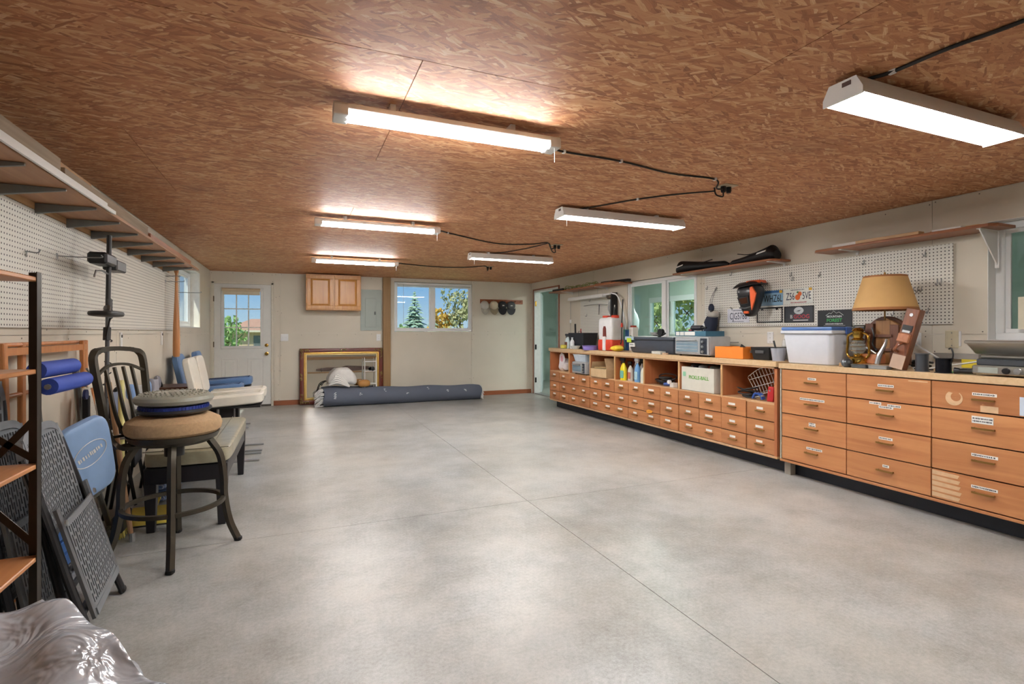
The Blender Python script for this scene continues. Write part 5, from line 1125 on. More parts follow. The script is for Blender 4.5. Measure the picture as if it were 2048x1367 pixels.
t = rthing('wall_rack_strip', 'grey metal strip with yellow and white tags behind the spools', 'strip', 1920, 4.47, 1.055); MB().box(-.16, .12, -.02, .02, 0, .04).build('strip_body', mat('strip_grey', '8f8a84', .5), t); MB().box(-.14, -.07, -.022, -.02, -.03, -.005).build('white_tag', PAPER, t); MB().box(.02, .11, -.022, -.02, -.06, .0).build('yellow_tag', mat('tag_yellow', 'd6c22e', .5), t)
t = rthing('pliers', 'small pliers lying in front of the grey spool', 'pliers', 1850, 4.15, RT)
for s in (-1, 1): MB().tube(smooth_path([(.05, s * .004, .008), (0, 0, .008), (-.06, s * .016, .008)]), .006, 6).build('handle', BLACKM, t)
MB().box(-.10, .0, .03, .05, 0, .018).build('jaw', STEEL, t, bevel=.004)
coil('black cord lying behind the tool lamp foot', 1846, 4.33, RT, .07, 4, '1b1b1b', 21)
# panini grill
t = rthing('contact_grill', 'brushed steel contact grill at the right edge of the picture', 'grill', 2052, 4.12, RT, .0); BS = mat('brushed_steel', 'b4b1aa', .28, .85, var=.05, scale=4)
MB().box(-.20, .20, -.16, .17, .01, .065).build('base', BS, t, bevel=.008); MB().box(-.185, .185, -.14, .17, .065, .105).build('lower_plate', mat('plate_dark', '34373c', .5), t, bevel=.006); MB().box(-.18, .18, -.12, .17, .106, .135).build('upper_plate', BS, t, bevel=.01)
MB().add([(-.195, -.13, .135), (.195, -.13, .135), (.195, .17, .135), (-.195, .17, .135), (-.22, -.20, .21), (.22, -.20, .21), (.20, .17, .20), (-.20, .17, .20)], [(3, 2, 1, 0), (0, 1, 5, 4), (1, 2, 6, 5), (2, 3, 7, 6), (3, 0, 4, 7), (4, 5, 6, 7)]).build('lid', BS, t, bevel=.006)
MB().box(-.22, .22, -.205, -.185, .20, .222).build('lid_handle', BS, t, bevel=.006)
for s in (-1, 1): MB().box(s * .205 - .012, s * .205 + .012, -.17, -.02, .10, .125, T(0, 0, .04) @ Rx(-.3)).build('hinge_arm', BLACK, t, bevel=.004)
MB().box(-.165, -.065, -.1625, -.16, .02, .055).build('display', mat('lcd', '9da39c', .3), t)
for k in range(3): MB().lathe([(0, 0), (.019, 0), (.017, .014), (0, .015)], 18, T(-.025 + k * .055, -.16, .037) @ Rx(pi / 2)).build('dial', BLACKM if k == 0 else STEEL, t)
# ================================================================== on the right wall
PEGR = PEGW
t = thing('pegboard', 'long white pegboard above the right worktop with plates and hooks', 'pegboard', (RX, 3.532, 1.31))
MB().box(-.018, -.012, -1.256, 1.256, 0, .597).build('board', PEGR, t)
MB().box(-.012, -.001, -1.2, 1.2, .27, .31).build('spacer', WALLE, t)
t = thing('pegboard', 'small white pegboard beside the doorway', 'pegboard', (RX, 7.15, 1.11))
MB().box(-.018, -.012, -.54, .54, 0, .685).build('board', PEGR, t); MB().box(-.012, -.001, -.5, .5, .32, .36).build('spacer', WALLE, t)
def hook(label, side, a, z, L=.05, kind='J', group='bare hooks on the right pegboard'):
    P_ = {'R': ((RX - .018, a, z), -pi / 2), 'L': ((LX + .018, a, z), pi / 2)}[side]
    t = thing('peg_hook', label, 'hook', P_[0], P_[1], group)
    if kind == 'J': pts = [(0, .006, .0), (0, -.004, .0), (0, -.006, -.02), (0, -.012, -.035), (0, -.024, -.037), (0, -.03, -.022)]
    elif kind == 'S': pts = [(0, .006, 0), (0, -.004, 0), (0, -.006, -.012), (0, -L, -.012), (0, -L - .01, .004)]
    else: pts = [(0, .006, 0), (0, -.006, 0), (0, -L, -.004), (0, -L - .008, .014)]
    MB().tube(smooth_path(pts, 4), .0035, 6).build('wire', ZINC, t)
    if kind != 'J': MB().tube([(0, -.005, 0), (0, -.005, -.028)], .003, 6).build('lower_prong', ZINC, t)
    return t
HN = [('hook at the far upper corner of the right pegboard', 1418, 575), ('hook above and left of the welding helmet', 1466, 547), ('hook right of the welding helmet, upper row', 1586, 548), ('curved hook under the upper shelf middle', 1643, 548), ('lower twin of the hook right of the welding helmet', 1589, 557), ('hook nearest the upper right corner of pegboard', 1854, 507), ('left of the two paired hooks near the right pegboard edge', 1878, 564), ('right of the two paired hooks near the right pegboard edge', 1886, 563), ('left of three small hooks right of the lampshade', 1831, 579), ('middle of three small hooks right of the lampshade', 1839, 579), ('right of three small hooks right of the lampshade', 1847, 577), ('hook low on the pegboard below the three small hooks', 1860, 620), ('hook peeking out under the lampshade', 1790, 626), ('double hook under the shelf bracket above the lampshade', 1731, 524)]
for nm, u, v in HN: hook(nm, 'R', Yu(u, RX), Zv(u, v, RX) + .015)
for nm, u, v in (('hook on the small pegboard, upper left', 1183, 600), ('hook on the small pegboard, lower middle', 1176, 630)): hook(nm, 'R', Yu(u, RX), Zv(u, v, RX) + .015)
# number plates
def rplate(name, label, cat, u0, u1, v, col, w=.305, h_=.152, tilt=0):
    y = (Yu(u0, RX) + Yu(u1, RX)) / 2; z = Zv((u0 + u1) / 2, v, RX)
    t = thing(name, label, cat, (RX - .020, y, z), -pi / 2)
    MB().box(-w / 2, w / 2, -.003, 0, -h_ / 2, h_ / 2).build('plate', mat('plate_' + col, col, .35, var=.06), t, bevel=.002)
    return t
NAVY = mat('plate_navy', '27304a', .5)
FRT = Rx(pi / 2)
t = rplate('licence_plate', 'white licence plate CJG5786 on the pegboard', 'licence plate', 1457, 1503, 631, 'd9dbe4')
text('lettering', 'CJG5786', .105, NAVY, t, T(0, -.0034, -.008) @ FRT, sx=.62); marks(t, .14, .012, T(0, -.0032, .058) @ FRT, NAVY, 5); marks(t, .16, .008, T(0, -.0032, -.064) @ FRT, NAVY, 6)
for nm, s in (('left', -1), ('right', 1)): hook('hook holding the %s corner of the white CJG5786 plate' % nm, 'R', Yu(1480, RX) - s * .09, Zv(1480, 631, RX) + .085, .02, 'P')
t = rplate('licence_plate', 'blue licence plate partly hidden behind the welding helmet', 'licence plate', 1519, 1569, 596, '8fb3cc')
text('lettering', 'WHZ6L', .105, mat('plate_black', '14161c', .5), t, T(.035, -.0034, -.01) @ FRT, sx=.62); MB().box(-.15, .15, -.0036, -.003, .05, .074).build('blue_band', mat('plate_band', '3c6a9c', .5), t); MB().box(.11, .145, -.004, -.003, .045, .072).build('yellow_sticker', mat('sticker_yellow', 'd8a52a', .5), t)
t = rplate('licence_plate', 'white licence plate Z56 5VE with an orange in the middle', 'licence plate', 1571, 1631, 591.5, 'dfe2da')
text('lettering', 'Z56', .10, MATS['plate_navy'], t, T(-.088, -.0034, -.004) @ FRT, sx=.58); text('lettering', '5VE', .10, MATS['plate_navy'], t, T(.088, -.0034, -.004) @ FRT, sx=.58); marks(t, .15, .011, T(-.01, -.0032, .06) @ FRT, MATS['plate_navy'], 7); marks(t, .17, .013, T(0, -.0032, -.062) @ FRT, mat('plate_red', 'b53a48', .5), 8)
MB().lathe([(0, 0), (.028, 0), (0, .001)], 16, T(-.008, -.003, -.012) @ FRT).build('orange_print', mat('orange_fruit', 'e06a2c', .5), t, smooth=0); MB().lathe([(0, 0), (.022, 0), (0, .0012)], 16, T(.014, -.0032, .02) @ FRT).build('orange_print', MATS['orange_fruit'], t, smooth=0); MB().prism([(-.02, .03), (0, .026), (.004, .044), (-.014, .046)], 0, .001, T(0, -.0034, 0) @ FRT).build('leaf_print', mat('leaf_green', '3f7a44', .5), t, smooth=0); MB().box(.11, .143, -.004, -.003, .047, .072).build('yellow_sticker', MATS['sticker_yellow'], t)
t = rplate('dealer_plate', 'dark dealer plate with an oval emblem and red block letters', 'plate', 1573, 1630, 628, '3a3e44')
MB().lathe([(0, 0), (.035, 0), (0, .001)], 24, T(.0, -.003, .035) @ FRT @ Matrix.Diagonal((1.5, 1, 1, 1))).build('emblem', mat('emblem_pale', 'c3c9cc', .3, .4), t, smooth=0); MB().prism([(-.03, .03), (.0, .04), (.03, .045), (.005, .028)], 0, .0008, T(0, -.0042, -.002) @ FRT).build('emblem_mark', mat('emblem_dark', '5b6268', .4), t, smooth=0)
text('lettering', 'GOOG', .055, mat('plate_red', 'b53a48', .5), t, T(.03, -.0036, -.024) @ FRT, bold=.001); text('lettering', 'B', .05, mat('plate_pale', 'd8dcdc', .5), t, T(-.08, -.0036, -.024) @ FRT); MB().box(-.06, .10, -.0036, -.003, -.062, -.054).build('small_line', MATS['plate_pale'], t, smooth=0)
m = MB(); w, h_ = .158, .079
for r in ((-w, w, -h_, -h_ + .008), (-w, w, h_ - .008, h_), (-w, -w + .008, -h_, h_), (w - .008, w, -h_, h_)): m.box(r[0], r[1], -.007, -.002, r[2], r[3])
m.build('plate_frame', BLACK, t)
t = rplate('forest_plate', 'black plate with white mountains and green FOREST lettering', 'plate', 1640, 1706, 636, '23262a', .325, .15)
text('lettering', 'FOREST', .042, mat('forest_green', '3fae5c', .5), t, T(.0, -.0034, -.02) @ FRT, bold=.001); text('lettering', 'MOUNTAIN', .026, MATS['plate_pale'], t, T(.0, -.0034, .015) @ FRT, bold=.0006); marks(t, .17, .014, T(0, -.0032, -.051) @ FRT, MATS['plate_pale'], 9)
MB().tube([(-.08, 0, .025), (-.045, 0, .048), (-.03, 0, .04), (-.005, 0, .066), (.02, 0, .045), (.045, 0, .055), (.085, 0, .025)], .0022, 4, M=T(0, -.0045, 0)).build('mountain_outline', MATS['plate_pale'], t); MB().box(-.1, .10, -.0036, -.003, -.066, -.064).build('rule', MATS['plate_pale'], t, smooth=0)
t = thing('plate_frame', 'empty black licence plate frame hung below the blue plate', 'frame', (RX - .020, (Yu(1517, RX) + Yu(1568, RX)) / 2, Zv(1542, 629.5, RX)), -pi / 2)
m = MB(); w, h_ = .155, .078
for r in ((-w, w, -h_, -h_ + .012), (-w, w, h_ - .014, h_), (-w, -w + .009, -h_, h_), (w - .009, w, -h_, h_)): m.box(r[0], r[1], -.006, 0, r[2], r[3])
m.build('frame_body', BLACK, t)
for s in (-1, 1): MB().box(s * .09 - .012, s * .09 + .012, -.005, 0, .05, .066).build('bolt_tab', BLACK, t)
# welding helmet
t = thing('welding_helmet', 'black and orange welding helmet hanging on the pegboard', 'helmet', (RX - .175, Yu(1503, RX - .175), Zv(1503, 598, RX - .175)), -pi / 2 + .35)
WH = mat('helmet_black', '26272a', .35, var=.1); OW = mat('helmet_orange', 'dd5f2c', .4)
def hf(p):
    k = (p.z + .17) / .34
    return Vector((p.x * (.55 + .55 * min(1, k * 1.25)), (p.y if p.y < 0 else p.y * .75) * (.6 + .5 * min(1, k * 1.3)) - .02 * (1 - k), p.z))
MB().sup((0, 0, -.01), .115, .135, .17, 3.2, 26, 16, fn=hf).build('shell', WH, t)
MB().add([(-.13, -.17, .10), (.05, -.17, .13), (.125, -.05, .15), (.125, .12, .15), (-.10, .12, .16), (-.14, -.02, .15), (-.11, -.13, .14), (.04, -.13, .175), (.10, -.03, .18), (.10, .10, .18), (-.08, .10, .19), (-.11, -.0, .185)], [(0, 5, 4, 3, 2, 1), (6, 7, 8, 9, 10, 11), (0, 1, 7, 6), (1, 2, 8, 7), (2, 3, 9, 8), (3, 4, 10, 9), (4, 5, 11, 10), (5, 0, 6, 11)]).build('brow', WH, t, bevel=.008)
MB().add([(.0, -.145, .145), (.11, -.06, .155), (.125, .08, .165), (-.02, .05, .19), (.0, -.13, .175), (.10, -.05, .192), (.11, .08, .195), (-.01, .04, .20)], [(0, 3, 2, 1), (4, 5, 6, 7), (0, 1, 5, 4), (1, 2, 6, 5), (2, 3, 7, 6), (3, 0, 4, 7)]).build('orange_crest', OW, t, bevel=.004)
MB().prism([(.055, .12), (.10, .05), (.085, -.02), (.05, -.12), (.035, 0), (.03, .11)], 0, .02, T(.015, -.118, 0) @ Rx(pi / 2) @ Ry(-.25)).build('orange_flash', OW, t, bevel=.003)
MB().prism([(-.085, .03), (.03, .05), (.035, -.04), (-.06, -.05)], 0, .01, T(0, -.135, -.015) @ Rx(pi / 2 + .1)).build('visor_frame', BLACK, t, bevel=.003)
MB().prism([(-.065, .015), (.015, .03), (.02, -.03), (-.045, -.037)], 0, .012, T(0, -.136, -.015) @ Rx(pi / 2 + .1)).build('visor_lens', mat('weld_lens', '4a2a1c', .1, .3), t)
MB().tube(smooth_path([(-.07, -.118, -.09), (-.01, -.135, -.095), (.05, -.118, -.08)]), .008, 6).build('chin_ridge', mat('helmet_grey', '55585a', .4), t); MB().box(-.03, .02, -.122, -.10, -.15, -.125).build('badge', OW, t, bevel=.003); MB().lathe([(.012, 0), (.016, 0), (.016, .004), (.012, .004)], 16, T(.04, -.128, .04) @ Rx(pi / 2)).build('adjust_ring', STEEL, t); MB().box(-.09, -.02, -.137, -.125, .045, .053, Ry(.25)).build('white_mark', WHITE, t)
MB().tube([(0, .09, .15), (0, .12, .17), (0, .15, .165)], .008, 6).build('headgear_strap', BLACK, t)
# vacuum dust bag hanging on long hook
t = thing('dust_bag', 'dark blue tool bag with grey collar hanging from a pegboard hook', 'bag', (RX - .10, Yu(1420, RX - .1), Zv(1420, 648, RX - .1)), -pi / 2)
def bf(p): return Vector((p.x * (1 - .25 * (p.z / .16)) + .05 * (p.z / .16), p.y, p.z))
MB().sup((0, 0, -.02), .085, .06, .15, 2.6, 22, 14, fn=bf).build('bag_body', DKB, t)
MB().sup((.055, -.01, .115), .065, .055, .045, 2.5, 18, 10).build('collar', mat('bag_grey', 'b9b5ac', .7), t); MB().sup((.07, -.03, .14), .025, .03, .02, 3).build('clip', BLACK, t); MB().sup((.02, 0, .185), .035, .03, .05, 2).build('neck', DKB, t)
MB().prism([(-.03, .02), (.005, .045), (.02, .0), (-.005, -.045), (-.03, -.03)], 0, .004, T(-.035, -.058, -.03) @ Rx(pi / 2)).build('white_logo', WHITE, t)
MB().tube(smooth_path([(.0, .0, .22), (-.005, .02, .30), (.01, .085, .43)]), .004, 6).build('hanging_cord', ZINC, t); MB().tube(smooth_path([(.02, .0, .22), (.03, .02, .32), (.02, .085, .43)]), .004, 6).build('hanging_cord', ZINC, t)
# shelves
def bracket(parent, x, d_, drop, mt=WHITE):
    m = MB(); m.box(x - .012, x + .012, -d_ + .02, 0, -.006, 0); m.box(x - .012, x + .012, -.006, 0, -drop, 0)
    m.add([(x - .004, -d_ + .03, -.006), (x + .004, -d_ + .03, -.006), (x + .004, -.006, -.006), (x - .004, -.006, -.006), (x - .004, -.006, -drop + .02), (x + .004, -.006, -drop + .02)], [(0, 1, 2, 3), (0, 4, 5, 1), (0, 3, 4), (1, 5, 2), (3, 2, 5, 4)])
    return m.build('bracket', mt, parent)
def rshelf(label, y0, y1, z, d_, brk, drop=.18):
    t = thing('wall_shelf', label, 'shelf', (RX, (y0 + y1) / 2, z), -pi / 2); w = (y1 - y0) / 2
    MB().prism([(-w, 0), (-w + .0, -d_ + .04), (-w + .04, -d_), (w - .04, -d_), (w, -d_ + .04), (w, 0)], 0, .02).build('board', CEDAR2, t, bevel=.002)
    for i, y in enumerate(brk): bracket(t, (y0 + y1) / 2 - y, d_, drop[i] if isinstance(drop, tuple) else drop)
    return t
CEDAR2 = wood('shelf_board', '8e5638', 'ab7048', .45, 'X', 14, .05)
ZS = 1.955
rshelf('stained shelf over the small pegboard and task lamp', 6.25, 8.47, ZS, .25, (6.9, 8.0), .04)
rshelf('short stained shelf over the interior window holding black bags', 3.645, 5.12, ZS - .01, .25, (3.72, 4.95), .035)
rshelf('long stained shelf over the lampshade near the large window', 1.92, 3.235, ZS, .25, (2.02, 2.99), (.26, .035))
# on the shelves
for i, (y0, y1, x0, x1, z0, z1, mt, lb) in enumerate(((2.62, 3.10, 4.33, 4.46, .02, .055, 'W', 'white painted board offcut at the far end of the long shelf'), (2.38, 2.85, 4.26, 4.33, .02, .045, 'P', 'pale pine strip along the front of the long shelf'), (2.05, 2.35, 4.34, 4.46, .02, .04, 'P', 'second pine strip near the bracket end of the long shelf'), (2.12, 2.30, 4.27, 4.33, .02, .035, 'W', 'small white strip at the near end of the long shelf'))):
    tag(MB().box(x0, x1, y0, y1, ZS + z0 + .0006, ZS + z1).build('board_offcut', PINE if mt == 'P' else WHITE, bevel=.002), lb, 'board', 'offcuts on the long shelf')
def batbag(label, y0, y1, seed, lift):
    t = thing('bat_bag', label, 'bag', (RX - .13, (y0 + y1) / 2, ZS + .0105), -pi / 2, 'black bags on the short shelf'); L_ = (y1 - y0) / 2; BG = mat('bag_black', '131317', .55, var=.1)
    n_ = 16; rings = []
    for k in range(13):
        s_ = k / 12; x = -L_ + 2 * L_ * s_; r = .04 + .055 * (1 - s_) ** 1.4 if seed == 1 else .035 + .06 * s_ ** 1.6
        if k in (0, 12): r *= .55
        zc_ = r * .86 + lift(s_)
        rings.append([(x, r * 1.05 * math.cos(a), max(.0, zc_ + r * .86 * math.sin(a))) for a in [2 * pi * i / n_ for i in range(n_)]])
    MB().loft(rings).build('bag_body', BG, t)
    xm = -L_ * .72 if seed == 1 else L_ * .62; MB().prism([(-.06, -.012), (.05, .006), (.06, .02), (-.05, .004)], 0, .003, T(xm, -.092, .075) @ Rx(pi / 2)).build('white_logo', WHITE, t)
    MB().tube(smooth_path([(-L_ * .5, -.05, .11 + lift(.25)), (0, -.055, .085 + lift(.5)), (L_ * .5, -.05, .1 + lift(.75))]), .005, 6).build('strap', BLACK, t)
batbag('black bat bag lying at the far end of the short shelf', 4.30, 5.10, 1, lambda s: 0)
batbag('black bat bag with the fat end at the near side of short shelf', 3.69, 4.29, 2, lambda s: 0)
t = thing('metal_trim_bundle', 'bundle of dark metal trim and green line on the far shelf', 'bundle', (RX - .13, 7.4, ZS + .022), -pi / 2)
MB().box(-1.02, -.62, -.05, .02, 0, .045).build('dark_channel', BLACKM, t, bevel=.004); MB().box(.55, 1.25, -.02, .04, .02, .06, Ry(.02)).build('dark_channel', BLACKM, t, bevel=.004); MB().box(.5, .95, -.10, -.02, 0, .018).build('board_piece', CEDAR2, t)
r_ = random.Random(4); m = MB()
for k in range(16):
    x = -.62 + k * .07; m.tube(smooth_path([(x - .08, r_.uniform(-.06, .02), .01 + r_.uniform(0, .04)), (x, r_.uniform(-.08, .04), .03 + r_.uniform(0, .04)), (x + .1, r_.uniform(-.06, .02), .01 + r_.uniform(0, .04))]), .006, 5)
m.build('tangled_line', mat('olive_line', '8e9a5e', .7, var=.3), t)
t.location.z += .0
# swing-arm fluorescent task lamp
t = thing('task_lamp', 'white swing arm fluorescent lamp fixed between small pegboard and interior window', 'lamp', (RX - .13, 7.22, 1.79), -pi / 2)
MB().prism([(-.06, 0), (.06, 0), (.045, .05), (-.045, .05)], -.62, .46, Rz(0) @ Matrix(((0, 0, 1, 0), (1, 0, 0, 0), (0, 1, 0, 0), (0, 0, 0, 1)))).build('lamp_hood', WHITE, t, bevel=.004)
MB().cyl((-.58, 0, .008), (.42, 0, .008), .013, n=10).build('tube', mat('unlit_tube', 'e9ece8', .3), t)
MB().sup((.56, .02, .0), .06, .045, .045, 2.5, 16, 8).build('arm_joint', mat('joint_bronze', '5d5348', .4, .4), t)
MB().box(.45, .62, -.03, .03, .02, .045).build('arm', WHITE, t, bevel=.004); MB().box(.60, .63, .0, .11, -.5, .06).build('wall_post', BLACKM, t, bevel=.004)
MB().tube(smooth_path([(.62, .0, .05), (.78, .02, -.02), (.88, .06, -.35), (.92, .07, -.72)]), .011, 7).build('white_cable', VINYL, t)
MB().box(-.35, -.348, -.002, .0, .05, .165).build('hanger', ZINC, t); MB().box(.25, .252, -.002, .0, .05, .165).build('hanger', ZINC, t)
t = thing('hanging_cord_switch', 'thin cord with a small white switch hanging from the task lamp', 'cord', (RX - .03, Yu(1141, RX - .03), 1.74), -pi / 2); MB().tube(smooth_path([(0, 0, .05), (.0, 0, -.25), (.01, 0, -.5), (.08, 0, -.74)]), .0035, 5).build('cable', ZINC, t); MB().box(-.02, .02, -.012, .012, -.33, -.27).build('switch_body', VINYL, t, bevel=.004)
t = thing('red_screwdriver', 'red handled tool on the wall at the left edge of small pegboard', 'tool', (RX - .02, Yu(1162, RX - .02), 1.22), -pi / 2); MB().box(-.008, .008, -.01, .01, 0, .09).build('handle', mat('tool_red', 'b3262a', .4), t, bevel=.003); MB().tube(smooth_path([(0, 0, 0), (-.05, 0, -.10), (-.11, 0, -.2)]), .003, 5).build('cable', ZINC, t)
t = thing('silver_hose', 'silver foil hose bundle hanging on the small pegboard', 'hose', (RX - .06, Yu(1224, RX - .06), 1.62), -pi / 2)
for k in range(3): MB().tube(smooth_path([(-.06 + .03 * k, 0, .12), (-.08 + .05 * k, -.01, .0), (.0 + .03 * k, -.01, -.10), (.08, -.01, -.02 + .03 * k)]), .014, 7).build('hose_loop', mat('foil', 'c9cccc', .25, .6, bump=.6), t)
t = thing('long_rod', 'thin dark rod lying across hooks on the small pegboard', 'rod', (RX - .05, Yu(1195, RX - .05), Zv(1195, 609, RX - .05)), -pi / 2); MB().tube([(-.42, 0, .0), (-.05, -.005, .01), (.3, 0, -.015)], .005, 6).build('rod', ZINC, t); MB().tube([(.05, 0, 0), (.05, -.005, -.16)], .006, 6).build('hanging_pin', BLACKM, t)
# outlets along the right wall
plate('wall_outlet', 'white outlet with a white plug behind the tool lamp', 'outlet', 'R', Yu(1828, RX), Zv(1828, 676, RX), .078, .122, 'outlet')
plate('junction_plate', 'beige blank junction plate left of the steel grill', 'plate', 'R', Yu(1904, RX), Zv(1904, 678, RX), .085, .13, 'blank', mat('beige_plate', 'd6cdb0', .5))
plate('junction_plate', 'white blank plate above the orange box', 'plate', 'R', Yu(1541, RX), Zv(1541, 675, RX), .075, .12, 'blank')
t = thing('white_plug_cord', 'white plug and cord running down to the grey wire spool', 'cord', (RX - .01, Yu(1829, RX), Zv(1829, 682, RX)), -pi / 2); MB().tube(smooth_path([(0, -.02, 0), (.03, -.03, -.02), (.12, -.06, -.07), (.24, -.10, -.13), (.32, -.16, -.16)]), .006, 6).build('cable', VINYL, t); MB().box(-.02, .03, -.035, 0, -.02, .02, Ry(.4)).build('plug', VINYL, t, bevel=.005)
for i, (u, v0_, v1_) in enumerate(((1841, 665, 692), (1921, 662, 692))):
    tag(MB().box(-.007, .007, -.01, 0, 0, Zv(u, v0_, RX) - Zv(u, v1_, RX)).build('cable_channel', VINYL, bevel=.002, loc=(RX, Yu(u, RX), Zv(u, v1_, RX)), rot=(0, 0, -pi / 2)), ['short white cable channel right of the outlet', 'short white cable channel right of the beige junction plate'][i], 'cable channel')
# paper taped in the large window
tag(MB().box(0, .0015, -.14, .14, 0, .22).build('paper_sheet', mat('cream_paper', 'e4dfc8', .8), smooth=0, loc=(RX + .05, 1.79, 1.27)), 'cream paper sheet taped to the large right window', 'paper')
# ================================================================== left wall: pegboards, overhead shelf
for i, (a, b_) in enumerate(((4.762, 7.2), (2.322, 4.76), (-.118, 2.32))):
    t = thing('pegboard', ['white pegboard sheet on the left wall, nearest the small window', 'white pegboard sheet on the left wall behind the metal detector', 'white pegboard sheet on the left wall nearest the camera'][i], 'pegboard', (LX, (a + b_) / 2, 1.273), group='pegboard sheets on the left wall')
    h_ = (b_ - a) / 2; MB().box(.012, .018, -h_, h_, 0, .62).build('board', PEGW, t); MB().box(.001, .012, -h_ + .05, h_ - .05, .27, .31).build('spacer', WALLE, t)
SZ, SD = 1.93, .30
t = thing('overhead_shelf', 'long plywood shelf high on the left wall carrying lumber', 'shelf', (LX, 3.6, SZ))
MB().box(0, SD, -2.9, 3.03, 0, .019).build('board', wood('shelf_ply', '9a6c4c', 'b58660', .55, 'Y', 12, .05), t, bevel=.002)
MB().box(0, .02, -2.9, 3.03, -.034, -.0005).build('ledger', PINE, t)
for k in range(14):
    y = -2.55 + k * .4065
    m = MB(); m.add([(.02, y - .013, -.002), (.02, y + .013, -.002), (SD - .02, y + .006, -.002), (SD - .02, y - .006, -.002), (.02, y - .013, -.055), (.02, y + .013, -.055), (SD - .02, y + .006, -.012), (SD - .02, y - .006, -.012)], [(0, 1, 2, 3), (7, 6, 5, 4), (0, 4, 5, 1), (1, 5, 6, 2), (2, 6, 7, 3), (3, 7, 4, 0)]); m.build('bracket', mat('grey_steel', '7e8382', .45, .5), t, bevel=.001)
WTH = wood('weathered_lumber', '85735c', 'a8947a', .7, 'Y', 20, .1); ORB = wood('orange_plank', 'b88752', 'c99a66', .55, 'Y', 18, .05)
top = SZ + .0196
LB = [(.265, .30, 1.2, 2.96, top + .001, top + .088, WTH, 'weathered lumber on edge along the front of the overhead shelf, near end'),
      (.245, .283, 3.06, 4.55, top + .001, top + .075, WTH, 'weathered lumber on edge along the front of the overhead shelf, middle'),
      (.20, .24, 1.2, 3.55, top + .001, top + .12, ORB, 'orange toned plank on edge behind the weathered lumber'),
      (.292, .299, 1.2, 3.66, SZ - .0, SZ + .0, None, ''),
      (.20, .285, 4.62, 6.25, top + .001, top + .04, CEDAR, 'stained plank lying flat at the far end of the overhead shelf'),
      (.10, .17, 1.6, 5.9, top + .001, top + .055, DKWOOD, 'dark long plank at the back of the overhead shelf'),
      (.18, .235, 4.70, 6.55, top + .0415, top + .075, WTH, 'grey strip on top of the far stained plank')]
for a0, a1, y0, y1, z0, z1, mt, lb in LB:
    if mt is None: continue
    tag(MB().box(a0, a1, y0, y1, z0, z1).build('lumber_board', mt, bevel=.002, loc=(LX, 0, 0)), lb, 'board', 'lumber on the overhead shelf')
for i, (dx, z0, y1, c_) in enumerate(((.305, SZ + .022, 3.55, 'W'), (.315, SZ + .0, 3.66, 'W'))):
    tag(MB().box(dx - .004, dx + .008, 1.2, y1, z0, z0 + .02).build('trim_strip', WHITE, bevel=.001, loc=(LX, 0, 0)), ['upper white trim strip along the overhead shelf front edge', 'lower white trim strip along the overhead shelf front edge'][i], 'trim strip', 'white strips on the overhead shelf')
# hooks and standards of the left wall
hook('long peg hook near the camera on the left pegboard', 'L', 3.75, 1.70, .20, 'S', 'bare hooks on the left pegboard'); hook('short bent hook on left pegboard near the camera', 'L', 3.38, 1.66, .05, 'P', 'bare hooks on the left pegboard'); hook('long hook beside the baseball bat', 'L', 6.45, 1.80, .16, 'S', 'bare hooks on the left pegboard'); hook('long bare hook in front of the small left window', 'L', 6.95, 1.72, .24, 'S', 'bare hooks on the left pegboard'); hook('short hook right of the metal detector cuff', 'L', 4.75, 1.75, .05, 'P', 'bare hooks on the left pegboard')
for i, (u, v) in enumerate(((240, 677), (322, 672))):
    p = PX(u, v, LX); t = thing('wall_standard', ['white slotted bracket stub under the pegboard near bar stool', 'white slotted bracket stub under the pegboard near the bat'][i], 'bracket', (LX, p.y, p.z)); MB().box(0, .012, -.02, .02, -.09, min(.05, 1.271 - p.z)).build('plate', WHITE, t, bevel=.002); MB().lathe([(0, 0), (.012, 0), (.012, .004), (0, .004)], 12, T(.012, 0, .02) @ Ry(pi / 2)).build('slot', BLACK, t)
# baseball bat
t = thing('baseball_bat', 'wooden baseball bat hanging knob up below the shelf end', 'bat', (-1.17, 6.5, .985))
MB().lathe([(0, 0), (.028, .003), (.033, .02), (.0335, .18), (.031, .32), (.024, .48), (.016, .66), (.0125, .82), (.0125, .89), (.02, .905), (.022, .92), (.015, .932), (0, .933)], 22).build('bat_body', wood('bat_ash', 'b47a48', 'c88f5a', .4, 'Z', 16, .02), t)
MB().tube([(-.095, -.02, .86), (-.02, -.02, .865), (.03, -.02, .865), (.04, -.0, .87), (.03, .02, .865), (-.02, .02, .865), (-.095, .02, .86)], .003, 5).build('bat_hook', ZINC, t)
# metal detector
t = thing('metal_detector', 'black metal detector hanging upright against the left pegboard', 'metal detector', (-1.10, 4.0, .60))
DB = mat('detector_black', '2b2b2a', .45)
MB().tube([(.0, .07, 1.27), (.0, .04, .75)], .014, 10).build('upper_shaft', DB, t); MB().tube([(.0, .04, .75), (.01, -.03, .04)], .012, 10).build('lower_shaft', mat('detector_grey', '55585b', .4), t)
MB().box(-.05, .05, -.22, -.02, -.035, .035, T(.0, .06, 1.10)).build('arm_cuff', BLACK, t, bevel=.012); MB().box(-.04, .04, .06, .26, -.04, .03, T(.0, .02, 1.09)).build('battery_case', mat('detector_case', '3d3f40', .4), t, bevel=.008)
MB().tube([(0, .05, 1.02), (.0, -.06, 1.03), (.0, -.17, 1.02), (.0, -.20, .98)], .006, 6).build('support_hook', ZINC, t); MB().box(-.012, .012, .03, .10, -.07, .07, T(0, 0, .80)).build('clamp', DB, t, bevel=.01)
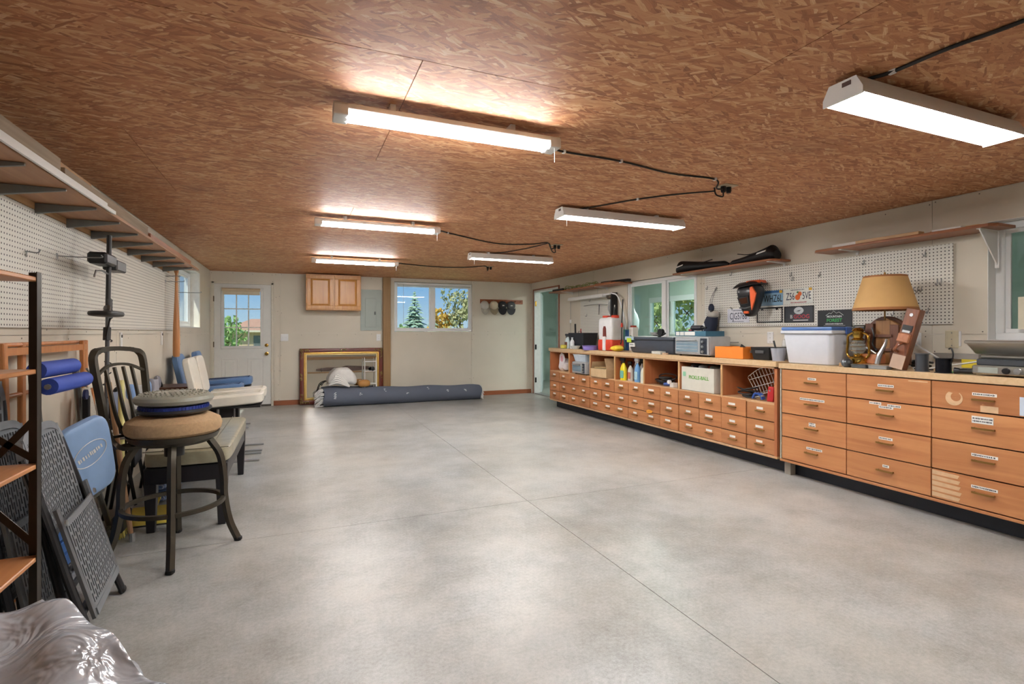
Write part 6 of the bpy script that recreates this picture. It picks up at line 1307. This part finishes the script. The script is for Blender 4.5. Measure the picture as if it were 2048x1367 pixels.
MB().sup((.06, -.20, .76), .07, .14, .018, 4, 22, 8).build('control_pod', DB, t); MB().tube([(.0, .03, .80), (.03, -.08, .80), (.05, -.16, .77)], [.022, .02, .018], 8).build('pod_arm', DB, t); MB().tube(smooth_path([(.05, -.1, .735), (.02, -.05, .66), (.0, .0, .62), (.0, .02, .66)]), .005, 6).build('signal_cable', BLACK, t); MB().cyl((0, .02, .60), (0, .03, .68), .021, n=10).build('cam_lock', DB, t)
m = MB(); 
for k in range(9):
    z = .1 + k * .07; m.tube([(.018 * math.cos(2.6 * k + a) + .005, -.02 + k * .008 + .018 * math.sin(2.6 * k + a), z + a * .006) for a in [i * .5 for i in range(6)]], .004, 5)
m.build('coil_cable', BLACK, t)
cx, cy = .10, -.03
MB().tube([(cx + .13 * math.cos(a), cy + .17 * math.sin(a), .01) for a in [2 * pi * i / 28 for i in range(28)]], .010, 7, True).build('coil_rim', mat('coil_grey', '9a9a96', .4), t)
for k in range(4): a = k * pi / 4 + .3; MB().cyl((cx - .12 * math.cos(a), cy - .16 * math.sin(a), .01), (cx + .12 * math.cos(a), cy + .16 * math.sin(a), .01), .006, n=6).build('coil_spoke', MATS['coil_grey'], t)
MB().sup((cx - .02, cy + .0, .03), .03, .03, .03, 3).build('coil_mount', BLACK, t)
# ================================================================== metal shelving unit at the left edge
UX, UY = -.815, 2.30
t = thing('shelving_unit', 'bronze metal shelving unit with wooden boards at the left edge', 'shelf unit', (UX, UY, 0))
BRZ = mat('bronze_metal', '3b342d', .45, .5); SHW = wood('unit_board', 'b0733f', 'c98c58', .4, 'Y', 14, .05)
for x in (-.40, 0):
    for y in (-1.2, 0): m = MB(); s_ = -1 if x == 0 else 1; q = -1 if y == 0 else 1; m.box(x, x + s_ * .034, y, y + q * .003, 0, 1.457); m.box(x, x + s_ * .003, y, y + q * .034, 0, 1.457); m.build('post', BRZ, t)
for z in (.479, .797, 1.123, 1.44):
    MB().box(-.397, -.003, -1.197, -.003, z - .016, z).build('shelf_board', SHW, t, bevel=.003)
for (x0, z0, x1, z1) in ((-.39, .50, -.01, .96), (-.39, .96, -.01, .50), (-.39, 1.10, -.01, .80), (-.39, .14, -.01, .47)): MB().bar([(x0, .004, z0), (x1, .004, z1)], .004, .022, up=(0, 0, 1)).build('cross_brace', BRZ, t)
for z in (.49, .80, 1.12, 1.43): MB().lathe([(0, 0), (.005, 0), (.004, .003), (0, .003)], 8, T(-.014, .0, z - .03) @ Rx(-pi / 2)).build('bolt', STEEL, t)
# ================================================================== folding chairs with slotted plastic backs
GPL = mat('charcoal_plastic', '797d81', .5, var=.08); LEGM = mat('chair_leg', '26272a', .4, .3, var=.08); LEGG = mat('chair_rail', '75787b', .4, .4)
def slotted(w, h_, nx, nz, bow=.0):
    m = MB(); idx = {}
    def vid(i, j):
        if (i, j) not in idx:
            idx[(i, j)] = len(m.v); x = -w / 2 + w * i / nx; z = h_ * j / nz; m.v.append((x, bow * (1 - (2 * x / w) ** 2), z))
        return idx[(i, j)]
    for i in range(nx):
        for j in range(nz):
            slot = (i % 2 == 1) and 0 < i < nx - 1 and 1 < j < nz - 2 and ((j + (2 if (i // 2) % 2 else 0)) % 5 != 0)
            if not slot: m.f.append((vid(i, j), vid(i + 1, j), vid(i + 1, j + 1), vid(i, j + 1)))
    return m
def panel(name, parent, w, h_, nx, nz, mt, loc, rot=(0, 0, 0), bow=0.0):
    o = slotted(w, h_, nx, nz, bow).build(name, mt, parent, smooth=0, loc=loc, rot=rot)
    md = o.modifiers.new('thickness', 'SOLIDIFY'); md.thickness = .007; md.offset = 0
    return o
def folding_chair(label, loc, rz, lean):
    t = thing('folding_chair', label, 'chair', loc, rot=(lean, 0, rz), group='folding chairs with slotted backs')
    oval = [(.022 * math.cos(a), .014 * math.sin(a)) for a in [2 * pi * i / 10 for i in range(10)]]
    for s in (-1, 1):
        MB().sweep(smooth_path([(s * .235, -.02, .0), (s * .225, -.005, .25), (s * .215, .0, .55), (s * .205, .01, .80)]), oval, up=(0, 1, 0)).build('front_leg', LEGM, t)
        MB().sweep(smooth_path([(s * .19, .055, .02), (s * .19, .04, .30), (s * .195, .02, .60)]), oval, up=(0, 1, 0)).build('rear_leg', LEGM, t)
        MB().bar([(s * .195, -.035, .12), (s * .195, -.028, .58)], .012, .028, up=(1, 0, 0)).build('seat_rail', LEGG, t)
        MB().sup((s * .235, -.02, .012), .022, .016, .013, 3, 12, 6).build('foot_cap', RUBBER, t)
        MB().sup((s * .19, .055, .022), .02, .015, .012, 3, 12, 6).build('foot_cap', RUBBER, t)
        MB().lathe([(0, 0), (.013, 0), (.011, .006), (0, .007)], 12, T(s * .205, -.045, .52) @ Rx(pi / 2)).build('rivet', STEEL, t)
    MB().sweep(smooth_path([(-.205, .01, .62), (-.205, .01, .78), (-.16, .012, .865), (0, .015, .885), (.16, .012, .865), (.205, .01, .78), (.205, .01, .62)]), [(-.016, -.012), (.016, -.012), (.016, .012), (-.016, .012)], up=(0, 1, 0)).build('back_rim', GPL, t)
    panel('slotted_back', t, .385, .40, 41, 32, GPL, (0, .0, .47), bow=.02)
    panel('slotted_seat', t, .36, .38, 39, 30, GPL, (0, -.036, .14), bow=-.006)
    MB().bar([(-.185, -.036, .135), (.185, -.036, .135)], .02, .03, up=(0, 0, 1)).build('seat_edge', GPL, t)
    for z, y, w in ((.16, -.012, .22), (.33, -.008, .22), (.10, .05, .18), (.22, .045, .18)): MB().cyl((-w, y, z), (w, y, z), .011, n=10).build('cross_bar', LEGG, t)
    return t
R90 = pi / 2
c1_ = folding_chair('slotted black folding chair nearest the camera, leaning behind the shelving unit', (-.755, 2.75, 0), R90 + .10, -.25); c1_.scale = (1.15, 1, 1)
folding_chair('second slotted black folding chair, just behind the nearest one', (-.945, 2.70, 0), R90 + .04, -.16)
c3 = folding_chair('third slotted folding chair, tallest, standing close to the wall', (-1.115, 2.64, .0), R90 - .03, -.035); c3.scale = (1.1, 1, 1.2)
# ================================================================== folded exercise bench with blue rollers
t = thing('exercise_bench', 'folded exercise bench with light blue pad and two blue foam rollers', 'exercise bench', (-.90, 3.08, 0), R90)
PADM = mat('pad_blue', '8fb0da', .5, var=.04); FOAM = mat('foam_blue', '2f4aa6', .7); ALU = mat('bench_tube', '8f8f88', .35, .6)
MB().cyl((-.25, .12, 1.085), (.14, .12, 1.085), .036, n=18).build('foam_roller', FOAM, t); MB().cyl((-.25, .08, 1.015), (.17, .08, 1.015), .036, n=18).build('foam_roller', FOAM, t)
for s in (-.27, .20): MB().tube(smooth_path([(s, .125, 1.085), (s + .03, .13, 1.0), (s + .24, .165, .645), (s + .61, .175, .16), (s + .72, .175, .016)]), .016, 9).build('side_tube', ALU, t)
MB().tube([(-.27, .12, 1.085), (.20, .12, 1.085)], .012, 8).build('roller_bar', ALU, t); MB().tube([(-.26, .08, 1.015), (.205, .08, 1.015)], .012, 8).build('roller_bar', ALU, t)
MB().tube([(.22, .172, .30), (.76, .172, .30)], .012, 8).build('cross_tube', ALU, t); MB().tube([(.45, .175, .03), (.98, .175, .03)], .014, 8).build('floor_tube', ALU, t)
MP = T(.06, .04, .63) @ Rz(-.6) @ Ry(-.33) @ Rx(.2)
MB().sup((0, 0, 0), .125, .03, .205, 5, 26, 14, M=MP).build('pad', PADM, t)
ring = [(.085 * math.cos(a), -.031, .06 * math.sin(a)) for a in [2 * pi * i / 28 for i in range(28)]]
MB().tube(ring, .0022, 4, True, M=MP @ T(.0, 0, .04) @ Ry(-.2)).build('logo_oval', WHITE, t); marks(t, .13, .026, MP @ T(.0, -.031, .04) @ Ry(-.2) @ Rx(pi / 2), WHITE, 12, 'logo_lettering')
MB().lathe([(.012, 0), (.026, 0), (.026, .012), (.012, .012)], 16, T(.23, .10, .93) @ Rx(pi / 2)).build('adjust_knob', mat('knob_navy', '262c5a', .4), t)
MB().box(.26, .285, .09, .12, .80, .92, Rz(0)).build('strap', BLACK, t, bevel=.004)
# ================================================================== wooden airer against the wall
t = thing('wooden_airer', 'orange wooden folding airer standing against the left wall', 'airer', (-1.215, 3.6, 0), R90)
for x, w in ((-.56, .0), (-.33, .0), (.38, .0), (.50, .0)):
    lean = .06 if x in (-.56, .38) else 0
    MB().bar([(x + (.05 if lean else 0), -.012 if lean else .02, 0), (x + (-.03 if lean else 0), -.012 if lean else .02, 1.20)], .022, .04, up=(1, 0, 0)).build('upright', ORWOOD, t, bevel=.004)
for z, y in ((1.19, .02), (.95, .02), (.55, .02)): MB().cyl((-.60, y, z), (.51, y, z), .011, n=10).build('dowel', ORWOOD, t)
for z in (1.16, .35): MB().bar([(-.58, -.012, z), (.40, -.012, z)], .016, .035, up=(0, 0, 1)).build('rail', ORWOOD, t)
for k in range(3): MB().box(.30 + k * .055, .345 + k * .055, -.045, -.028, .28, .90).build('slat', ORWOOD, t, bevel=.003)
t = thing('canvas_bag', 'cream canvas bag hanging from the wooden airer dowel', 'bag', (-1.06, 3.53, .62), R90); MB().loft([[(x * w, y * d_, z) for x, y in ((-1, -1), (1, -1), (1, 1), (-1, 1))] for z, w, d_ in ((0, .12, .03), (.10, .11, .032), (.25, .06, .02), (.33, .03, .012))]).build('bag_body', mat('canvas', 'd2cdbf', .9, bump=.4), t, bevel=.01, seg=2); MB().tube(smooth_path([(0, 0, .33), (.0, -.004, .38), (.03, -.01, .40), (.0, -.004, .43)]), .006, 6).build('hook', ZINC, t)
# ================================================================== brooms and dustpan
def leaner(name, label, cat, foot, head, r, mt):
    t = thing(name, label, cat, foot); d = Vector(head) - Vector(foot); MB().cyl((0, 0, 0), tuple(d), r, n=10).build('handle', mt, t); return t, d
YEL = mat('yellow_handle', 'd6d088', .5)
t, d = leaner('broom', 'broom with pale yellow handle leaning beside the bar stool', 'broom', (-.985, 3.88, .02), (-1.06, 4.16, .93), .017, YEL)
MB().box(-.03, .03, -.10, .10, .02, .12).build('broom_head', BLACK, t, bevel=.01); m = MB(); r_ = random.Random(2)
for k in range(60): x, y = r_.uniform(-.02, .02), r_.uniform(-.09, .09); m.cyl((x, y, .03), (x * 1.6, y * 1.25, -.015), .003, n=4)
m.build('bristles', mat('bristle_yellow', 'd9c86e', .9), t, kind='stuff')
t, d = leaner('wooden_pole', 'plain wooden pole leaning behind the exercise bench', 'pole', (-.90, 3.74, .0), (-1.03, 3.80, .95), .014, wood('pole_wood', 'a87f58', 'c29a70', .6, 'Z', 18, .05)); MB().lathe([(0, 0), (.017, 0), (.017, .05), (0, .05)], 10).build('ferrule', STEEL, t)
t = thing('dustpan', 'yellow dustpan lying on the floor behind the bar stool', 'dustpan', (-.885, 4.10, 0), .0); YD = mat('dustpan_yellow', 'd9c550', .5)
MB().add([(-.12, -.10, .002), (.12, -.10, .002), (.12, .10, .02), (-.12, .10, .02), (-.12, -.10, .006), (.12, -.10, .006), (.12, .10, .07), (-.12, .10, .07)], [(3, 2, 1, 0), (0, 1, 5, 4), (2, 3, 7, 6), (1, 2, 6, 5), (3, 0, 4, 7), (4, 5, 6, 7)]).build('pan', YD, t, bevel=.003); MB().cyl((0, .10, .05), (.0, .24, .09), .014, n=10).build('handle', YD, t); MB().box(-.13, .13, -.115, -.10, 0.0, .006).build('lip', BLACK, t)
# ================================================================== bar stool
SM = mat('stool_metal', '4c473d', .4, .6, var=.08); SEATF = mat('seat_weave', 'c2a27a', .85, var=.12, scale=70, bump=.5)
def arcp(r, z, a0, a1, n): return [(r * math.cos(a0 + (a1 - a0) * i / n), r * math.sin(a0 + (a1 - a0) * i / n), z) for i in range(n + 1)]
SX, SY = -.635, 3.475
t = thing('bar_stool', 'swivel bar stool with tan round seat and spindle metal back', 'stool', (SX, SY, 0), D(73))
SH = .04
MB().lathe([(0, .638), (.215, .638), (.234, .655), (.240, .685), (.23, .715), (.185, .74), (.10, .752), (0, .754)], 44, T(0, 0, SH)).build('seat_cushion', SEATF, t)
MB().lathe([(0, .585), (.175, .585), (.216, .61), (.228, .638), (0, .638)], 44, T(0, 0, SH)).build('seat_ring', SM, t)
for ang in (-159, -69, 21, 111):
    a = D(ang + 3); dx, dy = math.cos(a), math.sin(a)
    MB().sweep(smooth_path([(dx * r, dy * r, z) for r, z in ((.17, .63), (.225, .53), (.245, .40), (.25, .275), (.275, .13), (.32, .012))], 5), [(-.0145, -.0145), (.0145, -.0145), (.0145, .0145), (-.0145, .0145)], up=(dx + dy, dy - dx, 0)).build('leg', SM, t)
    MB().sup((dx * .322, dy * .322, .012), .02, .02, .0125, 4, 12, 6).build('foot_cap', RUBBER, t)
MB().sweep(arcp(.245, .275, 0, 2 * pi * 35 / 36, 35), [(-.011, -.011), (.011, -.011), (.011, .011), (-.011, .011)], closed=True, up=(0, 0, 1)).build('foot_ring', SM, t)
MB().cyl((0, 0, .55), (0, 0, .626), .05, n=16).build('swivel', BLACKM, t)
BQ = [(-.013, -.016), (.013, -.016), (.013, .016), (-.013, .016)]; RQ = [(-.007, -.007), (.007, -.007), (.007, .007), (-.007, .007)]
for s in (-1, 1): MB().sweep(smooth_path([(s * .13, .10, .64), (s * .165, .19, .635), (s * .185, .235, .69), (s * .20, .26, .87), (s * .213, .29, 1.08), (s * .19, .302, 1.135), (s * .14, .315, 1.15)], 5), BQ, up=(0, 1, .2)).build('back_upright', SM, t)
MB().sweep(smooth_path([(-.14, .315, 1.15), (-.05, .33, 1.157), (.05, .33, 1.157), (.14, .315, 1.15)], 5), [(-.016, -.012), (.016, -.012), (.016, .012), (-.016, .012)], up=(0, 0, 1)).build('top_rail', SM, t)
MB().sweep(smooth_path([(-.207, .278, 1.02), (-.08, .30, 1.065), (.08, .30, 1.065), (.207, .278, 1.02)], 5), RQ, up=(0, 0, 1)).build('inner_rail', SM, t)
for x in (-.11, -.035, .04, .115): MB().sweep(smooth_path([(x * .9, .21, .685), (x, .245, .80), (x, .28, .97), (x, .299, 1.055)], 5), RQ, up=(0, 1, 0)).build('spindle', SM, t)
MB().sweep(smooth_path([(-.185, .233, .69), (-.08, .21, .685), (.08, .21, .685), (.185, .233, .69)], 5), RQ, up=(0, 0, 1)).build('lower_rail', SM, t)
# balance cushions on the stool
t = thing('balance_board', 'blue and black balance disc lying on the bar stool seat', 'balance disc', (SX, SY, .7945), group='balance discs on the stool'); t.rotation_euler = (0, 0, .3)
MB().lathe([(0, 0), (.165, 0), (.187, .014), (.185, .026), (0, .026)], 40).build('base', mat('disc_black', '2a2b30', .35), t); MB().lathe([(0, .026), (.17, .026), (.168, .044), (0, .044)], 40).build('blue_ring', mat('disc_blue', '2b3f94', .4), t)
m = MB()
for k in range(60): a = 2 * pi * k / 60; m.box(.168, .173, -.003, .003, .028, .043, Rz(a))
m.build('grip_ribs', MATS['disc_blue'], t, smooth=0, kind='stuff')
t = thing('balance_cushion', 'inflated grey balance cushion on top of the blue balance disc', 'balance cushion', (SX, SY, .839))
MB().lathe([(0, 0), (.15, .002), (.185, .014), (.196, .032), (.19, .05), (.165, .064), (.08, .074), (0, .076)], 44).build('cushion', mat('cushion_grey', '9b9c8e', .28, var=.03), t)
m = MB()
for rr, n_ in ((.06, 14), (.10, 24), (.14, 34), (.165, 40)):
    for k in range(n_): a = 2 * pi * k / n_; m.ell((rr * math.cos(a), rr * math.sin(a), .0735 - (.010 if rr > .15 else .003 if rr > .12 else 0)), .006, .006, .005, 6, 4)
m.build('nubs', MATS['cushion_grey'], t, kind='stuff')
# ================================================================== olive leather bench
t = thing('leather_bench', 'olive leather bench with dark wooden legs behind the bar stool', 'bench', (-.635, 4.50, 0))
OLV = mat('olive_leather', '98937c', .32, var=.22, scale=14, coat=.2); ESP = wood('espresso_wood', '17151a', '221f24', .4, 'Z', 10, .05)
MB().sup((0, 0, .455), .245, .70, .052, 9, 40, 12).build('cushion', OLV, t)
for x in (-.13, .13): MB().tube([(x, -.66, .508), (x, 0, .5085), (x, .66, .508)], .003, 5).build('seam', mat('seam_olive', '6a6654', .5), t)
MB().tube([(-.235, -.66, .505), (-.1, -.67, .507), (.1, -.67, .507), (.235, -.66, .505)], .003, 5).build('seam', MATS['seam_olive'], t)
MB().box(-.225, .225, -.67, .67, .30, .403).build('apron', ESP, t, bevel=.004)
for x in (-1, 1):
    for y in (-1, 1): MB().loft([[(x * .195 + a * w, y * .635 + b_ * w, z) for a, b_ in ((-1, -1), (1, -1), (1, 1), (-1, 1))] for z, w in ((0, .022), (.30, .034), (.40, .034))]).build('leg', ESP, t, bevel=.003)
# ================================================================== boat seats
def boat_seat(label, loc, col, side, rz=0, h0=.50):
    """local +x is where the sitter faces; the back rises at -x"""
    t = thing('boat_seat', label, 'seat', loc, rz, group='padded seats beside the left wall'); vm = mat('vinyl_' + col, col, .35, var=.04); vs_ = mat('vinyl_' + side, side, .4)
    MB().sup((.06, 0, h0 + .065), .275, .205, .055, 6, 34, 12, fn=lambda p: Vector((p.x, p.y, p.z + .018 * (p.x / .275)))).build('seat_cushion', vm, t)
    for y in (-.09, 0, .09): MB().tube([(-.18, y, h0 + .112), (.06, y, h0 + .121), (.30, y, h0 + .134)], .003, 5).build('stitch_line', vs_, t)
    MB().sup((0, 0, 0), .035, .20, .19, 6, 26, 14, M=T(-.285, 0, h0 + .29) @ Ry(-.20)).build('backrest', vm, t)
    MB().box(-.30, -.262, -.16, .16, h0 + .03, h0 + .13).build('hinge_strap', BLACKM, t, bevel=.004); MB().box(-.20, .31, -.19, .19, h0 - .008, h0 + .012).build('seat_pan', BLACK, t, bevel=.003)
    MB().box(-.05, .07, -.07, .07, .05, h0 - .008).build('pedestal', ESP, t, bevel=.004)
    for y in (-.16, .16): MB().box(-.28, .30, y - .02, y + .02, 0, .016).build('floor_bar', STEEL, t, bevel=.004)
    MB().box(-.06, .08, -.18, .18, .016, .05).build('base_plate', BLACKM, t, bevel=.004)
    return t
boat_seat('white vinyl folding seat nearest the camera', (-.62, 5.78, 0), 'e3dfd2', 'c9c5b6', h0=.53)
boat_seat('second white vinyl folding seat behind the first', (-.62, 6.235, 0), 'e1ddd1', 'c9c5b6', h0=.53)
boat_seat('blue vinyl seat close to the left wall behind the white seats', (-.885, 6.76, 0), '5f80ab', '2c3a58', h0=.53)
boat_seat('blue vinyl seat in front of the entry door', (-.86, 7.75, 0), '5c7daa', '2c3a58', h0=.53)
# dark slatted tray table beside the blue seat
t = thing('tray_table', 'dark folding tray table with reddish edge behind the grey camp chairs', 'table', (-1.06, 6.05, 0), 0)
MB().box(-.2, .13, -.2, .2, .70, .722).build('table_top', DKWOOD, t, bevel=.004)
for x in (-.16, .10):
    for y in (-.16, .16): MB().cyl((x, y, 0), (x, y, .70), .011, n=8).build('leg', BLACKM, t)
for y in (-.16, .16): MB().cyl((-.16, y, .35), (.10, y, .35), .008, n=8).build('stretcher', BLACKM, t)
MB().prism([(0, 0), (.05, 0), (.05, .02), (.03, .09), (.015, .10)], -.008, .008, T(-.17, -.12, .722) @ Rx(pi / 2)).build('fin', BLACK, t)
# ================================================================== folded camp chairs behind the stool
def camp_chair(label, loc, rz, col, pocket):
    t = thing('camp_chair', label, 'chair', loc, rz, group='folded camp chairs along the left wall'); cm = mat('camp_' + col, col, .85, var=.08)
    for x in (-.16, .16):
        MB().tube([(x, -.02, .0), (x * 1.05, .05, .45), (x, .09, .82)], .012, 8).build('frame_tube', BLACKM, t)
        MB().tube([(x * .8, .12, .0), (x * .9, .06, .40), (x * .95, -.03, .66)], .011, 8).build('frame_tube', BLACKM, t)
        MB().sup((x, .085, .80), .035, .03, .06, 2.5, 12, 8).build('corner_pocket', mat('camp_' + pocket, pocket, .8), t)
    MB().grid(lambda a, b_: (-.17 + .34 * a, .075 - .03 * math.sin(pi * a) + .02 * b_, .50 + .36 * b_ - .02 * math.sin(pi * a)), 10, 8).build('back_fabric', cm, t).modifiers.new('s', 'SOLIDIFY').thickness = .008
    MB().grid(lambda a, b_: (-.16 + .32 * a, -.05 + .05 * math.sin(pi * a) * b_, .34 + .28 * b_), 10, 8).build('seat_fabric', mat('camp_' + pocket, pocket, .8), t).modifiers.new('s', 'SOLIDIFY').thickness = .008
    MB().cyl((-.15, -.02, .22), (.15, .05, .22), .009, n=8).build('cross_tube', BLACKM, t)
    return t
camp_chair('dark folded camp chair with grey blue rim behind the metal detector', (-1.07, 4.36, 0), R90 + .1, '6d7689', '22242a')
camp_chair('light grey and sky blue folded camp chair behind the stool back', (-1.04, 4.86, 0), R90 - .1, 'a8a8a6', '86a6d4')
camp_chair('grey folded camp chair nearest the tray table', (-1.05, 5.38, 0), R90 + .05, '9c9aa2', '86868f')
# blue striped sheet on the floor under the bench
t = thing('folded_tarp', 'blue and white striped plastic tarp folded on the floor behind the bench', 'tarp', (-.925, 4.80, 0), .0)
ST = stripes('tarp_stripe', ['5f83bd', 'c9d6ea', '7d9ccc', '4a6ba8'], 'Y', 9, .4)
for k in range(5): MB().sup((0, 0, .03 + k * .045), .07 - .004 * k, .36 - .02 * k, .024, 5, 26, 8, fn=lambda p, k=k: Vector((p.x + .008 * math.sin(p.y * 9 + k), p.y, p.z + .012 * math.sin(p.y * 14 + k * 2)))).build('fold', ST, t)
# blue crates behind the folding chairs
t = thing('blue_crate', 'blue plastic crate with orange band on the floor behind folding chairs', 'crate', (-1.14, 3.42, 0), 0); BC = mat('crate_blue', '4a7ac0', .5)
for z in (.02, .10, .18, .26, .34): MB().box(-.045, .035, -.24, .24, z, z + .065).build('slat', BC, t, bevel=.004)
for y in (-.22, .22): MB().box(-.04, .03, y - .02, y + .02, 0, .42).build('post', mat('crate_orange', 'd9793c', .5), t)
MB().box(-.048, .038, -.25, .25, .42, .45).build('rim', MATS['crate_orange'], t, bevel=.003)
# ================================================================== plastic-wrapped black tub in the near left corner
t = thing('wrapped_tub', 'black tub covered with shiny clear plastic sheet in the near left corner', 'tub', (-.46, 1.275, 0), D(-53.6))
MB().add([(-.27, -.11, 0), (.34, -.11, 0), (.34, .07, 0), (-.27, .07, 0), (-.31, -.14, .58), (.38, -.14, .58), (.38, .09, .58), (-.31, .09, .58)], [(3, 2, 1, 0), (0, 1, 5, 4), (1, 2, 6, 5), (2, 3, 7, 6), (3, 0, 4, 7), (4, 5, 6, 7)]).build('tub_body', BLACK, t, bevel=.02, seg=2)
m_, tt_, nn_, bb_ = _new('plastic_film'); bb_.inputs['Base Color'].default_value = (.56, .60, .66, 1); bb_.inputs['Roughness'].default_value = .16; bb_.inputs['Metallic'].default_value = .15; bb_.inputs['Specular IOR Level'].default_value = .9
co_ = nn_.new('ShaderNodeTexCoord'); nz_ = nn_.new('ShaderNodeTexNoise'); nz_.inputs['Scale'].default_value = 7; nz_.inputs['Detail'].default_value = 2; nz_.inputs['Distortion'].default_value = 3
bp_ = nn_.new('ShaderNodeBump'); bp_.inputs['Strength'].default_value = .45; bp_.inputs['Distance'].default_value = .05
tt_.links.new(co_.outputs['Object'], nz_.inputs['Vector']); tt_.links.new(nz_.outputs['Fac'], bp_.inputs['Height']); tt_.links.new(bp_.outputs[0], bb_.inputs['Normal']); MATS['plastic_film'] = m_
def film(a, b_):
    x, y = -.40 + .90 * a, -.24 + .44 * b_
    ex, ey = max(0, abs(x - .04) - .345), max(0, abs(y + .025) - .125)
    drop = min(.20, 2.0 * (ex + ey)); crease = .016 * math.sin(13 * x + 9 * y) + .012 * math.sin(27 * x - 14 * y + 1) + .008 * math.sin(40 * y + 11 * x)
    bulge = .05 * math.exp(-((x + .12) ** 2 + (y - .02) ** 2) / .02)
    q = .5
    xx = x - math.copysign(ex * q, x) if ex else x; yy = y - math.copysign(ey * q, y) if ey else y
    return (xx + crease * .6 * (drop > .05), yy + crease * .5 * (drop > .05), .615 + bulge * (1 - drop / .2) + crease * (1 - .3 * drop) - drop)
o = MB().grid(film, 60, 70).build('plastic_sheet', m_, t, smooth=80); o.modifiers.new('s', 'SOLIDIFY').thickness = .002
